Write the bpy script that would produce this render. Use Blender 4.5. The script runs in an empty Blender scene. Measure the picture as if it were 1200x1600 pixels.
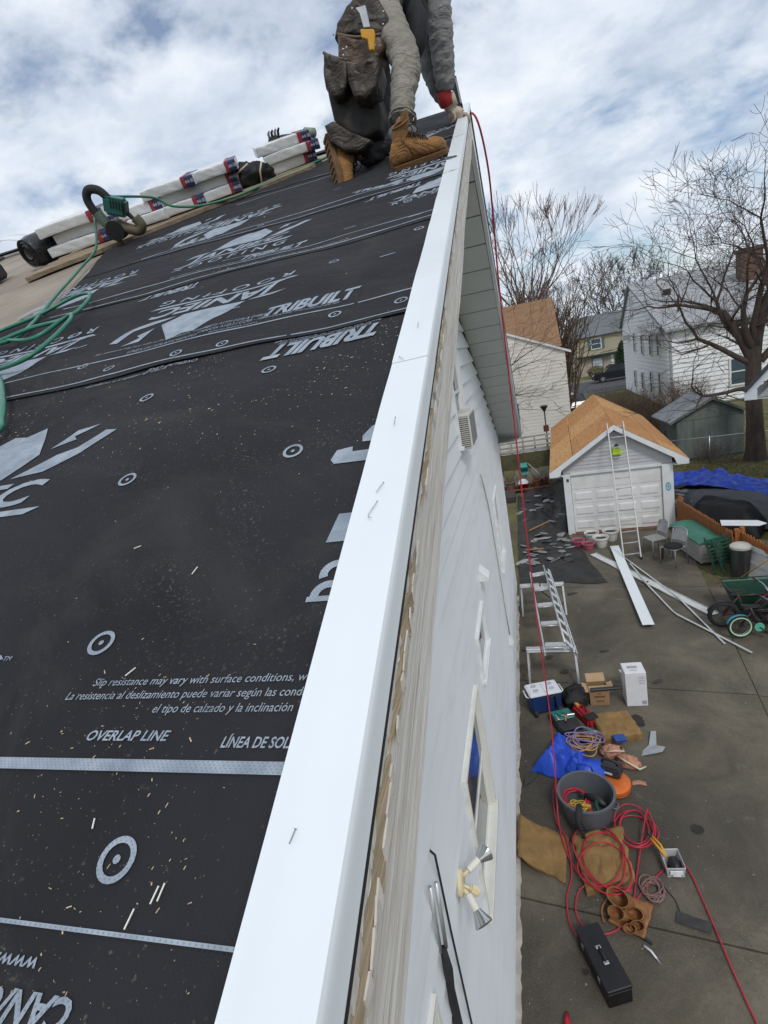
import bpy, bmesh, math, random
from mathutils import Vector, Matrix, noise as mnoise
random.seed(7)
sc = bpy.context.scene
C = sc.collection
R = math.radians
# ------------------------------------------------------------------ camera
cam_d = bpy.data.cameras.new('camera'); cam = bpy.data.objects.new('camera', cam_d); C.objects.link(cam)
cam_d.sensor_fit = 'VERTICAL'; cam_d.sensor_height = 36.0; cam_d.lens = 837.6/1600*36.0
cam_d.clip_start = 0.02; cam_d.clip_end = 3000
def camera_axes(pitch, roll, yaw):
    f = Vector((math.sin(yaw)*math.cos(pitch), math.cos(yaw)*math.cos(pitch), -math.sin(pitch)))
    r = Vector((math.cos(yaw), -math.sin(yaw), 0)); u = r.cross(f)
    r2 = r*math.cos(roll)+u*math.sin(roll); u2 = -r*math.sin(roll)+u*math.cos(roll)
    return Matrix((r2, u2, -f)).transposed()
CAM_Z = 5.8
cam.matrix_world = Matrix.Translation((0, 0, CAM_Z)) @ camera_axes(R(14.642), R(-10.896), R(-16.403)).to_4x4()
sc.camera = cam
# ------------------------------------------------------------------ sky and sun
SUN_EL, SUN_AZ = R(48), R(155)          # azimuth clockwise from +y
w = bpy.data.worlds.new('World'); sc.world = w; w.use_nodes = True
nt = w.node_tree; N = nt.nodes; L = nt.links; N.clear()
out = N.new('ShaderNodeOutputWorld')
sky = N.new('ShaderNodeTexSky'); sky.sky_type = 'NISHITA'; sky.sun_disc = False
sky.sun_elevation = SUN_EL; sky.sun_rotation = SUN_AZ; sky.dust_density = 1.5; sky.ozone_density = 1.2
bg1 = N.new('ShaderNodeBackground'); bg1.inputs[1].default_value = 0.13; L.new(sky.outputs[0], bg1.inputs[0])
tc = N.new('ShaderNodeTexCoord')
sep = N.new('ShaderNodeSeparateXYZ'); L.new(tc.outputs['Generated'], sep.inputs[0])
def mth(op, a, b=None, clamp=False):
    n = N.new('ShaderNodeMath'); n.operation = op; n.use_clamp = clamp
    for i, v in enumerate((a, b)):
        if v is None: continue
        if isinstance(v, (int, float)): n.inputs[i].default_value = v
        else: L.new(v, n.inputs[i])
    return n.outputs[0]
zz = mth('ADD', mth('MAXIMUM', sep.outputs[2], 0.0), 0.30)
comb = N.new('ShaderNodeCombineXYZ')
L.new(mth('DIVIDE', sep.outputs[0], zz), comb.inputs[0]); L.new(mth('DIVIDE', sep.outputs[1], zz), comb.inputs[1])
def nz(scale, det, rough, dist=0.0, off=0.0):
    n = N.new('ShaderNodeTexNoise'); n.inputs['Scale'].default_value = scale; n.inputs['Detail'].default_value = det
    n.inputs['Roughness'].default_value = rough; n.inputs['Distortion'].default_value = dist
    mp = N.new('ShaderNodeMapping'); mp.inputs['Location'].default_value = (off, off*0.7, off*0.3); L.new(comb.outputs[0], mp.inputs[0])
    mp.inputs['Rotation'].default_value = (0, 0, 0.9); mp.inputs['Scale'].default_value = (1.0, 1.15, 1.0)
    L.new(mp.outputs[0], n.inputs['Vector']); return n.outputs['Fac']
def ramp(fac, stops):
    r = N.new('ShaderNodeValToRGB'); L.new(fac, r.inputs[0]); e = r.color_ramp.elements
    while len(e) < len(stops): e.new(0.5)
    for i, (p, c) in enumerate(stops): e[i].position = p; e[i].color = (*c, 1)
    return r.outputs[0]
cover = ramp(nz(3.0, 6, 0.58, 0.2, 3.1), [(0.35, (0.14,)*3), (0.46, (0.75,)*3), (0.55, (1,)*3)])
shade = ramp(nz(3.6, 6, 0.56, 0.15, 9.4), [(0.32, (0.56, 0.64, 0.76)), (0.5, (0.75, 0.82, 0.92)), (0.68, (0.92, 0.96, 1.0))])
bg2 = N.new('ShaderNodeBackground'); bg2.inputs[1].default_value = 1.03; L.new(shade, bg2.inputs[0])
mixs = N.new('ShaderNodeMixShader'); L.new(cover, mixs.inputs[0]); L.new(bg1.outputs[0], mixs.inputs[1]); L.new(bg2.outputs[0], mixs.inputs[2])
L.new(mixs.outputs[0], out.inputs[0])
sd = bpy.data.lights.new('sun', 'SUN'); sd.energy = 1.4; sd.angle = R(12); sd.color = (1.0, 0.96, 0.9)
so = bpy.data.objects.new('sun', sd); C.objects.link(so)
sdir = Vector((math.sin(SUN_AZ)*math.cos(SUN_EL), math.cos(SUN_AZ)*math.cos(SUN_EL), math.sin(SUN_EL)))
so.rotation_euler = sdir.to_track_quat('Z', 'Y').to_euler(); so.location = sdir*40
sc.view_settings.view_transform = 'Standard'; sc.view_settings.look = 'None'
sc.view_settings.exposure = 0.0; sc.view_settings.gamma = 1.0
# ------------------------------------------------------------------ helpers
def lin(c): c /= 255.0; return c/12.92 if c <= .04045 else ((c+.055)/1.055)**2.4
def S(r, g, b): return (lin(r), lin(g), lin(b))
_mats = {}
class NB:
    """small node-tree builder for materials"""
    def __init__(s, name, rough=0.6, metal=0.0, spec=0.5):
        s.m = bpy.data.materials.new(name); s.m.use_nodes = True
        s.t = s.m.node_tree; s.n = s.t.nodes; s.l = s.t.links
        s.b = s.n['Principled BSDF']; s.b.inputs['Roughness'].default_value = rough
        s.b.inputs['Metallic'].default_value = metal; s.b.inputs['Specular IOR Level'].default_value = spec
        s.c = s.n.new('ShaderNodeTexCoord')
    def co(s, scale=(1, 1, 1), rot=(0, 0, 0), loc=(0, 0, 0), space='Object'):
        src = s.c.outputs[space]
        if rot != (0, 0, 0):
            m0 = s.n.new('ShaderNodeMapping'); m0.inputs['Rotation'].default_value = rot; s.l.new(src, m0.inputs[0]); src = m0.outputs[0]
        mp = s.n.new('ShaderNodeMapping'); mp.inputs['Scale'].default_value = scale; mp.inputs['Location'].default_value = loc
        s.l.new(src, mp.inputs[0]); return mp.outputs[0]
    def noise(s, scale, det=4, rough=.55, dist=0, co=None):
        n = s.n.new('ShaderNodeTexNoise'); n.inputs['Scale'].default_value = scale; n.inputs['Detail'].default_value = det
        n.inputs['Roughness'].default_value = rough; n.inputs['Distortion'].default_value = dist
        s.l.new(co if co is not None else s.co(), n.inputs['Vector']); return n.outputs['Fac']
    def ramp(s, fac, stops, interp='LINEAR'):
        r = s.n.new('ShaderNodeValToRGB'); s.l.new(fac, r.inputs[0]); e = r.color_ramp.elements
        r.color_ramp.interpolation = interp
        while len(e) < len(stops): e.new(.5)
        for i, (p, c) in enumerate(stops):
            e[i].position = p; e[i].color = (*c, 1) if len(c) == 3 else (c[0],)*3+(1,)
        return r.outputs[0]
    def mix(s, fac, a, b, mode='MIX'):
        n = s.n.new('ShaderNodeMix'); n.data_type = 'RGBA'; n.blend_type = mode
        for sock, v in ((n.inputs[0], fac), (n.inputs[6], a), (n.inputs[7], b)):
            if isinstance(v, (int, float)): sock.default_value = v
            elif isinstance(v, tuple): sock.default_value = (*v, 1)
            else: s.l.new(v, sock)
        return n.outputs[2]
    def math(s, op, a, b=0.0):
        n = s.n.new('ShaderNodeMath'); n.operation = op
        for i, v in enumerate((a, b)):
            if isinstance(v, (int, float)): n.inputs[i].default_value = v
            else: s.l.new(v, n.inputs[i])
        return n.outputs[0]
    def col(s, c):
        if isinstance(c, tuple): s.b.inputs['Base Color'].default_value = (*c, 1)
        else: s.l.new(c, s.b.inputs['Base Color'])
    def bump(s, h, strength=.3, dist=.01):
        n = s.n.new('ShaderNodeBump'); n.inputs['Strength'].default_value = strength; n.inputs['Distance'].default_value = dist
        s.l.new(h, n.inputs['Height'])
        old = s.b.inputs['Normal'].links
        if old: s.l.new(old[0].from_socket, n.inputs['Normal'])
        s.l.new(n.outputs[0], s.b.inputs['Normal'])
def M(name, col=None, rough=.6, var=.18, scale=6, bump=.0, bscale=60, metal=0.0, spec=.4, stretch=(1, 1, 1), dirt=None, dirtamt=.5, fine=.0):
    """plain procedural material with blotchy variation, optional dirt and relief"""
    if name in _mats: return _mats[name]
    b = NB(name, rough, metal, spec)
    lo = tuple(c*(1-var) for c in col); hi = tuple(min(1, c*(1+var)) for c in col)
    co = b.co(stretch)
    c = b.ramp(b.noise(scale, 5, .6, .3, co), [(.3, lo), (.7, hi)])
    if dirt: c = b.mix(b.ramp(b.noise(scale*.45, 6, .68, .6, co), [(.48, (0,)), (.72, (dirtamt,))]), c, dirt)
    if fine: c = b.mix(b.ramp(b.noise(bscale*1.5, 2), [(.35, (0,)), (.65, (fine,))]), c, tuple(x*.35 for x in col))
    b.col(c)
    if bump: b.bump(b.noise(bscale, 4, .6, 0, co), bump)
    _mats[name] = b.m; return b.m
class MB:
    def __init__(s): s.v = []; s.f = []; s.m = []
    def add(s, vs, fs, mi=0):
        o = len(s.v); s.v += [tuple(v) for v in vs]; s.f += [tuple(i+o for i in f) for f in fs]; s.m += [mi]*len(fs); return s
    def box(s, c, d, rot=None, mi=0, taper=1.0):
        x, y, z = d[0]/2, d[1]/2, d[2]/2
        vs = [Vector((sx*x*(taper if sz > 0 else 1), sy*y*(taper if sz > 0 else 1), sz*z)) for sx, sy, sz in
              ((-1,-1,-1),(1,-1,-1),(1,1,-1),(-1,1,-1),(-1,-1,1),(1,-1,1),(1,1,1),(-1,1,1))]
        if rot is not None:
            m = rot if isinstance(rot, Matrix) else Matrix.Rotation(rot, 3, 'Z'); vs = [m @ v for v in vs]
        c = Vector(c)
        return s.add([v+c for v in vs], [(0,3,2,1),(4,5,6,7),(0,1,5,4),(1,2,6,5),(2,3,7,6),(3,0,4,7)], mi)
    def bx(s, x0, x1, y0, y1, z0, z1, mi=0):
        return s.box(((x0+x1)/2, (y0+y1)/2, (z0+z1)/2), (x1-x0, y1-y0, z1-z0), None, mi)
    def tube(s, pts, r, n=8, mi=0, caps=True, up=None):
        pts = [Vector(p) for p in pts]; rr = r if isinstance(r, (list, tuple)) else [r]*len(pts)
        prev = None; rings = []
        for i, p in enumerate(pts):
            t = (pts[min(i+1, len(pts)-1)]-pts[max(i-1, 0)])
            if t.length < 1e-9: t = Vector((0, 0, 1))
            t.normalize()
            if prev is None:
                a = Vector((0, 0, 1)) if abs(t.z) < .9 else Vector((1, 0, 0))
                u = t.cross(a).normalized()
            else: u = (prev-t*prev.dot(t)); u = u.normalized() if u.length > 1e-6 else t.orthogonal().normalized()
            prev = u; w_ = t.cross(u)
            rings.append([p+(u*math.cos(k*2*math.pi/n)+w_*math.sin(k*2*math.pi/n))*rr[i] for k in range(n)])
        vs = [v for g in rings for v in g]; fs = []
        for i in range(len(rings)-1):
            for k in range(n): fs.append((i*n+k, i*n+(k+1) % n, (i+1)*n+(k+1) % n, (i+1)*n+k))
        if caps: fs.append(tuple(range(n-1, -1, -1))); fs.append(tuple((len(rings)-1)*n+k for k in range(n)))
        return s.add(vs, fs, mi)
    def bar(s, a, b, wd, ht, mi=0, upv=(0, 0, 1)):
        a = Vector(a); b = Vector(b); t = (b-a).normalized(); u = Vector(upv)
        if abs(t.dot(u)) > .95: u = Vector((1, 0, 0))
        sd_ = t.cross(u).normalized(); u = sd_.cross(t)
        vs = []
        for p in (a, b):
            for k, j in ((-1,-1),(1,-1),(1,1),(-1,1)): vs.append(p+sd_*k*wd/2+u*j*ht/2)
        return s.add(vs, [(0,1,2,3),(7,6,5,4),(0,4,5,1),(1,5,6,2),(2,6,7,3),(3,7,4,0)], mi)
    def lathe(s, prof, n=20, mi=0, o=(0, 0, 0), caps=(True, True), sx=1, sy=1):
        vs = []; o = Vector(o)
        for r, z in prof:
            for k in range(n): a = 2*math.pi*k/n; vs.append(o+Vector((r*math.cos(a)*sx, r*math.sin(a)*sy, z)))
        fs = []
        for i in range(len(prof)-1):
            for k in range(n): fs.append((i*n+k, i*n+(k+1) % n, (i+1)*n+(k+1) % n, (i+1)*n+k))
        if caps[0]: fs.append(tuple(range(n-1, -1, -1)))
        if caps[1]: fs.append(tuple((len(prof)-1)*n+k for k in range(n)))
        return s.add(vs, fs, mi)
    def prism(s, poly, d, mi=0):
        """poly: 3d points, extruded by vector d"""
        n = len(poly); d = Vector(d); a = [Vector(p) for p in poly]
        fs = [tuple(range(n-1, -1, -1)), tuple(range(n, 2*n))]+[(i, (i+1) % n, n+(i+1) % n, n+i) for i in range(n)]
        return s.add(a+[p+d for p in a], fs, mi)
    def grid(s, f, nu, nv, mi=0):
        vs = [f(i/nu, j/nv) for j in range(nv+1) for i in range(nu+1)]
        return s.add(vs, [(j*(nu+1)+i, j*(nu+1)+i+1, (j+1)*(nu+1)+i+1, (j+1)*(nu+1)+i) for j in range(nv) for i in range(nu)], mi)
    def slab(s, f, g, nu, nv, mi=0):
        """closed sheet between top surface f and bottom surface g"""
        o = len(s.v); s.grid(f, nu, nv, mi); p = len(s.v)-o
        q = len(s.v); s.grid(g, nu, nv, mi); k0 = len(s.f)-nu*nv
        for i in range(k0, len(s.f)): s.f[i] = s.f[i][::-1]
        W_ = nu+1; per = [i for i in range(nu)]+[j*W_+nu for j in range(nv)]+[nv*W_+i for i in range(nu, 0, -1)]+[j*W_ for j in range(nv, 0, -1)]
        n = len(per)
        for i in range(n):
            a, b = per[i], per[(i+1) % n]; s.f.append((o+b, o+a, q+a, q+b)); s.m.append(mi)
        return s
    def mesh(s, name, smooth=False, bevel=0, seg=1, fixn=True):
        me = bpy.data.meshes.new(name); me.from_pydata(s.v, [], s.f)
        for i, p in enumerate(me.polygons): p.material_index = s.m[i]; p.use_smooth = smooth
        if fixn or bevel:
            bm = bmesh.new(); bm.from_mesh(me)
            if bevel:
                bmesh.ops.remove_doubles(bm, verts=bm.verts, dist=1e-6)
                es = [e for e in bm.edges if len(e.link_faces) == 2 and e.calc_face_angle(0) > .5]
                bmesh.ops.bevel(bm, geom=es, offset=bevel, segments=seg, affect='EDGES', clamp_overlap=True)
            if fixn: bmesh.ops.recalc_face_normals(bm, faces=bm.faces)
            bm.to_mesh(me); bm.free()
        return me
def obj(name, mb, mats, parent=None, smooth=False, bevel=0, loc=(0, 0, 0), rot=(0, 0, 0), seg=1, fixn=True, auto=None):
    me = mb.mesh(name, smooth, bevel, seg, fixn) if isinstance(mb, MB) else mb
    o = bpy.data.objects.new(name, me); C.objects.link(o)
    for m in (mats if isinstance(mats, (list, tuple)) else [mats]): me.materials.append(m)
    if parent: o.parent = parent
    o.location = loc; o.rotation_euler = rot
    if smooth and auto is not None:
        try: me.set_sharp_from_angle(angle=R(auto))
        except Exception: pass
    return o
def tag(o, label=None, cat=None, group=None, kind=None):
    if label: o['label'] = label
    if cat: o['category'] = cat
    if group: o['group'] = group
    if kind: o['kind'] = kind
    return o
def thing(name, label, cat, loc=(0, 0, 0), rz=0, group=None):
    o = bpy.data.objects.new(name, None); C.objects.link(o); o.empty_display_size = .1
    o.location = loc; o.rotation_euler = (0, 0, rz); return tag(o, label, cat, group)
def link_copy(o, parent=None, name=None):
    c = o.copy(); C.objects.link(c)
    if parent: c.parent = parent
    return c
def copy_tree(o, parent=None):
    kids = list(o.children); c = link_copy(o, parent)
    for k in kids: copy_tree(k, c)
    return c
def fbm(x, y, z=0, oct=4):
    t = 0; a = 1; f = 1
    for _ in range(oct): t += a*mnoise.noise((x*f, y*f, z)); a *= .5; f *= 2.03
    return t
# ------------------------------------------------------------------ materials of the setting
def mk_concrete():
    b = NB('stained_concrete', .85, 0, .3); co = b.co()
    c = b.ramp(b.noise(.9, 5, .62, .6, co), [(.28, (.072, .061, .043)), (.5, (.130, .113, .082)), (.74, (.19, .167, .125))])
    c = b.mix(b.ramp(b.noise(.38, 5, .6, .8, b.co(loc=(4, 2, 0))), [(.44, (0,)), (.64, (.85,))]), c, (.042, .037, .030))
    c = b.mix(b.ramp(b.noise(22, 6, .7, .4, co), [(.4, (0,)), (.75, (.5,))]), c, (.06, .055, .047))
    c = b.mix(b.ramp(b.noise(95, 3, .6, 0, co), [(.5, (0,)), (.8, (.5,))]), c, (.24, .23, .2))
    c = b.mix(b.ramp(b.noise(3.1, 6, .7, 1.2, b.co(loc=(1, 7, 0))), [(.6, (0,)), (.78, (.55,))]), c, (.21, .2, .17))
    b.col(c); b.bump(b.noise(60, 5, .75, 0, co), .35, .006)
    return b.m
CONC = mk_concrete()
def mk_ground():
    b = NB('yard_earth', .95, 0, .2); co = b.co()
    c = b.ramp(b.noise(.5, 6, .65, .4, co), [(.35, (.085, .07, .048)), (.5, (.11, .125, .045)), (.68, (.18, .175, .075))])
    c = b.mix(b.ramp(b.noise(9, 6, .7, .3, co), [(.42, (0,)), (.7, (.8,))]), c, (.20, .15, .09))
    c = b.mix(b.ramp(b.noise(45, 4, .7, 0, co), [(.5, (0,)), (.75, (.6,))]), c, (.03, .03, .012))
    b.col(c); b.bump(b.noise(30, 5, .7, 0, co), .8, .03); return b.m
EARTH = mk_ground()
ASPH = M('asphalt', (.055, .055, .058), .9, .25, 3, .3, 120, dirt=(.1, .1, .1))
WHITE = M('white_paint', (.72, .74, .75), .45, .05, 3, dirt=(.5, .5, .47), dirtamt=.35)
def mk_siding(name, col, dirtc, amt):
    b = NB(name, .5, 0, .4)
    c = b.ramp(b.noise(1.2, 5, .6, .3), [(.3, tuple(x*.93 for x in col)), (.7, col)])
    c = b.mix(b.ramp(b.noise(2.2, 7, .7, .5, b.co((1, .35, 3))), [(.52, (0,)), (.8, (amt,))]), c, dirtc)
    b.col(c); b.bump(b.noise(7, 4, .6, .2, b.co((1, .25, 6))), .10, .01); return b.m
SIDING = mk_siding('white_vinyl_siding', (.78, .81, .83), (.45, .45, .42), .45)
def mk_under():
    b = NB('black_underlayment', .82, 0, .18); co = b.co()
    c = b.ramp(b.noise(1.7, 6, .6, .5, co), [(.3, (.015, .015, .017)), (.7, (.029, .029, .033))])
    c = b.mix(b.ramp(b.noise(2.3, 5, .66, 1.3, b.co((1, 1.6, 1), (0, 0, .5))), [(.52, (0,)), (.80, (.38,))]), c, (.075, .070, .062))
    c = b.mix(b.ramp(b.noise(170, 3, .6, 0, co), [(.66, (0,)), (.74, (.45,))]), c, (.17, .15, .11))
    pm = b.ramp(b.noise(3.2, 4, .6, 1.0, b.co((1, 1.4, 1), (0, 0, .5), (3, 1, 0))), [(.53, (0,)), (.70, (1,))]); sp = b.ramp(b.noise(230, 2, .6, 0, co), [(.59, (0,)), (.69, (.6,))])
    c = b.mix(b.mix(1.0, pm, sp, 'MULTIPLY'), c, (.17, .15, .115))
    b.col(c)
    wv = [b.n.new('ShaderNodeTexWave') for _ in range(2)]
    for k, q in enumerate(wv):
        q.inputs['Scale'].default_value = 95; q.inputs['Distortion'].default_value = .4
        b.l.new(b.co((1, 1, 0), (0, 0, R(45+90*k))), q.inputs['Vector'])
    b.bump(b.math('MULTIPLY', wv[0].outputs['Fac'], wv[1].outputs['Fac']), .35, .0016)
    b.bump(b.noise(26, 4, .55, 0, b.co((.5, 1, 1), (0, 0, .4))), .25, .004)
    b.bump(b.noise(5.5, 3, .5, .6, b.co((.45, 1.5, 1), (0, 0, .55))), .55, .03)
    return b.m
UNDER = mk_under()
def mk_print():
    b = NB('grey_print', .75, 0, .3); co = b.co()
    c = b.ramp(b.noise(24, 5, .65, .3, co), [(.3, (.20, .24, .29)), (.7, (.36, .41, .47))])
    wv = [b.n.new('ShaderNodeTexWave') for _ in range(2)]
    for k, q in enumerate(wv):
        q.inputs['Scale'].default_value = 95; q.inputs['Distortion'].default_value = .4
        b.l.new(b.co((1, 1, 0), (0, 0, R(45+90*k))), q.inputs['Vector'])
    wm = b.math('MULTIPLY', wv[0].outputs['Fac'], wv[1].outputs['Fac'])
    c = b.mix(b.ramp(wm, [(.55, (0,)), (.9, (.7,))]), c, (.12, .14, .16))
    b.col(c); b.bump(wm, .3, .0016); return b.m
PRINT = mk_print()
PRINTW = M('white_print', (.55, .57, .6), .75, .25, 60)
def mk_fascia():
    # bare weathered wood along the slope with flaking paint
    b = NB('weathered_fascia_wood', .85, 0, .2)
    co = b.co((20, 1.3, 26), (R(-24.7), 0, 0)); co2 = b.co((3, .9, 4), (R(-24.7), 0, 0))
    g = b.noise(3.2, 6, .7, .6, co)
    c = b.ramp(g, [(.22, (.27, .235, .205)), (.36, (.52, .485, .445)), (.54, (.70, .67, .63)), (.8, (.80, .78, .755))])
    c = b.mix(b.ramp(b.noise(2.6, 6, .66, .9, co2), [(.48, (0,)), (.68, (.45,))]), c, (.50, .42, .34))
    c = b.mix(b.ramp(b.noise(9, 5, .75, .4, co), [(.62, (0,)), (.70, (.75,))]), c, (.20, .165, .14))
    b.col(c); b.bump(g, .8, .006); return b.m
FASCIA = mk_fascia()
TANWOOD = M('bare_tan_wood', (.42, .33, .22), .85, .3, 9, .5, 40, stretch=(4, .5, 4))
PEEL = M('flaking_paint', (.60, .57, .53), .6, .12, 20, .2, 60, dirt=(.4, .36, .3))
DRIP = M('white_drip_metal', (.735, .78, .805), .34, .03, 1.2, .06, 7, spec=.5, dirt=(.52, .55, .56), dirtamt=.28)
SOFFIT = M('white_soffit', (.60, .62, .60), .5, .05, 2, dirt=(.42, .42, .38), dirtamt=.3)
def mk_shingle(name, c1, c2, sc_=1.0, rot=(0, 0, 0), row=.145, wid=.3):
    b = NB(name, .92, 0, .15); co = b.co((1, 1, 1), rot)
    t = b.n.new('ShaderNodeTexBrick'); b.l.new(co, t.inputs['Vector']); t.inputs['Scale'].default_value = sc_
    t.inputs['Brick Width'].default_value = wid; t.inputs['Row Height'].default_value = row; t.inputs['Mortar Size'].default_value = .006
    t.inputs['Color1'].default_value = (*c1, 1); t.inputs['Color2'].default_value = (*c2, 1)
    t.inputs['Mortar'].default_value = (*[x*.35 for x in c1], 1); t.inputs['Bias'].default_value = 0
    c = b.mix(b.ramp(b.noise(1.1, 6, .65, .4, co), [(.35, (0,)), (.75, (.5,))]), t.outputs['Color'], tuple(x*.6 for x in c1))
    c = b.mix(b.ramp(b.noise(60, 3, .6, 0, co), [(.4, (0,)), (.7, (.4,))]), c, tuple(min(1, x*1.5) for x in c2))
    b.col(c); b.bump(t.outputs['Fac'], .5, .01); return b.m
OLDFELT = M('tan_roof_felt', (.29, .25, .20), .9, .25, 2.5, .5, 30, dirt=(.12, .1, .08))
DECK = M('weathered_roof_board', (.27, .21, .14), .85, .35, 5, .6, 30, stretch=(.6, 6, 6), dirt=(.1, .08, .06))
FOUND = M('painted_foundation', (.42, .40, .36), .9, .2, 6, .6, 30, dirt=(.2, .19, .16), dirtamt=.8)
GLASS = NB('window_glass', .04, 0, .6); GLASS.col((.02, .03, .035)); GLASS = GLASS.m
GLASSB = NB('sky_window_glass', .05, 0, .6); GLASSB.col((.06, .09, .11)); GLASSB = GLASSB.m
STEEL = M('galvanised_steel', (.45, .46, .47), .35, .15, 12, metal=.9)
ALU = M('ladder_aluminium', (.62, .63, .63), .38, .1, 10, metal=.75)
BLACKP = M('black_plastic', (.018, .018, .02), .45, .3, 10, .1, 60)
BLACKR = M('black_rubber', (.022, .022, .024), .8, .3, 10, .2, 80)
REDHOSE = M('red_air_hose', (.42, .022, .045), .35, .2, 9)
GREENHOSE = M('green_air_hose', (.03, .17, .11), .35, .2, 9)
# ------------------------------------------------------------------ placing parts given in world coordinates
def wpart(name, mb, mats, parent, **k):
    o = obj(name, mb, mats, parent, **k)
    p = parent
    if p.parent is None and p.type == 'EMPTY':
        o.matrix_parent_inverse = (Matrix.Translation(p.location) @ p.rotation_euler.to_matrix().to_4x4()).inverted()
    return o
# ------------------------------------------------------------------ ground and driveway
g = MB(); g.grid(lambda a, b: (-600+1200*a, -300+1500*b, -.04), 8, 8)
tag(obj('ground', g, EARTH), kind='structure')
def edge_x(y): return 3.55-.0 if y > 14.5 else 2.05+(y-1.0)*.1145
def joint(y0, x): return y0-.155*(x+.68)
drive = bpy.data.objects.new('driveway', None); C.objects.link(drive); drive['kind'] = 'structure'; drive.location = (1.3, 8, 0)
JT = [-2.5, 4.60, 8.72, 12.68, 16.75]
gap = .011
for i in range(4):
    for side in (0, 1):
        def cx(t, y):
            e = edge_x(y)
            return (-.655+t*(e-gap+.655)) if side == 0 else (e+gap+t*(5.6-e))
        y0, y1 = JT[i]+gap, JT[i+1]-gap
        if side == 1 and i == 3: continue
        def top(a, b, y0=y0, y1=y1, z=0.0):
            yy = y0+(y1-y0)*b; x = cx(a, yy); yy2 = joint(yy, x)
            ed = min(min(a, 1-a)*4, min(b, 1-b)*4)
            return (x, yy2, z-(.006 if ed < .01 else 0)+.004*mnoise.noise((x*.8, yy*.8, side))*(1 if z > -.01 else 0) - (.02 if side else 0))
        m_ = MB(); m_.slab(top, lambda a, b: (top(a, b)[0], top(a, b)[1], -.12), 10, 12)
        wpart('concrete_slab', m_, CONC, drive, smooth=False)
# raised slab at the right edge and the joint dirt
m_ = MB(); m_.box((4.35, 7.0, .02), (2.2, 2.0, .16), R(-8)); wpart('step_slab', m_, CONC, drive, bevel=.01)
# stains lying on the concrete
STAIN = M('oil_stain', (.028, .026, .022), .75, .3, 8)
for (x, y, r) in ((1.07, 7.55, .145), (1.38, 5.6, .07), (.68, 6.15, .03), (-.05, 3.9, .03), (.42, 5.0, .02)):
    m_ = MB(); n = 22
    ring = [(x+r*(1+.25*mnoise.noise((k*.7, x, y)))*math.cos(k*2*math.pi/n), y+r*(1+.25*mnoise.noise((k*.7, y, x)))*math.sin(k*2*math.pi/n), .0062) for k in range(n)]
    m_.add(ring, [tuple(range(n))]); wpart('oil_stain', m_, STAIN, drive, fixn=False)
# ------------------------------------------------------------------ the house being roofed
SL = .46; TH = math.atan(SL); CT, ST = math.cos(TH), math.sin(TH)
XR = -.15; XW = -.71; Z0 = 5.362; YR = 4.95; ZR = Z0+SL*YR; YN = -3.1; YF = 13.0; FB = .242
house = thing('house', 'white sided house being re-roofed, black underlayment on its roof, in the foreground', 'house', (-4, 5, 0))
def ztop(y): return ZR-SL*abs(y-YR)
# gable wall core and clapboards, the boards cut round the recessed windows
WINS = [(2.95, 4.06, 1.80, 3.06), (4.53, 5.33, 2.74, 3.24), (8.70, 9.75, 2.10, 3.42), (.9, 1.62, 1.9, 3.16), (5.45, 6.35, 4.86, 5.95)]
core = MB(); core.prism([(XW-.13, YN+.6, .25), (XW-.13, 12.4, .25), (XW-.13, 12.4, ztop(12.4)-FB-.02), (XW-.13, YR, ZR-FB-.02), (XW-.13, YN+.6, ztop(YN+.6)-FB-.02)], (-.06, 0, 0))
gw = wpart('gable_wall', core, SIDING, house)
EXPO = .21; z = .22
def board(za, zb, zlo, zhi, ya0, ya1, yb0, yb1):
    """one lapped board piece between za and zb of the course zlo..zhi"""
    fx = lambda q: XW+.034-.032*(q-zlo)/(zhi-zlo)
    m_ = MB(); lo_ = za-(.012 if za == zlo else 0)
    q = [(fx(lo_), lo_), (fx(zb), zb+(.004 if zb == zhi else 0)), (XW-.06, zb), (XW-.06, lo_)]
    ya = [ya0, yb0, yb0, ya0]; yb = [ya1, yb1, yb1, ya1]
    m_.add([(x, y, zz_) for (x, zz_), y in zip(q, ya)]+[(x, y, zz_) for (x, zz_), y in zip(q, yb)], [(0,1,2,3),(7,6,5,4),(0,4,5,1),(1,5,6,2),(2,6,7,3),(3,7,4,0)])
    wpart('clapboard', m_, SIDING, gw)
while z < ZR-FB-.03:
    z1 = min(z+EXPO, ZR-FB-.03)
    y0 = max(YN+.6, YR-(ZR-FB-.01-z)/SL); y1 = min(12.4, YR+(ZR-FB-.01-z)/SL)
    t0 = max(YN+.6, YR-(ZR-FB-.01-z1)/SL); t1 = min(12.4, YR+(ZR-FB-.01-z1)/SL)
    if y1-y0 > .15:
        hits = sorted(w_ for w_ in WINS if w_[2]+.01 < z1 and w_[3]-.01 > z); cur = (y0, t0)
        for (a, b, za, zb) in hits:
            a += .012; b -= .012
            board(z, z1, z, z1, cur[0], a, cur[1], a)
            if za > z+.02: board(z, za+.01, z, z1, a, b, a, b)
            if zb < z1-.02: board(zb-.01, z1, z, z1, a, b, a, b)
            cur = (b, b)
        board(z, z1, z, z1, cur[0], y1, cur[1], t1)
    z += EXPO
m_ = MB(); m_.bx(XW-.02, XW+.035, 12.34, 12.46, .2, ztop(12.4)-FB-.03); m_.bx(XW-.02, XW+.03, YN+.55, YN+.66, .2, 3.0)
wpart('corner_trim', m_, WHITE, house)
m_ = MB(); m_.bx(-9.5, XW+.005, YN+.62, 12.36, -.12, .225); wpart('foundation', m_, FOUND, house)
m_ = MB()
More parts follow.
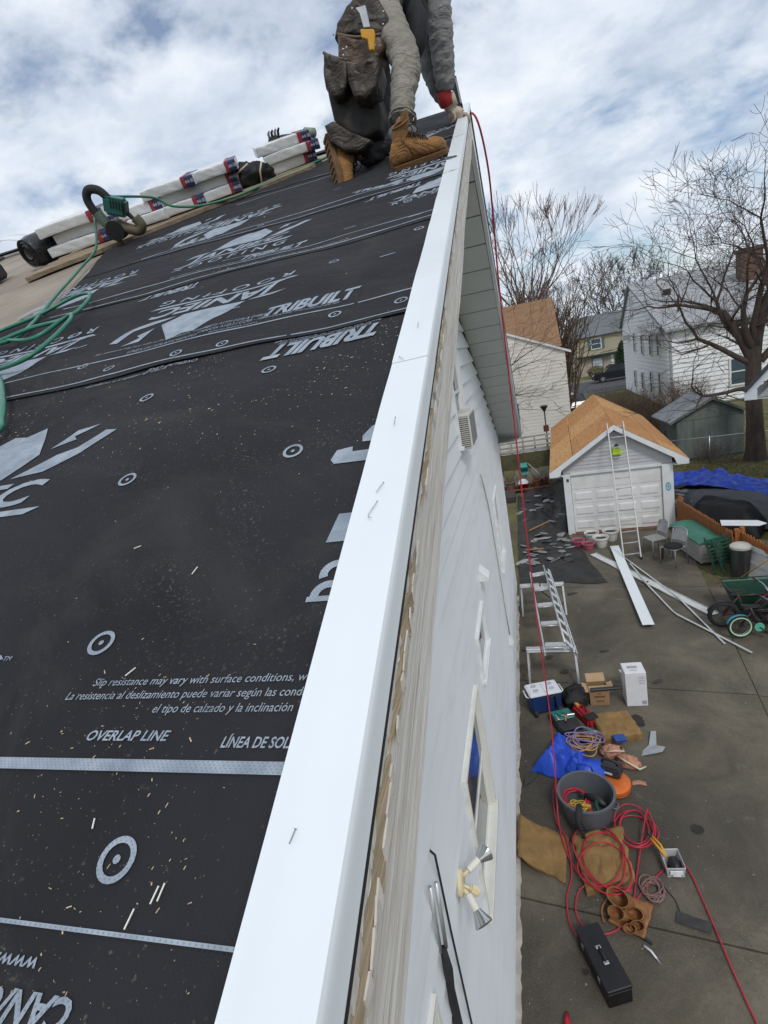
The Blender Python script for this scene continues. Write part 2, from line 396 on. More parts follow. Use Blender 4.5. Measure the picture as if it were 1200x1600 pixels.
def fr(a, b): 
    y = 2.0+10.2*a; return (XW+.01+b*(.055+.035*mnoise.noise((y*3, 1, 0))+.02*mnoise.noise((y*11, 2, 0))), y, .011-.006*b)
m_.grid(fr, 150, 2); wpart('foundation_render', m_, FOUND, house, smooth=True)
m_ = MB(); m_.bx(-9.5, XW-.17, 12.2, 12.36, .22, 3.9); m_.bx(-9.5, XW-.17, YN+.62, YN+.78, .22, 3.0); m_.bx(-9.5, -9.35, YN+.7, 12.2, .22, 3.2)
wpart('back_wall', m_, SIDING, house)
# roof decks: near slope and far slope (closed slabs)
def deck(y0, y1, th, mat, name, x0=-9.8, x1=XR-.03, up=0.0):
    m_ = MB(); p = [(x1, y0, ztop(y0)+up), (x1, y1, ztop(y1)+up), (x1, y1, ztop(y1)-th+up), (x1, y0, ztop(y0)-th+up)]
    m_.prism(p, (x0-x1, 0, 0)); return wpart(name, m_, mat, house)
roof = deck(YN, YR, .03, OLDFELT, 'roof_deck', up=-.012)
deck(YR, YF, .03, OLDFELT, 'roof_deck', up=-.012)
# rake fascia boards: near slope weathered wood in two lengths, far slope painted
def fascia(y0, y1, mat, x0, x1, top=-.016, bot=-FB):
    m_ = MB(); n = 60
    def f(a, b, x):
        y = y0+(y1-y0)*a; wob = .004*mnoise.noise((y*1.3, b*3, 4))
        return (x+wob, y, ztop(y)+top+(bot-top)*b+.003*mnoise.noise((y*2.1, 9, b)))
    m_.slab(lambda a, b: f(a, b, x1), lambda a, b: f(a, b, x0), n, 3); return m_
fb = wpart('fascia_board', fascia(YN, 2.35, FASCIA, XR-.045, XR-.010), FASCIA, house, smooth=True, auto=40)
wpart('fascia_board', fascia(2.354, YR, FASCIA, XR-.047, XR-.012), FASCIA, house, smooth=True, auto=40)
wpart('fascia_board', fascia(YR+.002, YF, WHITE, XR-.045, XR-.008), WHITE, house, smooth=True, auto=40)
# bare tan strips and flaking paint along the upper edge of the near fascia
def patch(name, pts, x, mat, th=.0022):
    m_ = MB(); m_.prism([(x, y, ztop(y)-d) for y, d in pts], (th, 0, 0)); return wpart(name, m_, mat, fb)
random.seed(21)
for (ya, yb, d0, d1) in ((.16, .40, .062, .112), (.40, .62, .062, .105), (.70, .95, .06, .092), (1.02, 1.38, .058, .084), (1.45, 1.75, .057, .078), (1.95, 2.3, .057, .075), (2.5, 3.1, .057, .08)):
    up = []; lo = []; n = 22
    for k in range(n+1):
        y = ya+(yb-ya)*k/n; e = min(k, n-k)/n*5; e = min(1, e)
        md = (d0+d1)/2
        up.append((y, md-(md-d0)*e*(.7+.5*random.random()))); lo.append((y, md+(d1-md)*e*(.55+.75*random.random())))
    patch('bare_wood_patch', up+lo[::-1], XR-.0075, TANWOOD, .0025)
fl = MB()
def tile(pts, lift):
    n = len(pts); vs = [(XR-.0046+lift*(.3+.7*random.random()), y_, ztop(y_)-d_) for y_, d_ in pts]; m2 = [(x-.0020, yy, zz_) for x, yy, zz_ in vs]
    fl.add(vs+m2, [tuple(range(n)), tuple(range(2*n-1, n-1, -1))]+[(i, (i+1) % n, n+(i+1) % n, n+i) for i in range(n)])
y = .10
while y < 2.6:                                      # crackled remains of paint above and below the bare wood
    w_ = random.uniform(.008, .026)*(1+.5*y); g_ = random.uniform(.0004, .0016); ya, yb = y, y+w_-g_
    near = max(0, 1-y/2.4)
    if random.random() < .25+.6*near:
        t1 = .061+.012*near*random.random(); tile([(ya, .0545), (yb, .0545), (yb, t1+random.uniform(0, .004)), ((ya+yb)/2, t1+random.uniform(-.002, .005)), (ya, t1)], .0022)
    if random.random() < .75*near:
        b0 = .096+.014*mnoise.noise((y*3.0, 4, 0))-.018*min(1, y/1.6); b1 = b0+random.uniform(.006, .018)
        tile([(ya, b0+random.uniform(-.003, .003)), (yb, b0+random.uniform(-.003, .003)), (yb+random.uniform(-.002, .002), b1), (ya, b1+random.uniform(-.003, .004))], .0028)
    y += w_
fo = wpart('paint_flakes', fl, PEEL, fb); fo['kind'] = 'stuff'
# black strip painted as the shade in the gap under the drip edge
m_ = MB(); p = [(XR-.008, YN, ztop(YN)-.012), (XR-.008, YR, ztop(YR)-.012), (XR-.008, YR, ztop(YR)-.054), (XR-.008, YN, ztop(YN)-.054)]
m_.prism(p, (.006, 0, 0)); wpart('rake_gap_shade', m_, BLACKR, house)
# soffit panels under the rake overhang (each vinyl panel a piece)
sof = bpy.data.objects.new('soffit', None); C.objects.link(sof); sof.parent = house
sof.matrix_parent_inverse = Matrix.Translation(house.location).inverted()
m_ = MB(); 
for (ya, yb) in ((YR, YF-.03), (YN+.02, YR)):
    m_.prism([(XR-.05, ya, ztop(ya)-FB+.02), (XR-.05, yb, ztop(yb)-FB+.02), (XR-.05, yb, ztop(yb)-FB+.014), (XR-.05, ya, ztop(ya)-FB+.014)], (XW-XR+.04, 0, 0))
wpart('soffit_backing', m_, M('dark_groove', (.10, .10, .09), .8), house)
def soffit(y0, y1):
    m_ = MB(); a = .011
    pr = [(XR-.05, y0+a), (XR-.05, y1-a), (XW-.005, y1-a), (XW-.005, y0+a)]
    top_ = [(x, y, ztop(y)-FB+.012) for x, y in pr]; mid = [(x, y, ztop(y)-FB+.006) for x, y in pr]
    m_.add(top_+mid, [(0,1,2,3),(7,6,5,4),(0,4,5,1),(1,5,6,2),(2,6,7,3),(3,7,4,0)]); wpart('soffit_panel', m_, SOFFIT, sof)
y = YR+.01
while y < YF-.05: soffit(y, min(y+.405, YF-.02)); y += .405
y = YR-.01
while y > YN+.05: soffit(max(y-.405, YN), y); y -= .405
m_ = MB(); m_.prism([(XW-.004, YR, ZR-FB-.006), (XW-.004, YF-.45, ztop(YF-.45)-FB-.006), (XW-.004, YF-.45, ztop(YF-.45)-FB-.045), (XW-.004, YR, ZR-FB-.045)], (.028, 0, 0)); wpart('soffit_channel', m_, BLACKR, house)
m_ = MB(); m_.bx(-9.8, XR-.05, YF-.01, YF+.02, ztop(YF)-FB, ztop(YF)-.02); m_.bx(-9.8, XR-.05, 12.47, YF-.02, ztop(YF)-FB, ztop(YF)-FB+.01); m_.bx(-9.8, XR-.05, YN-.02, YN+.01, ztop(YN)-FB, ztop(YN)-.02)
wpart('eave_trim', m_, SOFFIT, house)
# ------------------------------------------------------------------ drip edge: bent white metal, three lengths with laps and dents
def drip(y0, y1, lift, name='drip_edge'):
    m_ = MB(); n = int((y1-y0)*26)+2
    prof = [(-.213, .0), (-.185, .0), (XR, .0015), (XR+.002, -.004), (XR+.0035, -.030), (XR+.004, -.036)]
    def f(a, b, off=0.0):
        y = y0+(y1-y0)*a; t = b*(len(prof)-1); i = min(int(t), len(prof)-2); u = t-i
        x = prof[i][0]*(1-u)+prof[i+1][0]*u; h = prof[i][1]*(1-u)+prof[i+1][1]*u
        top_ = max(0, 1-i*.4)
        dn = .0042*max(0, mnoise.noise((x*24, y*3.2, 2))-.1)*top_+.0026*mnoise.noise((x*8, y*9, 5))*top_*(1 if y > 1.2 else .3)
        wv = .0035*mnoise.noise((0, y*.9, 8))
        return (x+wv*(1 if i < 2 else .4)+(off if i >= 3 else 0)-(off if i >= 3 else 0)*.0, y-(h+dn+lift+off)*ST, ztop(y)+(h+dn+lift+off)*CT) if i < 3 else (x+off+wv*.4, y, ztop(y)+h+lift)
    m_.slab(lambda a, b: f(a, b, .0), lambda a, b: f(a, b, -.0012), n, 15); return wpart(name, m_, DRIP, house, smooth=True, auto=35)
drip(YN, 1.0, .009); drip(.95, 3.42, .0105); drip(3.38, YR, .0125)
# far slope drip edge
m_ = MB()
for (xa, xb, ha, hb) in ((-.213, XR, .008, .010), (XR, XR+.004, .010, -.05)):
    m_.prism([(xa, YR, ztop(YR)+ha), (xa, YF, ztop(YF)+ha), (xb, YF, ztop(YF)+hb), (xb, YR, ztop(YR)+hb)], (0.001, 0, .002))
wpart('drip_edge', m_, DRIP, house)
# ------------------------------------------------------------------ underlayment courses (each strip its own sheet, lapped and wrinkled)
RM = Matrix(((1, 0, 0), (0, CT, -ST), (0, ST, CT)))
RO = Vector((0, 0, Z0))
def rp(u, v, h=0.0): return RO+RM @ Vector((u, v, h))
def wr(u, v):
    """wrinkle height of the felt"""
    k = min(1, max(0, (v-.45)/.9))
    a = .0085*k*mnoise.noise((u*2.2+v*.9, v*4.2, 1.3))+.0045*k*mnoise.noise((u*5+v*3, v*11, 7))
    a += .0012*mnoise.noise((u*3, v*7, 3))
    a += .014*k*max(0, mnoise.noise((u*1.1+v*2.5, v*6, 11))-.15)
    return a
LAPS = [-3.4, 1.30, 2.045, 2.72, 3.86]
TOPS = [1.42, 2.16, 2.84, 3.98, 5.44]
LEFT = [lambda v: -6.0, lambda v: -6.0, lambda v: -1.80-.33*(v-2.0), lambda v: -2.02-.45*(v-2.7), lambda v: -1.62+.55*(v-3.9)]
def hgt(u, v, i):
    e = v-LAPS[i]
    lap = .0022*math.exp(-max(0, e)/.16)*(1+1.6*max(0, mnoise.noise((u*3.1, i*5.0, 2)))) if i else 0
    return .0012+lap+wr(u, v)
def hany(u, v):
    i = 0
    for k in range(5):
        if v >= LAPS[k]+.004*mnoise.noise((u*2.5, k*3.3, 0)): i = k
    return hgt(u, v, i)
sheets = []
for i in range(5):
    m_ = MB(); nu, nv = (150, 150) if i == 0 else (150, 34)
    def f(a, b, off=0.0, i=i):
        v0 = LAPS[i] if i else -1.2
        v = v0+(TOPS[i]-v0)*b; lf = LEFT[i](v); aa = a**1.6 if i < 2 else a
        u = -.1515+(lf+.1515)*aa
        v += (1-b)*.008*mnoise.noise((u*2.5, i*3.3, 0))*(1 if i else 0)
        return rp(u, v, hgt(u, v, i)+off-(0 if b < .86 else .0035*(b-.86)/.14*(1 if i < 4 else 0)))
    m_.slab(f, lambda a, b, i=i: f(a, b, -.0011, i), nu, nv)
    sheets.append(wpart('underlayment_sheet', m_, UNDER, house, smooth=True, auto=50))
# ridge: felt folded over the top
m_ = MB(); m_.grid(lambda a, b: (-.16-5.4*a, YR-.16+.32*b, ztop(YR-.16+.32*b)+.006+.004*mnoise.noise((a*22, b*3, 1))), 60, 6)
wpart('ridge_felt', m_, UNDER, house, smooth=True)
# exposed roof boards beside the stacked bundles
for k in range(4):
    a0 = Vector((-2.75, 3.16+.115*k)); d = Vector((1.55, 1.2-.02*k))
    m_ = MB(); n = 14
    def f(a, b, z_): 
        p = a0+d*a; q = Vector((-d.y, d.x)).normalized()*.11*b
        return rp(p.x+q.x, p.y+q.y, z_+.003*mnoise.noise((a*6, k, 0)))
    m_.slab(lambda a, b: f(a, b, .022), lambda a, b: f(a, b, .0), n, 1); wpart('roof_board', m_, DECK, house)
# ------------------------------------------------------------------ printing on the underlayment
def drape(me, off, sub=.03):
    """lay a flat (u, v) mesh on the wrinkled felt"""
    bm = bmesh.new(); bm.from_mesh(me)
    for _ in range(4):
        es = [e for e in bm.edges if e.calc_length() > sub]
        if not es: break
        bmesh.ops.subdivide_edges(bm, edges=es, cuts=1, use_grid_fill=False)
        bmesh.ops.triangulate(bm, faces=bm.faces)
    for v in bm.verts:
        u, w_ = v.co.x, v.co.y; v.co = rp(u, w_, hany(u, w_)+off)
    bm.to_mesh(me); bm.free(); return me
def text_mesh(s, size, shear=0, bold=0, sx=1.0, spacing=1.0):
    c = bpy.data.curves.new('t', 'FONT'); c.body = s; c.size = size; c.shear = shear; c.offset = bold*size; c.space_character = spacing; c.resolution_u = 3
    o = bpy.data.objects.new('t', c); C.objects.link(o); bpy.context.view_layer.update()
    me = bpy.data.meshes.new_from_object(o); bpy.data.objects.remove(o); bpy.data.curves.remove(c)
    for v in me.vertices: v.co.x *= sx
    return me
def sheet_of(v):
    i = 0
    for k in range(5):
        if v >= LAPS[k]: i = k
    return sheets[i]
def clipu(me, umax):
    bm = bmesh.new(); bm.from_mesh(me)
    bmesh.ops.bisect_plane(bm, geom=bm.verts[:]+bm.edges[:]+bm.faces[:], plane_co=(umax, 0, 0), plane_no=(1, 0, 0), clear_outer=True)
    bm.to_mesh(me); bm.free()
def put_text(s, u, v, size, flip=False, shear=0, bold=0, width=None, mat=PRINT, off=.0016, spacing=1.0, ang=0.0):
    """u, v: start of the baseline; width: total run length along the text"""
    me = text_mesh(s, size, shear, bold, 1, spacing)
    xs = [p.co.x for p in me.vertices]
    if not xs: return
    k = width/(max(xs)-min(xs)) if width else 1
    ca, sa = math.cos(ang), math.sin(ang)
    for p in me.vertices:
        x, y = (p.co.x-min(xs))*k, p.co.y
        if flip: x, y = -x, -y
        p.co = (u+x*ca-y*sa, v+x*sa+y*ca, 0)
    clipu(me, -.168); drape(me, off)
    return wpart('printed_lettering', me, mat, sheet_of(v), fixn=False)
def put_poly(polys, mat=PRINT, off=.0015, name='printed_mark'):
    m_ = MB()
    for p in polys: m_.add([(u, v, 0) for u, v in p], [tuple(range(len(p)))])
    me = m_.mesh(name, fixn=False)
    bm = bmesh.new(); bm.from_mesh(me); bmesh.ops.triangulate(bm, faces=bm.faces)
    for f_ in bm.faces:
        if f_.normal.z < 0: f_.normal_flip()
    bm.to_mesh(me); bm.free()
    clipu(me, -.168); drape(me, off)
    return wpart(name, me, mat, sheet_of(polys[0][0][1]))
def line_(u0, u1, v0, v1, wd, mat=PRINT, off=.0015):
    n = max(2, int(abs(u1-u0)/.04)); P = []
    for k in range(n):
        a, b = k/n, (k+1)/n
        P.append([(u0+(u1-u0)*a, v0+(v1-v0)*a-wd/2), (u0+(u1-u0)*b, v0+(v1-v0)*b-wd/2), (u0+(u1-u0)*b, v0+(v1-v0)*b+wd/2), (u0+(u1-u0)*a, v0+(v1-v0)*a+wd/2)])
    return put_poly(P, mat, off, 'printed_line')
def ring(u, v, r=.0162):
    n = 28; P = []
    for k in range(n):
        a, b = 2*math.pi*k/n, 2*math.pi*(k+1)/n
        P.append([(u+r*math.cos(a), v+r*math.sin(a)), (u+r*math.cos(b), v+r*math.sin(b)), (u+r*.7*math.cos(b), v+r*.7*math.sin(b)), (u+r*.7*math.cos(a), v+r*.7*math.sin(a))])
    P.append([(u+r*.2*math.cos(2*math.pi*k/10), v+r*.2*math.sin(2*math.pi*k/10)) for k in range(10)])
    return put_poly(P, PRINT, .0016, 'printed_ring')
line_(-6, -.17, .3525, .3525, .0105); line_(-6, -.17, .238, .238, .0028)
put_text('Slip resistance may vary with surface conditions, wear', -.458, .4315, .0125, shear=.2, width=.256)
put_text('La resistencia al deslizamiento puede variar según las condiciones', -.483, .4165, .0125, shear=.2, width=.296)
put_text('el tipo de calzado y la inclinación', -.369, .4015, .0125, shear=.2, width=.146)
put_text('OVERLAP LINE', -.4285, .3745, .0135, shear=.22, bold=.018, width=.091)
put_text('LÍNEA DE SOLAPA', -.2815, .3690, .0135, shear=.22, bold=.018, width=.083)
put_text('www.beacon', -.3640, .2205, .0125, flip=True, shear=.2, bold=.012, width=.082)
put_text('CAN/CSA', -.3205, .203, .0235, flip=True, shear=.25, bold=.03, width=.100)
for (u, v) in ((-.336, .282), (-.482, .486), (-.641, .815), (-.342, .822), (-.491, 1.151), (-.237, 1.378), (-.772, 1.124), (-.805, 1.345), (-1.152, 1.428),
               (-.676, 1.345), (-.398, 1.39), (-.248, 1.973), (-1.071, 2.80), (-.5, 1.85), (-1.02, 1.36), (-.9, 2.45), (-.33, 2.42), (-.62, 2.9), (-.42, 3.05), (-1.4, 1.75), (-.27, .18), (-.62, .2), (-.86, .5), (-1.0, .86)):
    ring(u, v)
for (u, v) in ((-.34, 1.75), (-.78, 1.62), (-1.2, 2.5), (-.55, 2.25), (-.8, 3.2), (-1.6, 2.9), (-.3, 2.15), (-.95, 1.83), (-1.3, 1.6)): line_(u, u+.045, v, v+.004, .006)
# brand word, both ways up
put_text('TRIBUILT', -.270, 1.268, .083, flip=True, shear=.35, bold=.045, width=.262)
put_text('TRIBUILT', -.612, 1.478, .075, shear=.35, bold=.04, width=.258)
put_text('Exclusively manufactured for', -.29, 1.283, .016, flip=True, shear=.2, width=.22)
put_text('Beacon Sales Acquisition, Inc. by Owens Corning®', -.27, 1.2925, .012, flip=True, shear=.2, width=.25, off=.002)
put_text('Exclusively manufactured for', -.60, 1.464, .014, shear=.2, width=.2)
line_(-6, -.36, 1.437, 1.437, .0065); line_(-.35, -.17, 1.437, 1.437, .0065)
line_(-6, -.5, 1.316, 1.318, .006); line_(-.49, -.17, 1.318, 1.318, .006)
put_text('LÍNEA DE SOLAPAMIENTO', -1.02, 1.450, .02, shear=.2, width=.22)
put_text('Slip resistance may vary with surface conditions, weather', -1.15, 1.485, .016, shear=.2, width=.38)
put_text('OVERLAP LINE', -.72, 1.292, .02, flip=True, shear=.2, width=.14)
put_text('el tipo de calzado y la inclinación', -.80, 1.277, .016, flip=True, shear=.2, width=.24)
put_text('MEETS ASTM D226 & D4869', -.792, 1.485, .02, shear=.15, width=.185)
put_text('CAN/CSA A123.3 | CCRR - 1067', -.800, 1.463, .02, shear=.15, width=.205)
put_text('www.becn.com', -.76, 1.447, .013, shear=.15, width=.14)
# roofing company emblem: pointed block with lettering; flip turns it round
def emblem(u, v, s, flip, mat=PRINT, ang=0.0, sub=True):
    sg = -1 if flip else 1
    ca, sa = math.cos(ang), math.sin(ang)
    def q(x, y): x, y = sg*s*x, sg*s*y; return (u+x*ca-y*sa, v+x*sa+y*ca)
    # block of a house front standing over the lettering
    put_poly([[q(-.30, .165), q(.22, .165), q(.30, .36), q(.12, .66), q(.02, .60), q(-.08, .62), q(-.22, .42)]], mat)
    # roof-line sweep and side figure
    for pg in ([q(-.62, .12), q(-.38, .12), q(-.32, .16), q(-.52, .17)], [q(.28, .16), q(.44, .32), q(.54, .36), q(.62, .50), q(.70, .48), q(.60, .30), q(.46, .18)], [q(.34, .40), q(.46, .46), q(.42, .50), q(.54, .58), q(.40, .56)]): put_poly([pg], mat)
    put_poly([[q(-.66, -.10), q(.66, -.10), q(.60, -.14), q(-.60, -.14)]], mat)
    p = q(-.55, -.06); put_text('JANIEC', p[0], p[1], .24*s, flip=flip, shear=.25, bold=.03, width=1.12*s, mat=mat, ang=ang)
    p = q(-.58, -.29)
    if sub: put_text('R O O F I N G', p[0], p[1], .15*s, flip=flip, shear=.1, bold=.012, width=1.2*s, mat=mat, ang=ang)
emblem(-.86, 1.745, .40, True)
emblem(-1.06, .815, .40, False, sub=False)
emblem(-1.06, 2.42, .42, False)
emblem(-1.33, 3.12, .40, True)
emblem(-1.52, 1.66, .36, True)
emblem(-1.82, 2.44, .38, True)
emblem(-.30, 3.0, .30, True)
emblem(-.25, 2.5, .25, False)
emblem(-1.75, 3.25, .36, False)
emblem(-.42, 4.3, .35, True); emblem(-.78, 4.05, .3, False)
for v, a in ((2.16, 0), (2.07, .01), (2.83, .0), (2.74, 0), (3.72, 0), (3.88, .0)): line_(-1.75 if v < 3 else -1.55, -.17, v, v+a, .008)
put_text('Slip resistance may vary with surface conditions, weather and footwear', -1.25, 2.18, .022, shear=.2, width=.55)
put_text('OVERLAP LINE     LÍNEA DE SOLAPAMIENTO', -1.0, 2.085, .022, flip=False, shear=.2, width=.5)
put_text('TRIBUILT', -.95, 2.20, .07, shear=.35, bold=.04, width=.26); put_text('TRIBUILT', -1.05, 2.03, .06, flip=True, shear=.35, bold=.04, width=.24)
put_text('TRIBUILT', -.62, 2.86, .08, shear=.35, bold=.04, width=.28); put_text('TRIBUILT', -.3, 2.70, .07, flip=True, shear=.35, bold=.04, width=.24)
put_text('MEETS ASTM D226 & D4869 CAN/CSA A123.3', -1.05, 2.25, .022, shear=.15, width=.24)
put_text('TRIBUILT', -1.6, 2.87, .07, shear=.35, bold=.04, width=.26)
# clipped marks beside the drip edge: bowl of a large letter, bar and figures
def arc(u, v, r0, r1, a0, a1, n=12):
    return [[(u+r0*math.cos(R(a0+(a1-a0)*k/n)), v+r0*math.sin(R(a0+(a1-a0)*k/n))), (u+r1*math.cos(R(a0+(a1-a0)*k/n)), v+r1*math.sin(R(a0+(a1-a0)*k/n))),
             (u+r1*math.cos(R(a0+(a1-a0)*(k+1)/n)), v+r1*math.sin(R(a0+(a1-a0)*(k+1)/n))), (u+r0*math.cos(R(a0+(a1-a0)*(k+1)/n)), v+r0*math.sin(R(a0+(a1-a0)*(k+1)/n)))] for k in range(n)]
put_poly([[(-.17, .772), (-.17, .800), (-.243, .800), (-.245, .813), (-.268, .808), (-.273, .785), (-.266, .774)]])
put_poly([[(-.17, .82), (-.232, .823), (-.234, .838), (-.223, .862), (-.17, .89)]])
put_poly([[(-.17, .612), (-.240, .612), (-.234, .662), (-.17, .662)]])
put_poly(arc(-.216, .562, .010, .020, 60, 200)); put_poly(arc(-.220, .532, .010, .020, 60, 185)+[[(-.243, .524), (-.17, .524), (-.17, .531), (-.243, .531)]])
put_text('TM', -.612, .4675, .009, width=.012)
put_poly([[(-.70, .455), (-.612, .470), (-.62, .476), (-.70, .470)]])
# ------------------------------------------------------------------ sawdust and wood crumbs on the felt
CRUMB = M('wood_crumbs', (.52, .42, .27), .9, .4, 30)
m_ = MB(); random.seed(5)
cl = [(random.uniform(-1.5, -.25), random.uniform(.15, 1.35), random.uniform(.03, .12)) for _ in range(20)]+[(-.36, .28, .06), (-.34, .20, .06), (-.45, .3, .08), (-.55, .33, .08), (-.40, .33, .07), (-.52, .9, .1), (-.62, 1.0, .06), (-.78, 1.05, .1), (-.42, 1.0, .06), (-.36, 1.08, .05)]
for k in range(3000):
    c_ = random.choice(cl); t = random.random() < .8
    u = random.gauss(c_[0], c_[2]) if t else random.uniform(-2.2, -.2); v = random.gauss(c_[1], c_[2]) if t else .15+random.random()**2*3.2
    if u > -.22 or v < .1: continue
    s = (.00025+.0008*random.random()**5)*(1+.6*v); l = s*random.choice((1, 1, 1.4, 2.2)); a = random.random()*3.14
    h = hany(u, v)+.0006; ca, sa = math.cos(a), math.sin(a)
    q = [rp(u+ca*x-sa*y, v+sa*x+ca*y, h+z_) for x, y, z_ in ((-l, -s*.5, 0), (l, -s*.4, 0), (l*.8, s*.5, 0), (-l*.9, s*.4, 0), (0, 0, s*.8))]
    m_.add(q, [(0, 1, 4), (1, 2, 4), (2, 3, 4), (3, 0, 4)])
tag(obj('wood_crumbs', m_, CRUMB, fixn=False), 'pale sawdust and wood crumbs scattered over the black underlayment', 'debris', kind='stuff')
# slivers and nails
SLIV = M('white_sliver', (.8, .78, .7), .5, .1, 10)
for k, (px, py, l, a, lab) in enumerate(((-.290, .262, .011, 1.45, 'left of a pair of white slivers near the overlap line'), (-.2855, .264, .011, 1.5, 'right of a pair of white slivers near the overlap line'), (-.303, .247, .012, 1.45, 'white sliver touching the thin printed line'),
        (-.372, .305, .008, 1.9, 'white sliver above the nearest printed ring'), (-.418, .446, .012, .9, 'white sliver lying across the slip resistance print'), (-.405, .585, .012, 1.35, 'short white sliver alone in the middle of the felt'), (-.52, .64, .010, .4, 'pale sliver left of the lone white one'))):
    m_ = MB(); d = Vector((math.cos(a), math.sin(a)))*l/2
    m_.bar(rp(px-d.x, py-d.y, .003+hany(px, py)), rp(px+d.x, py+d.y, .003+hany(px, py)), .0009, .0009, upv=RM @ Vector((0, 0, 1)))
    c0 = rp(px, py, 0); m_.v = [tuple(Vector(v)-c0) for v in m_.v]
    tag(obj('wood_sliver', m_, SLIV, loc=c0), lab, 'sliver', 'slivers on the felt')
NAILM = M('grey_nail_steel', (.33, .33, .34), .4, .2, 30, metal=.6)
for (u, v, a, l, bent, lab) in ((-.185, .171, 1.2, .017, 0, 'loose nail nearest the bottom of the white drip edge'), (-.190, .300, 1.35, .012, 0, 'loose nail on the drip edge beside the overlap line'), (-.186, .650, 1.25, .028, 1, 'bent loose nail on the white drip edge'), (-.183, .688, 1.2, .024, 0, 'straight loose nail just above the bent one on the drip edge'), (-.182, .84, 1.6, .025, 0, 'loose nail on the drip edge, alone, mid height'),
        (-.195, 1.05, 2.2, .018, 0, 'tiny nail at the felt side of the drip edge'), (-.178, 1.18, 1.6, .025, 0, 'loose nail high on the drip edge')):
    hh = .0215; m_ = MB(); d = Vector((math.cos(a), math.sin(a)))*l/2
    P = [rp(u+d.x, v+d.y, hh-.008), rp(u-d.x*.6, v-d.y*.6, hh-.008)]
    if bent: P += [rp(u-d.x*1.1+.002, v-d.y*1.0, hh-.008), rp(u-d.x*1.0+.006, v-d.y*1.15, hh-.008)]
    m_.tube(P, .0005, 6); m_.tube([P[0], P[0]+(P[0]-P[1]).normalized()*.0006], .0010, 8)
    c0 = rp(u, v, hh-.009); m_.v = [tuple(Vector(q)-c0) for q in m_.v]
    tag(obj('loose_nail', m_, NAILM, loc=c0), lab, 'nail', 'nails on the drip edge')
# ------------------------------------------------------------------ gable windows and wall fittings
CREAM = M('cream_window_frame', (.70, .70, .65), .5, .06, 4, dirt=(.5, .48, .4))
def window(y0, y1, z0, z1, sash=True, mat=CREAM, cw=.035):
    """recessed window: thin casing on the siding, deep reveal, sashes set back"""
    x0 = XW-.125; x1 = XW+.052; xi = XW+.034
    fr_ = MB(); fr_.bx(x0, x1, y0, y1, z1-cw, z1); fr_.bx(x0, x1, y0, y0+cw, z0+.045, z1-cw-.001); fr_.bx(x0, x1, y1-cw, y1, z0+.045, z1-cw-.001)
    fr_.bx(x0, xi-.02, y0+cw+.001, y0+cw+.02, z0+.045, z1-cw-.001); fr_.bx(x0, xi-.02, y1-cw-.02, y1-cw-.001, z0+.045, z1-cw-.001)
    fr_.bx(x0, xi-.03, y1-cw-.036, y1-cw-.021, z0+.045, z1-cw-.001)
    w_ = wpart('window', fr_, mat, house, bevel=.003)
    s_ = MB(); s_.bx(x0, x1+.02, y0-.01, y1+.01, z0, z0+.044); wpart('window_sill', s_, mat, w_, bevel=.005)
    zm = (z0+z1)/2; a, b = y0+cw+.021, y1-cw-.037
    for (za, zb, xx, gm) in (((zm, z1-cw, XW+.008, GLASSB), (z0+.045, zm+.02, XW-.016, GLASS)) if sash else ((z0+.045, z1-cw, XW+.012, GLASS),)):
        m_ = MB(); t = .032
        m_.bx(xx-.012, xx+.012, a, b, zb-t, zb-.001); m_.bx(xx-.012, xx+.012, a, b, za+.001, za+t); m_.bx(xx-.012, xx+.012, a, a+t, za+t+.001, zb-t-.001); m_.bx(xx-.012, xx+.012, b-t, b, za+t+.001, zb-t-.001)
        wpart('sash', m_, mat, w_, bevel=.002)
        m_ = MB(); m_.bx(xx-.004, xx+.002, a+t, b-t, za+t, zb-t); wpart('pane', m_, gm, w_)
for k_, q_ in enumerate(WINS): window(*q_, k_ != 1, CREAM if k_ in (0, 3) else WHITE)
# window air conditioner
ac = thing('air_conditioner', 'white window air conditioner sticking out of the gable near the roof edge', 'air conditioner', (-.6, 5.8, 4.86))
ACM = M('air_conditioner_case', (.60, .60, .55), .5, .06, 6, dirt=(.4, .38, .32))
m_ = MB(); m_.bx(XW, -.555, 5.52, 6.12, 4.86, 5.22); wpart('case', m_, ACM, ac, bevel=.008)
m_ = MB(); m_.bx(-.70, -.572, 5.512, 5.519, 4.885, 5.195); wpart('side_recess', m_, M('dark_grille', (.12, .11, .10), .7, .2, 20), ac)
for k in range(15):
    m_ = MB(); m_.bx(-.698, -.575, 5.503, 5.512, 4.895+k*.0205, 4.903+k*.0205); wpart('louvre', m_, ACM, ac)
m_ = MB(); m_.bx(-.554, -.548, 5.56, 6.08, 4.89, 5.19); wpart('front_coil', m_, M('grey_coil', (.22, .22, .22), .6, .2, 60), ac)
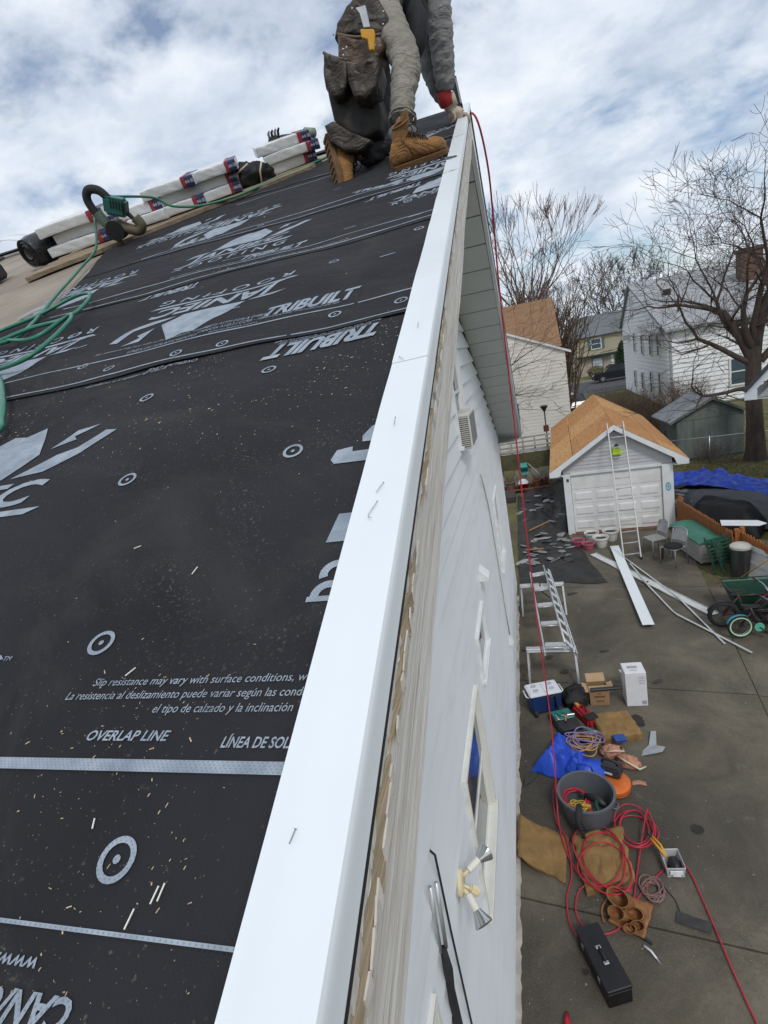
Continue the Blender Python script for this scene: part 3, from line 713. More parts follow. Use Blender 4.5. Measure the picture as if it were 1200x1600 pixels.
# floodlight with two lamps and a motion sensor
fl_ = thing('floodlight', 'twin floodlight with silver bulbs and cream base on the white siding', 'floodlight', (XW, 2.38, 2.87))
IVORY = M('ivory_plastic', (.70, .60, .38), .45, .1, 12); SOCK = M('white_lamp_socket', (.72, .70, .64), .45, .08, 12)
BULB = NB('silver_lamp_glass', .16, .85, .5); BULB.col((.55, .56, .56)); BULB = BULB.m
m_ = MB(); m_.bx(0.004, .03, -.075, .075, -.08, .08); obj('mounting_block', m_, M('grey_block', (.40, .42, .46), .6, .1, 8), fl_, bevel=.004)
m_ = MB(); m_.lathe([(.072, 0), (.074, .012), (.066, .024), (.045, .03)], 24); me = m_.mesh('b', True)
obj('base_plate', me, IVORY, fl_, loc=(.03, 0, 0), rot=(0, R(90), 0))
def lamp(p0, d, name):
    d = Vector(d).normalized(); p0 = Vector(p0); q = d.to_track_quat('Z', 'Y').to_euler()
    m_ = MB(); m_.lathe([(.018, 0), (.022, .012), (.022, .075), (.025, .085)], 16); s_ = obj('lamp_socket', m_, SOCK, fl_, smooth=True, auto=40, loc=p0, rot=q)
    m_ = MB(); m_.lathe([(.020, .08), (.026, .092), (.040, .125), (.052, .150), (.054, .158), (.050, .162), (.02, .166)], 22); obj('bulb', m_, BULB, s_, smooth=True, auto=50)
    m_ = MB(); m_.tube([p0-d*.0, Vector((.055, p0.y*.5, p0.z*.6))], .012, 8); obj('knuckle', m_, IVORY, fl_, smooth=True)
lamp((.085, .055, .03), (.62, .75, .1), 'far'); lamp((.085, -.045, -.03), (.52, -.62, -.5), 'near')
m_ = MB(); m_.box((.115, .0, -.055), (.06, .05, .045), Matrix.Rotation(.5, 3, 'Y')); s_ = obj('motion_sensor', m_, IVORY, fl_, bevel=.01, seg=2)
m_ = MB(); m_.tube([(.05, 0, -.02), (.1, 0, -.045)], .010, 8); obj('sensor_arm', m_, IVORY, fl_, smooth=True)
# dryer vent hood and small tap box
v_ = thing('dryer_vent', 'small white dryer vent hood on the gable wall', 'vent', (XW, 5.55, 3.45))
m_ = MB(); m_.bx(.003, .02, -.11, .11, -.1, .12); obj('flange', m_, WHITE, v_, bevel=.003)
m_ = MB(); m_.prism([(.02, -.09, .1), (.02, -.09, -.05), (.13, -.09, -.06), (.13, -.09, -.01)], (0, .18, 0)); obj('hood', m_, WHITE, v_, bevel=.004)
v_ = thing('wall_vent', 'tiny white vent cap low on the gable wall beside the work platform', 'vent', (XW, 8.2, 1.12))
m_ = MB(); m_.bx(.003, .02, -.09, .09, -.1, .1); obj('flange', m_, WHITE, v_, bevel=.003); m_ = MB(); m_.prism([(.02, -.07, .08), (.02, -.07, -.07), (.09, -.07, -.07)], (0, .14, 0)); obj('hood', m_, WHITE, v_)
m_ = MB(); m_.tube([(XW+.05, 7.02, 4.25), (XW+.05, 7.2, 4.05), (XW+.05, 7.55, 3.6), (XW+.05, 7.82, 2.6), (XW+.05, 7.95, 1.75), (XW+.05, 8.12, 1.25)], .009, 8)
tag(obj('wall_conduit', m_, M('cream_conduit', (.48, .46, .38), .6, .15, 8), smooth=True), 'thin cream conduit bending down the white gable wall', 'conduit')
m_ = MB(); m_.tube([(XW-.02, 1.99, 3.60), (XW+.046, 2.0, 3.50), (XW+.046, 2.01, 3.0), (XW+.046, 2.05, 2.2), (XW+.046, 2.1, 1.2)], .006, 8)
tag(obj('wall_cable', m_, BLACKP, smooth=True), 'thin black cable running down the siding near the roof edge', 'cable')
sm = thing('service_drop', 'electric service cable bracket ending in black tape on the siding', 'cable bracket', (XW, 1.82, 2.6))
m_ = MB()
for k in (-1, 1): m_.tube([(XW+.06+.012*k, 1.845+.012*k, 3.50), (XW+.05+.012*k, 1.83+.012*k, 3.12)], .010, 8)
wpart('twin_conductor', m_, ALU, sm, smooth=True)
m_ = MB(); m_.tube([(XW+.05, 1.83, 3.13), (XW+.055, 1.825, 3.0), (XW+.05, 1.82, 2.88), (XW+.05, 1.815, 2.6), (XW+.05, 1.81, 2.2)], [.016, .024, .02, .026, .02], 10); wpart('taped_splice', m_, BLACKR, sm, smooth=True)
# ------------------------------------------------------------------ garage
GAR = (.84, 16.2, 0); GRZ = R(-3.5)
gar = thing('garage', 'small grey sided garage with bare plywood roof and white panel door', 'garage', GAR, GRZ)
GSID = mk_siding('pale_grey_siding', (.50, .50, .52), (.34, .34, .34), .4)
GW, GD, GH, GP, GS = 2.9, 8.2, 1.98, 3.2, .652
m_ = MB(); m_.bx(.02, .12, .1, GD, -.05, GH+.1); m_.bx(GW-.12, GW-.02, .1, GD, -.05, GH+.1); m_.bx(.12, GW-.12, GD-.1, GD, -.05, GH+.1)
m_.prism([(.02, .06, 1.86), (GW-.02, .06, 1.86), (GW-.02, .06, 2.2), (GW/2, .06, 3.1), (.02, .06, 2.2)], (0, .06, 0))
gwall = obj('wall', m_, GSID, gar)
for sx in (0, 1):
    m_ = MB(); a = -.002 if sx == 0 else 2.62; m_.bx(a, a+.2 if sx == 0 else GW+.002, -.01, .115, 0, 1.87); obj('door_post', m_, WHITE, gar, bevel=.006)
m_ = MB(); m_.bx(.199, 2.619, -.004, .1, 1.825, 1.90); obj('door_header', m_, WHITE, gar, bevel=.004)
z = 1.905; k = 0
while z < 3.0:
    z1 = z+.105; m_ = MB()
    def hw(zz_): return min(GW/2-.004, (GP-.03-zz_)/GS)
    a, b = hw(z), hw(z1)
    q = [(.036, z-.008), (.054, z1+.002), (.062, z1+.002), (.062, z-.008)]
    if b > .05:
        xs = [(GW/2-a, GW/2+a), (GW/2-b, GW/2+b), (GW/2-b, GW/2+b), (GW/2-a, GW/2+a)]
        m_.add([(x[0], y, zz_) for x, (y, zz_) in zip(xs, q)]+[(x[1], y, zz_) for x, (y, zz_) in zip(xs, q)], [(0,1,2,3),(7,6,5,4),(0,4,5,1),(1,5,6,2),(2,6,7,3),(3,7,4,0)])
        obj('clapboard', m_, GSID, gwall)
    z = z1
# door: four sections, raised panels in three of them
DOORM = M('white_garage_door', (.74, .74, .73), .45, .05, 3, dirt=(.4, .39, .36), dirtamt=.5)
gd = bpy.data.objects.new('garage_door', None); C.objects.link(gd); gd.parent = gar
sh = 1.775/4
for r_ in range(4):
    m_ = MB(); m_.bx(.205, 2.615, .06, .10, .045+r_*sh+.004, .045+(r_+1)*sh-.004); obj('section', m_, DOORM, gd, bevel=.006)
    if r_ == 3: continue
    for c_ in range(4):
        x0 = .27+c_*.588; m_ = MB(); zb = .045+r_*sh+.10
        m_.add([(x0, .0595, zb), (x0+.50, .0595, zb), (x0+.50, .0595, zb+.26), (x0, .0595, zb+.26), (x0+.04, .044, zb+.04), (x0+.46, .044, zb+.04), (x0+.46, .044, zb+.22), (x0+.04, .044, zb+.22)],
               [(4,5,6,7),(0,1,5,4),(1,2,6,5),(2,3,7,6),(3,0,4,7)]); obj('raised_panel', m_, DOORM, gd)
m_ = MB(); m_.bx(.1, 2.7, -.05, .12, -.03, .035); obj('threshold', m_, M('rusty_sill', (.16, .09, .06), .9, .3, 8), gar)
# roof: rake trim and plywood sheets
PLYS = []
for k in range(3):
    b = NB('plywood_%s' % ('amber', 'tan', 'ochre')[k], .75, 0, .25); col = ((.42, .19, .065), (.50, .26, .10), (.44, .22, .08))[k]
    co = b.co((7, .8, 1), loc=(k*3, k, 0)); g_ = b.noise(3, 7, .65, 1.2, co)
    c = b.ramp(g_, [(.3, tuple(x*.55 for x in col)), (.5, col), (.72, tuple(min(1, x*1.35) for x in col))])
    c = b.mix(b.ramp(b.noise(2.4, 3, .5, 2.5, b.co((2.2, 1, 1))), [(.66, (0,)), (.72, (.85,))]), c, tuple(x*.3 for x in col))
    c = b.mix(b.ramp(b.noise(1.3, 4), [(.4, (0,)), (.7, (.35,))]), c, (.50, .31, .15))
    b.col(c); b.bump(g_, .2, .004); PLYS.append(b.m)
FO, BO, EO = -.17, GD+.12, .37
ang = math.atan(GS)
random.seed(4)
L_ = (GW/2+EO)/math.cos(ang)
for sx in (-1, 1):
    for row in range(2):
        s0, s1 = (L_*.0, L_*.62) if row == 0 else (L_*.62, L_)
        cuts = [FO]; y = FO+(1.25 if row else 2.44)
        while y < BO-.3: cuts.append(y); y += 2.44
        cuts.append(BO)
        for i in range(len(cuts)-1):
            g_ = .006; P = []
            for (s_, yy) in ((s0+g_*(row == 1)+.004, cuts[i]+g_), (s1-g_, cuts[i]+g_), (s1-g_, cuts[i+1]-g_), (s0+g_*(row == 1)+.004, cuts[i+1]-g_)):
                P.append((GW/2+sx*s_*math.cos(ang), yy, GP-s_*math.sin(ang)))
            m_ = MB(); m_.prism(P, (0, 0, -.017)); obj('plywood_sheet', m_, PLYS[random.randrange(3)], gar)
m_ = MB()
for sx in (-1, 1):
    e = (GW/2+sx*(GW/2+EO), GP-GS*(GW/2+EO)-.02); pk = (GW/2, GP-.02)
    m_.prism([(pk[0], FO, pk[1]), (e[0], FO, e[1]), (e[0], FO, e[1]-.13), (e[0]-sx*.0-sx*.28, FO, e[1]-.13), (e[0]-sx*.36, FO, e[1]+.36*GS-.16), (pk[0], FO, pk[1]-.14)], (0, -.025, 0))
    m_.bx(min(e[0], e[0]-sx*.02), max(e[0], e[0]-sx*.02), FO, BO, e[1]-.13, e[1]+.0)
    m_.bx(min(e[0]-sx*.02, GW/2+sx*GW/2), max(e[0]-sx*.02, GW/2+sx*GW/2), FO, BO, e[1]-.13, e[1]-.118)
obj('rake_trim', m_, WHITE, gar)
m_ = MB(); m_.prism([(GW/2-.19, .03, 2.96), (GW/2+.19, .03, 2.96), (GW/2, .03, 3.06)], (0, .02, 0)); obj('gable_vent', m_, M('dark_vent', (.03, .03, .03), .8), gar)
m_ = MB(); m_.bx(1.39, 1.61, -.05, .05, 2.34, 2.5); m_.bx(1.37, 1.63, -.10, .04, 2.31, 2.345); obj('lime_fixture', m_, M('lime_plastic', (.45, .60, .05), .5), gar, bevel=.01)
m_ = MB(); m_.lathe([(.05, 0), (.06, .05), (.02, .11)], 10, o=(1.5, -.02, 2.5)); obj('lamp_head', m_, BLACKP, gar, smooth=True)
m_ = MB(); m_.lathe([(.045, 0), (.05, .04), (.03, .07)], 12, o=(-.08, -.24, 1.80)); m_.tube([(-.08, -.2, 1.88), (-.08, -.24, 1.86)], .02, 8); obj('eave_lamp', m_, BLACKP, gar, smooth=True)
m_ = MB(); m_.bx(.09, .15, -.022, -.011, 1.66, 1.74); obj('key_box', m_, BLACKP, gar)
# blue painted mark on the right post: a disc with a figure ring
m_ = MB(); n = 18
m_.add([(2.76+.075*math.cos(k*2*math.pi/n), -.0135, 1.22+.13*math.sin(k*2*math.pi/n)) for k in range(n)], [tuple(range(n))])
obj('blue_plaque', m_, M('pale_blue_plaque', (.16, .38, .47), .5, .4, 14), gar, fixn=False)
m_ = MB(); m_.lathe([(.030, 0), (.042, .0)], 14, caps=(False, False), sy=1.7); obj('plaque_ring', m_, WHITE, gar, loc=(2.76, -.016, 1.22), rot=(R(90), 0, 0), fixn=False)
# ------------------------------------------------------------------ extension ladder on the garage
LADM = M('dull_ladder_aluminium', (.42, .42, .42), .5, .1, 10, metal=.15)
ld = thing('extension_ladder', 'tall aluminium extension ladder leaning on the garage gable', 'ladder', (2.2, 13.87, 0))
A = [Vector((1.99, 13.80, 0)), Vector((2.40, 13.86, 0))]; T = [Vector((2.13, 16.02, 3.22)), Vector((2.54, 16.0, 3.22))]
for i in (0, 1):
    m_ = MB(); m_.bar(A[i], T[i], .026, .06, upv=(0, -1, .6)); wpart('rail', m_, LADM, ld)
    m_ = MB(); m_.box(A[i]+Vector((0, 0, .03)), (.05, .09, .06)); wpart('foot', m_, BLACKR, ld, bevel=.008)
n = 13
for k in range(n):
    t = (k+.55)/n; m_ = MB(); m_.tube([A[0]+(T[0]-A[0])*t, A[1]+(T[1]-A[1])*t], .016, 8); wpart('rung', m_, LADM, ld, smooth=True)
# ------------------------------------------------------------------ houses behind
def board_wall(parent, p0, p1, z0, ztops, expo, mat, thick=.02, name='clapboard', outward=None):
    """clapboards along p0->p1 (xy); ztops(t): wall height at fraction t; clipped by scanning"""
    p0 = Vector((*p0, 0)); p1 = Vector((*p1, 0)); d = p1-p0; Ln = d.length; t_ = d/Ln; nrm = Vector((t_.y, -t_.x, 0)) if outward is None else Vector(outward)
    z = z0
    N_ = 80; hs = [ztops(i/N_) for i in range(N_+1)]; top_ = max(hs)
    while z < top_-.03:
        z1 = min(z+expo, top_)
        i0 = [i for i in range(N_+1) if hs[i] >= z+.01]; i1 = [i for i in range(N_+1) if hs[i] >= z1-.001]
        if not i0: break
        if not i1: i1 = [i0[len(i0)//2]]*2
        a0, b0, a1, b1 = i0[0]/N_, i0[-1]/N_, i1[0]/N_, i1[-1]/N_
        m_ = MB(); q = [(a0, b0, z-.012, thick), (a1, b1, z1, .004), (a1, b1, z1, -.01), (a0, b0, z-.012, -.01)]
        va = [p0+d*a+nrm*o+Vector((0, 0, zz_)) for a, b, zz_, o in q]; vb = [p0+d*b+nrm*o+Vector((0, 0, zz_)) for a, b, zz_, o in q]
        m_.add(va+vb, [(0,1,2,3),(7,6,5,4),(0,4,5,1),(1,5,6,2),(2,6,7,3),(3,7,4,0)]); wpart(name, m_, mat, parent)
        z += expo
def hwin(parent, c, t, nrm, wd, ht, frame=WHITE, glass=GLASS, shutters=None, mull=True):
    """window on a wall: centre c, direction t, outward nrm"""
    c = Vector(c); t = Vector(t).normalized(); nrm = Vector(nrm).normalized(); m = Matrix((t, nrm, Vector((0, 0, 1)))).transposed()
    f_ = MB()
    for (dx, dz, w_, h_) in ((0, ht/2+.05, wd+.2, .1), (0, -ht/2-.05, wd+.24, .1), (-wd/2-.05, 0, .1, ht-.002), (wd/2+.05, 0, .1, ht-.002))+(((0, 0, wd-.002, .06),) if mull else ()):
        f_.box(c+m @ Vector((dx, .05, dz)), (w_, .12, h_), m)
    w_ = wpart('window', f_, frame, parent)
    g_ = MB(); g_.box(c+m @ Vector((0, .035, 0)), (wd-.004, .10, ht-.004), m); wpart('pane', g_, glass, w_)
    if shutters:
        for sx in (-1, 1):
            s_ = MB(); s_.box(c+m @ Vector((sx*(wd/2+.28), .05, 0)), (.34, .07, ht+.15), m); wpart('shutter', s_, shutters, w_)
# --- cream house behind the garage
CRS = mk_siding('cream_siding', (.74, .71, .64), (.6, .56, .48), .3); BRN = mk_shingle('brown_shingles', (.22, .13, .075), (.28, .17, .10), 1.0, (0, 0, 0), .16, .35)
ch = thing('cream_house', 'cream sided house with brown shingle roof behind the garage', 'house', (-.5, 28, 0))
m_ = MB(); m_.prism([(-5, 27.03, 0), (2.03, 27.03, 0), (2.03, 27.03, 5.14), (-1.9, 27.03, 6.96), (-5, 27.03, 5.5)], (0, 2.5, 0)); w_ = wpart('wall', m_, CRS, ch)
board_wall(w_, (-5, 27.02), (2.04, 27.02), .1, lambda t: min(5.14+(1-t)*7.04*.463, 5.5+t*7.04*.47), .16, CRS, .02)
m_ = MB(); m_.prism([(2.3, 26.9, 5.08), (-1.9, 26.9, 7.03), (-1.9, 26.9, 6.93), (2.3, 26.9, 4.98)], (0, 2.75, 0)); m_.prism([(-1.9, 26.9, 7.03), (-5.3, 26.9, 5.45), (-5.3, 26.9, 5.35), (-1.9, 26.9, 6.93)], (0, 2.75, 0)); wpart('porch_roof', m_, WHITE, ch)
m_ = MB(); m_.bx(-6, 1.95, 29.6, 37, 0, 5.4); wpart('rear_wall', m_, CRS, ch)
m_ = MB(); m_.prism([(2.1, 29.4, 5.3), (2.1, 33.2, 7.9), (2.1, 37.2, 5.3)], (-8.4, 0, 0)); wpart('roof', m_, BRN, ch)
hwin(ch, (-.55, 27.02, 2.3), (1, 0, 0), (0, -1, 0), .5, 1.5, WHITE, GLASS, None, False)
m_ = MB(); m_.tube([(1.55, 27.0, 1.0), (1.55, 26.93, 1.0)], .09, 14); wpart('wall_meter', m_, M('meter_grey', (.25, .26, .26), .5), ch)
m_ = MB(); m_.bx(-.95, -.84, 26.93, 26.99, .3, 5.4); wpart('downpipe', m_, WHITE, ch)
# --- tan house across the road
TAN = mk_siding('tan_siding', (.40, .36, .25), (.30, .27, .2), .3); GRYS = mk_shingle('slate_grey_shingles', (.12, .13, .14), (.17, .18, .19), 1, (0, 0, 0), .2, .5); STONE = M('tan_stone', (.36, .32, .26), .9, .3, 1.5, .4, 6)
th_ = thing('tan_house', 'two storey tan house with grey roof and green shutters across the road', 'house', (11, 80, 0))
m_ = MB(); m_.bx(7.35, 17, 77.1, 85, 0, 2.55); wpart('lower_wall', m_, STONE, th_)
m_ = MB(); m_.bx(7.2, 17, 76.5, 85, 2.6, 5.1); uw = wpart('upper_wall', m_, TAN, th_); board_wall(uw, (7.2, 76.49), (17, 76.49), 2.62, lambda t: 5.08, .22, TAN, .03)
m_ = MB(); m_.bx(7.15, 17.05, 76.4, 85, 2.44, 2.6); wpart('jetty_trim', m_, M('dark_green_trim', (.03, .06, .06), .6), th_)
m_ = MB(); m_.prism([(6.6, 76.0, 4.95), (6.9, 80.8, 7.6), (7.0, 85.6, 4.95)], (10.8, 0, 0)); wpart('roof', m_, GRYS, th_)
SHUT = M('green_grey_shutter', (.10, .15, .14), .6)
hwin(th_, (9.6, 76.46, 3.95), (1, 0, 0), (0, -1, 0), 1.1, 1.15, WHITE, GLASSB, SHUT); hwin(th_, (9.7, 77.08, 1.45), (1, 0, 0), (0, -1, 0), 1.15, 1.25, SHUT, M('white_blind', (.5, .55, .6), .5)); hwin(th_, (14, 76.46, 3.95), (1, 0, 0), (0, -1, 0), 1.1, 1.15, WHITE, GLASSB, SHUT)
m_ = MB(); m_.bx(11.9, 12.7, 77.02, 77.08, .1, 2.1); wpart('door', m_, SHUT, th_)
for k in range(3):
    m_ = MB(); m_.bx(11.35, 11.65, 77.0, 77.09, .75+k*.55, 1.15+k*.55); wpart('house_number_plate', m_, WHITE, th_)
# --- large white house on the right
WHS = mk_siding('bright_white_siding', (.78, .79, .79), (.5, .5, .48), .35); LGS = mk_shingle('light_grey_shingles', (.27, .28, .29), (.36, .37, .38), 1.0, (R(16), 0, 0), .2, .45)
wh = thing('white_house', 'large white clapboard house with light grey roof and brick chimney on the right', 'house', (14, 44, 0))
xg = lambda y: 8.9+.0125*(y-38)
m_ = MB(); prof = [(38, 0), (54, 0), (54, 5.7), (49.2, 8.6), (38, 5.05)]
m_.add([(xg(y), y, z) for y, z in prof]+[(22, y, z) for y, z in prof], [(0,1,2,3,4),(9,8,7,6,5)]+[(i, (i+1) % 5, 5+(i+1) % 5, 5+i) for i in range(5)]); w_ = wpart('wall', m_, WHS, wh)
board_wall(w_, (8.9, 37.98), (22, 37.98), .1, lambda t: 5.05, .27, WHS, .06)
def gz(t):
    y = 54-16*t; return 5.7+(54-y)/4.8*2.9 if y > 49.2 else 5.05+(y-38)/11.2*3.55
board_wall(w_, (xg(54)-.01, 54), (xg(38)-.01, 38), .1, gz, .27, WHS, .06, outward=(-1, 0, 0))
m_ = MB(); pr = [(37.5, 4.93), (49.2, 8.66), (54.4, 5.5), (54.4, 5.38), (49.2, 8.5), (37.5, 4.78)]
m_.add([(xg(y)-.25, y, z) for y, z in pr]+[(22.5, y, z) for y, z in pr], [(0,1,2,3,4,5),(11,10,9,8,7,6)]+[(i, (i+1) % 6, 6+(i+1) % 6, 6+i) for i in range(6)]); rf = wpart('roof', m_, LGS, wh)
BRK = M('red_brick', (.13, .075, .06), .9, .35, 6, .4, 30)
m_ = MB(); m_.bx(15.0, 16.3, 44, 45, 6.2, 8.9); m_.bx(14.92, 16.38, 43.9, 45.1, 8.9, 9.1); wpart('chimney', m_, BRK, rf)
m_ = MB(); m_.bx(10.3, 10.75, 44.4, 44.8, 7.1, 7.55); wpart('roof_vent', m_, BLACKP, rf)
m_ = MB(); m_.tube([(10.2, 40.5, 5.8), (10.2, 40.5, 6.7)], .06, 8); wpart('vent_pipe', m_, BLACKP, rf)
hwin(wh, (12.75, 37.97, 1.75), (1, 0, 0), (0, -1, 0), .9, 1.5, WHITE, GLASSB); hwin(wh, (12.8, 37.97, 4.3), (1, 0, 0), (0, -1, 0), .85, 1.0, WHITE, GLASS); hwin(wh, (16.5, 37.97, 4.2), (1, 0, 0), (0, -1, 0), .9, 1.4, WHITE, GLASS)
m_ = MB(); m_.bx(8.95, 9.08, 37.86, 37.96, .1, 5.0); wpart('downpipe', m_, M('grey_pipe', (.30, .31, .32), .5), wh)
gt = (xg(54)-xg(38), 16, 0); gn = (-1, .0125, 0)
for (yy, zc, hh) in ((40.2, 4.0, 1.3), (42.6, 4.0, 1.3), (45.5, 4.0, 1.3), (48.5, 4.2, 1.4), (40.2, 1.5, 1.4), (42.9, 1.4, 1.4), (46, 1.3, 1.2), (49, 1.3, 1.2), (49.0, 6.9, 1.5)): hwin(wh, (xg(yy)-.02, yy, zc), gt, gn, .55, hh, WHITE, GLASS)
m_ = MB(); m_.box((xg(51)-.3, 51, 4.6), (.5, .6, .4)); wpart('window_air_conditioner', m_, ACM, wh)
# dormer-like porch roof over the lower corner
m_ = MB(); m_.prism([(xg(38)-.9, 38.6, 4.9), (xg(38)-.2, 38.6, 5.3), (xg(38)-.2, 38.6, 4.85)], (-.3, 4.5, .1)); wpart('side_eave', m_, LGS, wh)
# --- neighbour's eave entering at the right edge
nb = thing('neighbour_house', 'neighbouring house, only its white eave corner in view at the right edge', 'house', (4.8, 14, 0), R(-27))
NBM = M('white_eave_trim', (.62, .66, .70), .5, .05, 3)
m_ = MB(); m_.prism([(0, 0, 3.80), (3.0, 0, 7.2), (3.0, 0, 6.98), (.24, 0, 3.86), (.24, 0, 3.62), (0, 0, 3.62)], (0, .05, 0)); obj('rake_board', m_, NBM, nb)
m_ = MB(); m_.prism([(-.04, -.05, 3.84), (3.0, -.05, 7.28), (6.04, -.05, 3.84), (5.95, -.05, 3.80), (3.0, -.05, 7.2), (.04, -.05, 3.80)], (0, 7, 0)); obj('roof', m_, mk_shingle('dark_neighbour_shingles', (.06, .06, .065), (.09, .09, .095)), nb)
m_ = MB(); m_.bx(.05, 5.95, .06, 6.9, 3.62, 3.64); obj('eave_soffit', m_, SOFFIT, nb)
m_ = MB(); m_.bx(.6, 5.4, .5, 6.5, 0, 3.61); obj('wall', m_, SIDING, nb)
m_ = MB(); m_.prism([(.25, .06, 3.66), (3, .06, 6.8), (5.75, .06, 3.66)], (0, .05, 0)); obj('gable_wall', m_, M('grey_gable', (.36, .37, .38), .6), nb)
m_ = MB(); m_.bx(.25, 5.7, .045, .059, 3.98, 4.0); obj('gable_batten', m_, M('dark_vent'), nb)
# ------------------------------------------------------------------ shed
sh_ = thing('garden_shed', 'weathered green garden shed with grey shingle roof under the bare tree', 'shed', (7, 24, 0), R(3))
SHM = M('weathered_green_ply', (.15, .18, .16), .85, .3, 1.2, .3, 20, stretch=(3, 3, .6), dirt=(.07, .07, .06)); SHR = mk_shingle('pale_shed_shingles', (.22, .23, .24), (.30, .31, .33), 1, (0, 0, 0), .2, .4)
m_ = MB(); m_.prism([(-1.22, 0, 0), (1.22, 0, 0), (1.22, 0, 1.68), (.08, 0, 2.28), (-1.22, 0, 1.68)], (0, 2.3, 0)); obj('wall', m_, SHM, sh_)
for k in range(4): m_ = MB(); m_.bx(-1.2+k*.61, -.60+k*.61-.01, -.012, -.001, .02, 1.58); obj('wall_panel', m_, SHM, sh_)
m_ = MB(); m_.bx(-1.22, 1.22, -.025, -.0005, 1.60, 1.66); m_.bx(-1.22, 1.22, -.02, -.0015, .72, .75); obj('batten', m_, SHM, sh_)
m_ = MB(); m_.prism([(-1.5, -.12, 1.62), (.08, -.12, 2.42), (.08, -.12, 2.36), (-1.5, -.12, 1.56)], (0, 2.6, 0)); m_.prism([(.08, -.12, 2.42), (1.42, -.12, 1.66), (1.42, -.12, 1.60), (.08, -.12, 2.36)], (0, 2.6, 0)); obj('roof', m_, SHR, sh_)
m_ = MB(); m_.prism([(-1.5, -.15, 1.63), (.08, -.15, 2.43), (1.42, -.15, 1.67), (1.42, -.15, 1.57), (.08, -.15, 2.31), (-1.5, -.15, 1.53)], (0, .03, 0)); obj('rake_board', m_, SHM, sh_)
# ------------------------------------------------------------------ trees and shrubs, all bare
BARK = M('dark_bark', (.075, .058, .047), .95, .4, 6, .8, 25, stretch=(1, 1, .3)); TWIG = M('brown_twigs', (.11, .075, .05), .9, .35, 4); TWIGR = M('reddish_twigs', (.12, .075, .06), .9, .3, 4); BARKG = M('grey_bark', (.10, .09, .08), .95, .3, 5)
def grow(thick, thin, p, d, ln, r, dep, spread, up, rnd, minr=.004, bend=.25):
    n = 4 if dep > 1 else 3; pts = [p.copy()]; rr = [r]; q = p.copy(); dd = d.copy()
    for i in range(n):
        dd = (dd+Vector((rnd.gauss(0, bend), rnd.gauss(0, bend), rnd.gauss(0, bend)*.6+up))*.5).normalized()
        q = q+dd*ln/n; pts.append(q.copy()); rr.append(max(minr, r*(1-.42*(i+1)/n)))
    (thick if r > .035 else thin).tube(pts, rr, 7 if r > .08 else (5 if r > .02 else 3), caps=False)
    if dep <= 0: return
    k = rnd.choice((2, 2, 3)) if dep > 1 else 3
    for j in range(k):
        a = Vector((rnd.gauss(0, 1), rnd.gauss(0, 1), rnd.gauss(0, .6))); a = (a-dd*a.dot(dd)).normalized()
        nd = (dd*(1-spread*.35)+a*spread*rnd.uniform(.6, 1.15)).normalized()
        grow(thick, thin, q, nd, ln*rnd.uniform(.66, .86), max(minr, rr[-1]*(.86 if j == 0 else .68)), dep-1, spread, up, rnd, minr, bend)
    if dep >= 2:                                    # side shoots along the branch
        for j in range(2):
            b = pts[rnd.randrange(1, n)]; a = Vector((rnd.gauss(0, 1), rnd.gauss(0, 1), rnd.gauss(0, .5))); a = (a-dd*a.dot(dd)).normalized()
            grow(thick, thin, b, (dd*.5+a).normalized(), ln*.55, max(minr, r*.32), max(0, dep-2), spread, up, rnd, minr, bend)
def tree(name, label, loc, limbs, trunk, seed, mat=BARK, tm=None, group=None, spread=.6, up=.12, minr=.004, bend=.25):
    rnd = random.Random(seed); t = thing(name, label, 'tree', loc, 0, group); a = MB(); b = MB()
    if trunk: a.tube(trunk[0], trunk[1], 12, caps=False)
    for (p, d, ln, r, dep) in limbs: grow(a, b, Vector(p), Vector(d).normalized(), ln, r, dep, spread, up, rnd, minr, bend)
    obj('trunk', a, mat, t, smooth=True, fixn=False); obj('crown', b, tm or mat, t, smooth=True, fixn=False); return t
tree('bare_tree', 'large bare dark tree with spreading branches beside the green shed', (8.15, 22.8, 0),
     [((-.12, 0, 3.75), (-.25, .1, 1), 2.0, .17, 5), ((.05, .05, 3.85), (.15, .2, 1), 2.4, .19, 6), ((-.18, -.05, 3.6), (-.9, -.1, .55), 2.0, .11, 5), ((.2, 0, 3.6), (.9, .1, .8), 2.0, .14, 5),
      ((-.2, 0, 2.7), (-1, -.2, .22), 1.9, .085, 4), ((0, 0, 4.0), (-.55, -.3, 1), 2.1, .13, 6), ((0, 0, 4.1), (.35, -.2, 1), 2.3, .14, 6), ((-.1, 0, 4.1), (-.9, .2, .9), 2.2, .10, 5), ((0, 0, 4.2), (-.15, -.1, 1), 2.6, .13, 6)],
     ([(0, 0, -.1), (.02, 0, .3), (0, 0, 1.4), (-.05, 0, 2.7), (-.03, 0, 3.6), (0, 0, 4.15)], [.42, .34, .28, .26, .25, .19]), 11, BARK, BARK, spread=.62, up=.08, minr=.006, bend=.3)
tree('bare_tree', 'bare round crowned tree far behind the tan house roof', (14.6, 92, 0), [((0, 0, 4), (x, y, 1), 3.6, .2, 5) for x, y in ((-.5, 0), (.5, .1), (0, .3), (-.2, -.3), (.25, -.2), (-.75, .2), (.75, 0))],
     ([(0, 0, 0), (0, 0, 2.5), (0, 0, 4.1)], [.5, .4, .34]), 5, BARKG, BARKG, spread=.45, up=.14, minr=.022)
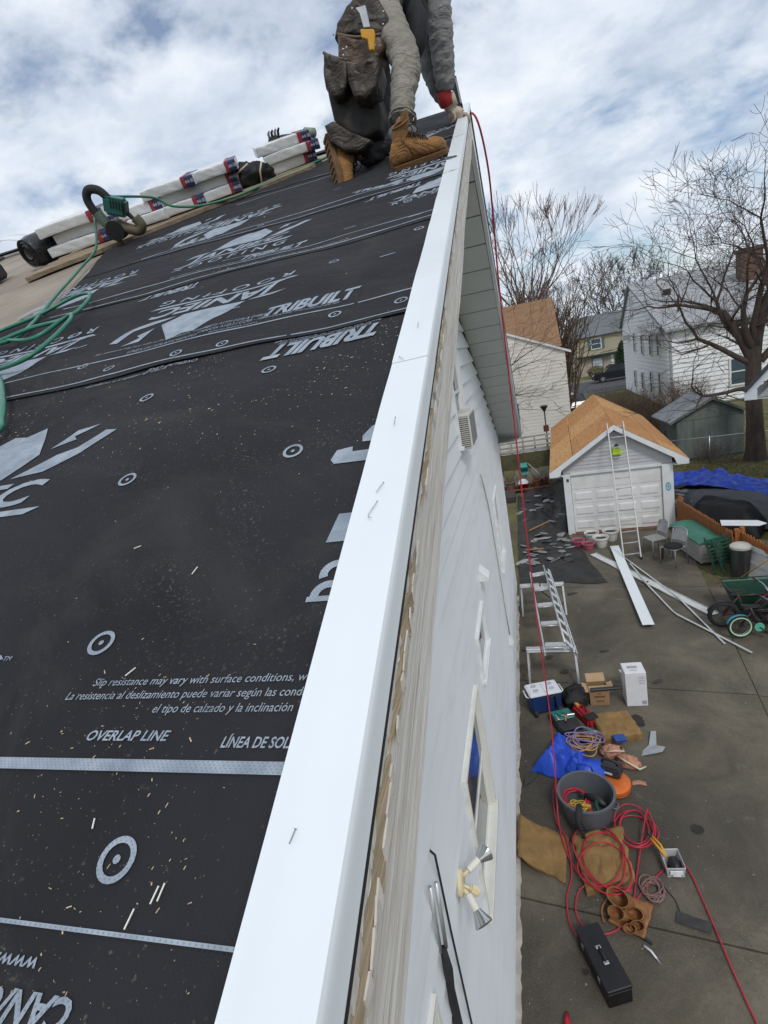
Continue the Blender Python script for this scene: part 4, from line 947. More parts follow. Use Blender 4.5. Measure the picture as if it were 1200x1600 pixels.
tree('bare_tree', 'thin bare tree with fanning twigs above the brown roof', (.5, 34.5, 0), [((0, 0, 7.0), (x, y, 1), 2.1, .07, 4) for x, y in ((-.5, 0), (.1, .2), (.5, 0), (.9, .1), (-.1, -.2), (1.3, 0), (-.9, .1), (.3, 0), (.7, -.2), (1.05, .2))],
     ([(0, 0, 0), (0, 0, 4), (0, 0, 7.1)], [.22, .17, .13]), 9, TWIGR, TWIGR, spread=.34, up=.2, minr=.009, bend=.14)
tree('bare_tree', 'bare brown tree left of the tan house', (3.2, 58, 0), [((0, 0, 4), (x, y, 1), 2.4, .13, 4) for x, y in ((-.5, 0), (.4, .1), (0, .3), (-.3, -.2), (.7, 0), (-.8, 0))],
     ([(0, 0, 0), (0, 0, 2.5), (0, 0, 4.1)], [.3, .24, .2]), 15, BARKG, TWIG, spread=.5, up=.14, minr=.015)
tree('bare_tree', 'bare sapling with long drooping dark branches in front of the cream wall', (-1.9, 25.6, 0), [((0, 0, 3.6), (1.0, -.1, .9), 1.6, .05, 4), ((0, 0, 4.2), (1.0, 0, .5), 1.8, .05, 4), ((0, 0, 3.2), (1, .1, .15), 1.6, .04, 4), ((0, 0, 4.5), (.6, 0, 1.2), 1.6, .045, 4), ((0, 0, 3.0), (1, -.2, -.1), 1.4, .03, 3)],
     ([(0, 0, 0), (0, 0, 2.5), (0, 0, 4.6)], [.13, .11, .07]), 23, BARK, BARK, spread=.5, up=.02, minr=.005, bend=.2)
def thicket(name, label, loc, h, rx, n, seed, mat=TWIG, group=None, r0=.012, lean=.28):
    rnd = random.Random(seed); t = thing(name, label, 'shrub', loc, 0, group); m_ = MB(); s_ = MB()
    for k in range(n):
        p = Vector((rnd.gauss(0, rx*.45), rnd.gauss(0, rx*.3), 0)); d = Vector((rnd.gauss(0, lean)+p.x*.12*lean/.28, rnd.gauss(0, lean*.9), 1)).normalized(); hh = h*rnd.uniform(.55, 1.05)
        pts = [p]; q = p.copy()
        for i in range(4): d = (d+Vector((rnd.gauss(0, .14), rnd.gauss(0, .14), 0))).normalized(); q = q+d*hh/4; pts.append(q.copy())
        (s_ if k % 7 == 0 else m_).tube(pts, [r0*1.6, r0*1.3, r0, r0*.7, r0*.3], 3, caps=False)
        for i in (1, 2, 2, 3, 3):
            e = Vector((rnd.gauss(0, 1), rnd.gauss(0, 1), rnd.uniform(.3, 1.6))).normalized(); L2 = hh*rnd.uniform(.12, .32)
            m_.tube([pts[i], pts[i]+e*L2*.5+Vector((0, 0, .02)), pts[i]+e*L2+Vector((0, 0, .1*L2))], [r0*.7, r0*.5, r0*.25], 3, caps=False)
    obj('stems', s_, mat, t, smooth=True, fixn=False); obj('twigs', m_, mat, t, smooth=True, fixn=False); return t
thicket('bare_thicket', 'tall dense brown twigs directly behind the brown roof', (-.6, 41, 0), 10.2, 3.0, 260, 31, TWIG, 'brown thickets behind the cream house', .04, .07)
thicket('bare_thicket', 'dense brown twigs right of the brown roof', (2.0, 43, 0), 8.9, 1.5, 190, 32, TWIG, 'brown thickets behind the cream house', .04, .07)
for (x, y, h, rx, n, sd_, lab) in ((4.7, 27.0, 2.3, 1.0, 110, 41, 'brown brush just behind the right side of the garage roof'), (5.3, 30, 2.8, 1.2, 120, 42, 'brown brush between garage ridge and white house'), (6.5, 31.5, 2.4, 1.1, 100, 43, 'brown brush left of the green shed'), (5.2, 36.5, 2.4, 1.3, 110, 44, 'low bush behind the garage ridge near the blue car'), (5.5, 25.4, 1.3, .6, 50, 45, 'thin twigs at the left wall of the shed'), (6.9, 23.6, 1.0, .7, 30, 46, 'sparse twigs in front of the green shed'), (9.5, 37.0, 2.4, 1.3, 80, 47, 'brush at the foot of the white house')):
    thicket('bare_brush', lab, (x, y, -.03), h, rx, int(n*1.8), sd_, TWIG, 'brush behind the garage', .008)
# dark evergreen by the tan house
EVG = M('evergreen_leaves', (.022, .05, .016), .8, .5, 2); ev = thing('evergreen_shrub', 'dark green evergreen shrub beside the tan house', 'shrub', (12.2, 73.5, 0)); m_ = MB(); rnd = random.Random(3)
for k in range(2600):
    a = rnd.random()*6.28; zz_ = rnd.random(); rr_ = (1.25*(1-zz_)**.6*(.75+.35*rnd.random()))*(.8+.25*math.sin(a*3)); p = Vector((rr_*math.cos(a), rr_*math.sin(a), .2+3.6*zz_)); q = Vector((rnd.gauss(0, 1), rnd.gauss(0, 1), rnd.gauss(0, 1))).normalized()*.2; r_ = q.orthogonal().normalized()*.08
    m_.add([p-r_, p+r_, p+q], [(0, 1, 2)])
obj('foliage', m_, EVG, ev, fixn=False); m_ = MB(); m_.tube([(0, 0, 0), (0, 0, 2.5)], [.12, .05], 6); obj('stem', m_, BARK, ev)
bu = thing('round_shrub', 'pale brown clipped shrub in front of the tan house wall', 'shrub', (8.9, 73.0, 0)); m_ = MB()
for k in range(1500):
    d = Vector((rnd.gauss(0, 1), rnd.gauss(0, 1), rnd.gauss(0, 1))).normalized(); p = Vector((d.x*.95, d.y*.95, .75+d.z*.7))*(.8+.25*rnd.random()); q = Vector((rnd.gauss(0, 1), rnd.gauss(0, 1), rnd.gauss(0, 1))).normalized()*.16; r_ = q.orthogonal().normalized()*.05
    m_.add([p-r_, p+r_, p+q], [(0, 1, 2)])
obj('foliage', m_, M('dry_leaves', (.13, .11, .05), .9, .5, 2), bu, fixn=False)
# ------------------------------------------------------------------ road, verge and cars
m_ = MB(); m_.grid(lambda a, b: (-60+140*a, 55+14*b, -.02), 4, 2); tag(obj('road', m_, ASPH), kind='structure')
m_ = MB(); m_.grid(lambda a, b: (2.0+2.6*a, 38+18*b, -.025), 2, 4); tag(obj('side_lane', m_, ASPH), kind='structure')
for yy in (54.85, 69.15):
    m_ = MB(); m_.bx(-60, 80, yy-.08, yy+.08, -.05, .1); tag(obj('kerb', m_, M('kerb_stone', (.28, .27, .25), .9)), kind='structure')
def car(name, label, loc, rz, body, prof, length, width, wr, pickup=False):
    t = thing(name, label, 'car', loc, rz); P = MB()
    hw = width/2
    lower = [(x, z) for x, z in prof['body']]; n = len(lower)
    P.add([(x, -hw, z) for x, z in lower]+[(x, hw, z) for x, z in lower], [tuple(range(n)), tuple(range(2*n-1, n-1, -1))]+[(i, (i+1) % n, n+(i+1) % n, n+i) for i in range(n)]); b = obj('body', P, body, t, bevel=.06, seg=2, smooth=True, auto=35)
    cab = prof['cab']; n = len(cab); k_ = hw-.08; P = MB()
    P.add([(x, -(k_ if z < 1.1 else k_-.12), z) for x, z in cab]+[(x, (k_ if z < 1.1 else k_-.12), z) for x, z in cab], [tuple(range(n)), tuple(range(2*n-1, n-1, -1))]+[(i, (i+1) % n, n+(i+1) % n, n+i) for i in range(n)]); obj('cabin', P, body, t, bevel=.05, seg=2, smooth=True, auto=35)
    for sy in (-1, 1):
        for (xa, xb, zl, zh) in prof['glass']:
            P = MB(); P.add([(xa, sy*(k_-.005), zl), (xb, sy*(k_-.005), zl), (xb-.12, sy*(k_-.105), zh), (xa+.12, sy*(k_-.105), zh)], [(0, 1, 2, 3)])
            P.v = [(x, y+sy*.012, z) for x, y, z in P.v]; obj('side_window', P, GLASS, t, fixn=False)
        for x in prof['wheels']:
            P = MB(); P.tube([(x, sy*(hw-.2), wr), (x, sy*(hw+.02), wr)], wr, 18); w_ = obj('wheel', P, BLACKR, t, smooth=True, auto=40); P = MB(); P.tube([(x, sy*(hw-.1), wr), (x, sy*(hw+.035), wr)], wr*.6, 14); obj('rim', P, STEEL, w_)
    for key, nm, mt in (('front', 'headlight', M('lamp_lens', (.7, .72, .72), .2)), ('rear', 'tail_light', M('red_lens', (.35, .02, .02), .3))):
        for sy in (-1, 1): P = MB(); x = prof[key]; P.box((x, sy*(hw-.25), .72), (.06, .3, .16)); obj(nm, P, mt, t, bevel=.02)
    for key in ('wind', 'back'):
        a, b_ = prof[key]; P = MB(); off = -.02 if a[0] < b_[0] else .02
        P.add([(a[0]+off, -(k_-.08), a[1]), (a[0]+off, k_-.08, a[1]), (b_[0]+off, k_-.16, b_[1]), (b_[0]+off, -(k_-.16), b_[1])], [(0, 1, 2, 3)]); obj('windscreen', P, GLASS, t, fixn=False)
    return t
suv = dict(body=[(-2.3, .35), (2.3, .35), (2.35, .7), (2.25, .98), (-2.1, 1.02), (-2.32, .8)], cab=[(-2.2, 1.0), (-2.0, 1.62), (.55, 1.66), (1.25, 1.0)], glass=[(-2.05, -1.2, 1.04, 1.55), (-1.15, -.2, 1.04, 1.58), (-.15, .95, 1.04, 1.58)], wheels=(-1.4, 1.45), front=2.33, rear=-2.31, wind=((1.27, 1.02), (.6, 1.6)), back=((-2.22, 1.04), (-2.04, 1.56)))
car('parked_car', 'dark sport utility car parked across the road beside the white house', (10.0, 65.6, 0), R(180), M('black_car_paint', (.012, .012, .014), .25, .1, 3, spec=.6), suv, 4.6, 1.85, .36)
sedan = dict(body=[(-2.2, .3), (2.2, .3), (2.25, .62), (2.1, .86), (-2.1, .9), (-2.25, .6)], cab=[(-1.75, .88), (-1.1, 1.38), (.35, 1.4), (1.15, .86)], glass=[(-1.5, -.35, .92, 1.32), (-.3, .85, .92, 1.34)], wheels=(-1.35, 1.4), front=2.22, rear=-2.22, wind=((1.17, .9), (.42, 1.36)), back=((-1.75, .92), (-1.15, 1.34)))
car('parked_car', 'dark blue car parked between the cream house and the garage roof', (3.4, 44.5, 0), R(97), M('blue_car_paint', (.012, .022, .055), .2, .1, 3, spec=.6), sedan, 4.4, 1.75, .32)
# grass on the back lawn
m_ = MB(); rnd = random.Random(8)
for k in range(16000):
    x = rnd.uniform(4.2, 16); y = rnd.uniform(17.5, 32); 
    if mnoise.noise((x*.5, y*.5, 0)) < -.15 and rnd.random() < .8: continue
    h = rnd.uniform(.03, .11); a = rnd.random()*6.28; w_ = .012; d = Vector((rnd.gauss(0, .03), rnd.gauss(0, .03), h)); p = Vector((x, y, -.04)); s_ = Vector((math.cos(a), math.sin(a), 0))*w_
    m_.add([p-s_, p+s_, p+d], [(0, 1, 2)])
tag(obj('grass', m_, M('winter_grass', (.11, .125, .04), .9, .5, 1.5), fixn=False), 'thin winter grass on the lawn behind the tarps', 'grass', kind='stuff')
m_ = MB()
for k in range(2600):
    x = rnd.uniform(4.2, 14); y = rnd.uniform(19, 27); a = rnd.random()*6.28; l = rnd.uniform(.03, .07); p = Vector((x, y, -.02+rnd.random()*.03)); u_ = Vector((math.cos(a), math.sin(a), rnd.gauss(0, .3)))*l; v_ = Vector((-math.sin(a), math.cos(a), rnd.gauss(0, .3)))*l*.6
    m_.add([p-u_, p-v_, p+u_, p+v_], [(0, 1, 2, 3)])
tag(obj('fallen_leaves', m_, M('dead_leaves', (.22, .14, .075), .9, .5, 2), fixn=False), 'dead leaves littering the lawn near the shed', 'leaves', kind='stuff')
# ------------------------------------------------------------------ yard beside and behind the garage
BLUE = M('blue_tarp', (.018, .075, .52), .38, .15, 3, .9, 9); BLKT = M('black_tarp', (.020, .019, .018), .6, .4, 4, .9, 12, dirt=(.07, .06, .05)); GRYT = M('grey_tarp', (.075, .077, .08), .6, .2, 3, .8, 8)
def cloth(name, label, f, nu, nv, mat, th=.006, cat='tarp'):
    m_ = MB(); m_.slab(lambda a, b: f(a, b), lambda a, b: (f(a, b)[0], f(a, b)[1], f(a, b)[2]-th), nu, nv)
    xs = [v[0] for v in m_.v]; ys = [v[1] for v in m_.v]; c = (sum(xs)/len(xs), sum(ys)/len(ys), 0)
    m_.v = [(x-c[0], y-c[1], z) for x, y, z in m_.v]
    return tag(obj(name, m_, mat, smooth=True, loc=c), label, cat)
def bil(p, a, b):
    (x0, y0), (x1, y1), (x2, y2), (x3, y3) = p
    return ((x0*(1-a)+x1*a)*(1-b)+(x3*(1-a)+x2*a)*b, (y0*(1-a)+y1*a)*(1-b)+(y3*(1-a)+y2*a)*b)
def fold(x, y, A, s, sd_): return A*(abs(mnoise.noise((x*s, y*s*.7, sd_)))+.5*abs(mnoise.noise((x*s*2.3, y*s*2.3, sd_+3))))
def ft(a, b):
    x, y = bil(((-.62, 12.75), (1.42, 12.72), (.78, 16.3), (-.66, 21.5)), a, b)
    e = min(1, min(b, 1-b)*10, (1-a)*10); side = max(0, b-.3)*max(0, .5-abs(a-.5))*.5
    return (x+.10*mnoise.noise((y*1.2, 2, 0))*a, y+.16*mnoise.noise((x*1.3, 1, 0))*(1-b)-.1*a*(1-b), .016+fold(x, y, .09, 1.6, 1)*e+side*(1+mnoise.noise((x*1.3, y*1.3, 8)))+.02*e)
cloth('black_tarp', 'black landscape fabric spread on the ground between house and garage', ft, 60, 90, BLKT)
def ft2(a, b):
    x, y = bil(((-.5, 16.2), (.80, 16.3), (1.25, 23.0), (-.4, 22.0)), a, b); return (x, y, .05+fold(x, y, .22, 1.3, 4)*min(1, min(a, 1-a, b, 1-b)*8)+.75*max(0, a-.72)*1.0*min(1, b*8))
cloth('black_tarp', 'crumpled black tarp bunched against the left garage wall', ft2, 40, 60, BLKT)
SHG = [M('grey_shingle_scrap', (.20, .20, .20), .9, .25, 12, .3, 60), M('dark_shingle_scrap', (.045, .044, .043), .9, .3, 12, .3, 60), M('pale_shingle_scrap', (.30, .30, .30), .9, .2, 12, .3, 60)]
SCR = []
rnd = random.Random(77)
for k in range(5):
    m_ = MB(); n = rnd.choice((5, 6, 7)); l = rnd.uniform(.10, .22); w_ = rnd.uniform(.05, .1)
    m_.prism([(l*math.cos(6.283*j/n)*rnd.uniform(.7, 1.2), w_*math.sin(6.283*j/n)*rnd.uniform(.7, 1.2), rnd.uniform(0, .012)) for j in range(n)], (0, 0, .006)); SCR.append(m_.mesh('shingle_scrap'))
scr_o = {}
def scrap(x, y, z, rz, k, mt, lab, grp, s=1.0, tilt=.1):
    key = (k, mt)
    if key not in scr_o: me = SCR[k].copy(); me.materials.append(SHG[mt]); scr_o[key] = me
    o = bpy.data.objects.new('shingle_scrap', scr_o[key]); C.objects.link(o); o.location = (x, y, z); o.rotation_euler = (rnd.gauss(0, tilt), rnd.gauss(0, tilt), rz); o.scale = (s, s, 1); return tag(o, lab, 'shingle scrap', grp)
SLAB = ['torn grey shingle scrap on the black tarp, level with the garage door', 'dark torn shingle scrap on the black tarp, level with the garage door', 'pale torn shingle scrap on the black tarp, level with the garage door', 'torn grey shingle scrap on the black tarp, behind the garage front', 'dark torn shingle scrap on the black tarp, behind the garage front', 'pale torn shingle scrap on the black tarp, behind the garage front']
for k in range(64):
    x = rnd.uniform(-.6, .78); y = rnd.uniform(14.1, 20.6); 
    if k < 34: y = rnd.uniform(14.0, 16.2)
    sk = rnd.choice((0, 0, 2, 0, 1))+(0 if y < 16.2 else 3)
    z = max(ft(max(0, min(1, (x+.64)/1.6)), max(0, min(1, (y-12.75)/6)))[2], (ft2(max(0, min(1, (x+.5)/1.4)), (y-16.25)/6.2)[2] if y > 16.3 else 0))
    scrap(x, y, z+.012, rnd.uniform(-.9, .9), rnd.randrange(5), sk % 3, SLAB[sk], 'shingle scraps on the black tarp', rnd.uniform(.7, 1.4), .12)
for (x, y, rz, s, lab) in ((.55, 12.1, .3, 1.0, 'dark shingle scrap lying at the front edge of the black tarp'), (2.2, 12.45, .2, .8, 'dark scrap under the crossing flashing strips'), (-.45, 9.75, .5, 1.0, 'dark scrap beside the wall under the work platform'), (-.1, 9.4, 1.2, .7, 'small dark scrap beneath the platform rail'), (.9, 9.55, .1, .7, 'small dark scrap alone between platform and white flashing'), (-.5, 6.35, 1.1, 1.1, 'ragged black scrap next to the blue tarp bundle'), (.15, 8.9, .6, .8, 'dark scrap near the front legs of the platform'), (1.62, 8.55, .5, .7, 'thin dark scrap right of the white box')):
    scrap(x, y, .008, rz, rnd.randrange(5), 1, lab, 'scraps on the driveway', s, .03)
for (p0, p1, lab) in (((-.45, 14.9, .14), (.05, 14.85, .15), 'lower orange wood stick on the black tarp'), ((-.3, 16.4, .2), (.35, 16.9, .28), 'upper orange wood stick on the black tarp')):
    m_ = MB(); m_.bar(p0, p1, .03, .02); tag(obj('wood_stick', m_, M('orange_stick', (.42, .20, .06), .8), ), lab, 'stick')
# things behind the house: railing, trellis, basin, pots
OLDW = M('grey_weathered_wood', (.30, .29, .27), .9, .3, 4, .4, 30, stretch=(.5, 4, 4)); MOSS = M('mossy_panel', (.075, .07, .035), .95, .4, 3, .6, 20)
rl = thing('old_railing', 'weathered grey timber railing and boards behind the house corner', 'railing', (-.2, 23, 0))
for k, z in enumerate((1.5, 1.66, 1.83, 1.98)): m_ = MB(); m_.bar((-1.9, 23+.1*k, z), (.85, 22.8+.1*k, z+.02*(k-1)), .05, .07); wpart('rail', m_, OLDW, rl)
for k in range(6): m_ = MB(); m_.box((-1.7+.48*k, 23.05, 1.0), (.06, .06, 2.1)); wpart('baluster', m_, OLDW, rl)
m_ = MB(); m_.box((-.5, 23.2, 1.45), (2.8, .5, .05)); wpart('shelf_board', m_, OLDW, rl)
pn = thing('trellis_panel', 'mossy olive panel with lattice behind the house corner', 'panel', (-.4, 22.8, 0)); m_ = MB(); m_.bx(-1.9, .85, 22.80, 22.86, .75, 1.42); wpart('backboard', m_, MOSS, pn)
for k in range(18):
    m_ = MB(); x = -.75+k*.085; m_.bar((x, 22.74, .15), (x+.42, 22.74, .72), .022, .008, upv=(0, -1, 0)); wpart('slat', m_, OLDW, pn); m_ = MB(); m_.bar((x+.42, 22.728, .15), (x, 22.728, .72), .022, .008, upv=(0, -1, 0)); wpart('slat', m_, OLDW, pn)
bd = thing('garden_bed', 'dark timber edged bed behind the house corner', 'garden bed', (-.4, 22, 0)); m_ = MB(); m_.bx(-1.6, .6, 21.9, 22.7, -.05, .1); wpart('soil', m_, M('dark_soil', (.035, .028, .02), .95, .4, 5, .8, 20), bd); m_ = MB(); m_.bar((-1.6, 21.85, .1), (.6, 21.85, .14), .04, .06); wpart('edging', m_, M('red_edging', (.25, .07, .04), .8), bd)
rb = thing('red_basin', 'red plastic basin holding crumpled white cloth', 'basin', (-.42, 22.1, .1)); m_ = MB(); m_.lathe([(.16, 0), (.24, .22), (.26, .22), (.255, .24), (.22, .23), (.15, .03)], 20); obj('bowl', m_, M('red_plastic', (.42, .012, .03), .4), rb, smooth=True)
m_ = MB(); m_.grid(lambda a, b: (.23*(a-.5)*2*math.sqrt(1-.4*(2*b-1)**2), .2*(b-.5)*2, .2+.2*(1-(2*a-1)**2)*(1-(2*b-1)**2)+.06*mnoise.noise((a*4, b*4, 2))), 12, 12); obj('cloth', m_, M('dingy_white_cloth', (.55, .56, .58), .8, .1, 8), rb, smooth=True)
for (x, y, s, lab, cm) in ((.12, 22.2, .2, 'terracotta pot right of the red basin', (.20, .07, .04)), (.42, 22.4, .17, 'smaller terracotta pot by the garage post', (.18, .06, .04)), (-.95, 22.1, .26, 'broad brown pot nearest the house corner', (.16, .11, .08))):
    t = thing('clay_pot', lab, 'pot', (x, y, .1), 0, 'pots behind the house'); m_ = MB(); m_.lathe([(s*.6, 0), (s*.9, s*1.2), (s, s*1.2), (s, s*1.45), (s*.85, s*1.45), (s*.8, s*1.1)], 16, caps=(True, True)); obj('pot', m_, M('clay_%d' % int(s*100), cm, .85, .25, 8), t, smooth=True, auto=40)
    m_ = MB()
    for q in range(14): a = rnd.random()*6.28; m_.tube([(0, 0, s*1.1), (s*.5*math.cos(a), s*.5*math.sin(a), s*1.9), (s*.9*math.cos(a), s*.9*math.sin(a), s*2.1+.1*rnd.random())], .006, 3)
    obj('dry_stems', m_, TWIG, t)
m_ = MB(); m_.grid(lambda a, b: (.28*(a-.5)+.05*mnoise.noise((b*4, 1, a*3)), .1*math.sin(b*7), .5*b+.05*mnoise.noise((a*5, b*5, 3))), 10, 10); tag(obj('teal_sack', m_, M('teal_plastic', (.03, .24, .22), .5, .3, 9), smooth=True, loc=(-.32, 22.55, .55)), 'teal plastic sack hung on the trellis', 'sack')
m_ = MB(); m_.bar((-.15, 22.65, 1.0), (.42, 22.3, .35), .05, .02); tag(obj('pale_board', m_, OLDW), 'pale board slanting against the trellis', 'board')
m_ = MB(); m_.bx(-1.5, -.75, 20.6, 21.5, -.02, .18); tag(obj('dark_crate', m_, M('dark_timber', (.05, .045, .04), .9), bevel=.01), 'low dark timber crate beside the house corner', 'crate')
lp = thing('garden_post_lamp', 'dark post lamp in front of the cream house', 'lamp post', (.78, 24.5, 0)); m_ = MB(); m_.tube([(0, 0, 0), (0, 0, 2.85)], .03, 10); obj('post', m_, BLACKP, lp, smooth=True); m_ = MB(); m_.lathe([(.05, 2.8), (.07, 2.86), (.15, 2.98), (.17, 3.03), (.1, 3.05)], 14); obj('head', m_, BLACKP, lp, smooth=True, auto=40)
m_ = MB(); m_.box((0, 0, 2.05), (.22, .18, .25)); obj('bird_box', m_, M('dark_red_wood', (.10, .03, .02), .8), lp)
# ------------------------------------------------------------------ picket fence
PICK = M('orange_cedar', (.30, .105, .03), .75, .25, 5, .2, 30, stretch=(6, 6, .6))
pf = thing('picket_fence', 'orange stained picket fence beside the garage', 'fence', (4.1, 14.5, 0))
def pickets(a, b, z0=.02, h=.88):
    a = Vector(a); b = Vector(b); d = b-a; n = int(d.length/.108); t = d.normalized(); nr = Vector((t.y, -t.x, 0))
    for k in range(n):
        p = a+d*((k+.5)/n); m_ = MB(); hh = h+rnd.uniform(-.012, .012); w_ = .043
        pts = [p-t*w_+Vector((0, 0, z0)), p+t*w_+Vector((0, 0, z0)), p+t*w_+Vector((0, 0, hh-.06)), p+t*.018+Vector((0, 0, hh)), p-t*.018+Vector((0, 0, hh)), p-t*w_+Vector((0, 0, hh-.06))]
        m_.prism(pts, nr*.018); wpart('picket', m_, PICK, pf)
    for z in (.25, .65): m_ = MB(); m_.bar(a-nr*.022+Vector((0, 0, z)), b-nr*.022+Vector((0, 0, z)), .035, .07); wpart('rail', m_, PICK, pf)
    for p in (a, b): m_ = MB(); m_.box(p-nr*.08+Vector((0, 0, .46)), (.09, .09, .92)); wpart('post', m_, PICK, pf)
pickets((3.78, 15.95, 0), (4.18, 12.95, 0)); pickets((4.32, 13.05, 0), (4.75, 10.6, 0))
# tarps over the heap beyond the fence
def fb1(a, b):
    x, y = bil(((3.95, 15.6), (6.3, 14.9), (7.2, 18.4), (4.2, 20.2)), a, b); return (x, y, .02+.10*fold(x, y, 1, 1.1, 6)+.35*math.exp(-((x-5.2)**2+(y-17.3)**2)/2.2)*min(1, min(a, 1-a, b, 1-b)*6))
cloth('grey_tarp', 'dark grey tarp covering the ground beyond the picket fence', fb1, 44, 44, GRYT)
def fb2(a, b):
    x, y = bil(((4.25, 19.9), (7.6, 16.8), (8.4, 18.2), (4.7, 21.8)), a, b); return (x, y, .06+.30*fold(x, y, 1, 1.7, 9)*min(1, min(a, 1-a, b, 1-b)*7+.2)+.22*math.exp(-((a-.35)**2*14)))
cloth('blue_tarp', 'bright blue crumpled tarp on the lawn behind the fence', fb2, 70, 34, BLUE)
def fb3(a, b):
    x, y = bil(((3.9, 15.9), (5.25, 14.5), (5.9, 15.6), (4.6, 17.4)), a, b); e = min(1, min(a, 1-a)*5)*min(1, min(b, 1-b)*4); return (x, y, .03+.62*e**.6+.05*mnoise.noise((x*3, y*3, 1)))
cloth('black_cover', 'black cover draped over a heap behind the picket fence', fb3, 40, 34, M('black_cover', (.008, .008, .009), .75, .3, 6, .4, 20), cat='cover')
def fb4(a, b):
    x, y = bil(((4.9, 12.3), (6.5, 11.8), (6.9, 14.0), (5.3, 14.3)), a, b); e = min(1, min(a, 1-a)*4)*min(1, min(b, 1-b)*4); return (x, y, .02+.70*e**.7+.05*mnoise.noise((x*2, y*2, 5)))
cloth('grey_cover', 'rounded grey cover right of the white board', fb4, 30, 30, M('pale_grey_cover', (.20, .20, .19), .7, .15, 6, .3, 20), cat='cover')
m_ = MB(); m_.prism([(-.42, -.24, 0), (.30, -.24, 0), (.46, -.02, 0), (.32, .26, 0), (-.42, .26, 0)], (0, 0, .02)); tag(obj('white_board', m_, M('glossy_white_board', (.75, .77, .80), .3, .03, 3), loc=(4.50, 13.35, .90), rot=(R(-6), R(2), R(-14))), 'white board with one pointed end lying on the picket fence', 'board')
for k in range(14): scrap(rnd.uniform(4.0, 4.9), rnd.uniform(16.4, 19.3), .30, rnd.uniform(-1, 1), rnd.randrange(5), rnd.choice((0, 2, 1)), 'grey shingle scrap strewn on the dark tarp right of the garage', 'scraps beside the blue tarp', rnd.uniform(.8, 1.5), .2)
# chain link fence line along the back of the lawn
cf = thing('chain_link_fence', 'low chain link fence crossing in front of the shed', 'fence', (7, 23, 0)); m_ = MB(); m_.tube([(4.6, 23.4, 1.0), (11, 22.4, 1.0)], .02, 8); wpart('top_rail', m_, STEEL, cf, smooth=True)
for k in range(4): m_ = MB(); x = 4.6+2.1*k; m_.tube([(x, 23.4-.156*2.1*k, -.05), (x, 23.4-.156*2.1*k, 1.05)], .025, 8); wpart('post', m_, STEEL, cf, smooth=True)
m_ = MB()
for k in range(110):
    x = 4.6+k*.058; 
    for s in (0, 1): m_.tube([(x, 23.4-.156*(x-4.6), 0 if s else .98), (x+.49, 23.4-.156*(x+.49-4.6), .98 if s else 0)], .0022, 3, caps=False)
o = wpart('wire_mesh', m_, STEEL, cf); o['kind'] = 'stuff'
# ------------------------------------------------------------------ things in front of the garage
WPOT = M('white_plastic_pot', (.66, .65, .62), .5, .08, 6, dirt=(.4, .36, .3)); PPOT = M('pink_plastic_pot', (.42, .10, .15), .5, .1, 6); SOIL = M('potting_soil', (.06, .045, .035), .95, .4, 20, .8, 40)
def pot(x, y, s, h, mat, lab):
    t = thing('flower_pot', lab, 'flower pot', (x, y, 0), 0, 'pots at the garage door'); m_ = MB(); m_.lathe([(s*.66, 0), (s*.72, .02), (s*.93, h*.80), (s*1.06, h*.82), (s*1.08, h), (s*.96, h), (s*.88, h*.82), (s*.8, h*.6)], 22, caps=(True, False)); obj('pot', m_, mat, t, smooth=True, auto=35)
    m_ = MB(); m_.grid(lambda a, b: ((2*a-1)*s*.85*math.sqrt(max(0, 1-(2*b-1)**2/2)), (2*b-1)*s*.85*math.sqrt(max(0, 1-(2*a-1)**2/2)), h*.8+.02*mnoise.noise((a*5, b*5, x))), 8, 8); obj('soil', m_, SOIL, t, smooth=True)
pot(1.02, 15.15, .17, .21, PPOT, 'left pink flower pot at the garage corner'); pot(1.25, 14.85, .16, .20, PPOT, 'right pink flower pot, in front of the other pink one'); pot(1.60, 14.98, .20, .30, WPOT, 'white flower pot nearest the driveway'); pot(1.92, 15.42, .21, .31, WPOT, 'white flower pot nearest the ladder'); pot(1.42, 15.5, .19, .27, WPOT, 'white flower pot half hidden behind the other two')
CHM = M('grey_chair_metal', (.33, .33, .33), .4, .12, 8, metal=.5)
def chair(x, y, rz, lab, cushion):
    t = thing('patio_chair', lab, 'chair', (x, y, 0), rz, 'metal patio chairs'); 
    for sx in (-1, 1):
        m_ = MB(); m_.tube([(sx*.21, -.20, 0), (sx*.20, -.19, .43), (sx*.19, -.15, .445)], .013, 8); obj('leg', m_, CHM, t, smooth=True)
        m_ = MB(); m_.tube([(sx*.21, .24, 0), (sx*.20, .18, .43), (sx*.195, .24, .68), (sx*.18, .27, .80)], .013, 8); obj('leg', m_, CHM, t, smooth=True)
    m_ = MB(); m_.box((0, 0, .44), (.42, .40, .012)); obj('seat', m_, CHM, t, bevel=.004)
    m_ = MB(); m_.grid(lambda a, b: (-.19+.38*a, .19+.09*b+.03*math.sin(a*3.14), .55+.29*b-.05*(2*a-1)**2*b), 10, 6); obj('backrest', m_, CHM, t, smooth=True)
    m_ = MB(); m_.tube([(-.195, .24, .68), (-.17, .28, .83), (0, .31, .87), (.17, .28, .83), (.195, .24, .68)], .012, 8); obj('back_frame', m_, CHM, t, smooth=True)
    if cushion: m_ = MB(); m_.lathe([(.20, .448), (.215, .465), (.20, .49), (.1, .495)], 20); m_.grid(lambda a, b: (-.16+.06*a, -.20-.02*b, .45-.3*b), 2, 6); obj('cushion', m_, M('black_cushion', (.012, .012, .012), .9, .3, 10, .5, 40), t, smooth=True)
chair(2.80, 14.15, R(-68), 'grey metal patio chair nearest the garage door, seat empty', False); chair(3.05, 13.42, R(-52), 'grey metal patio chair with a black seat pad', True)
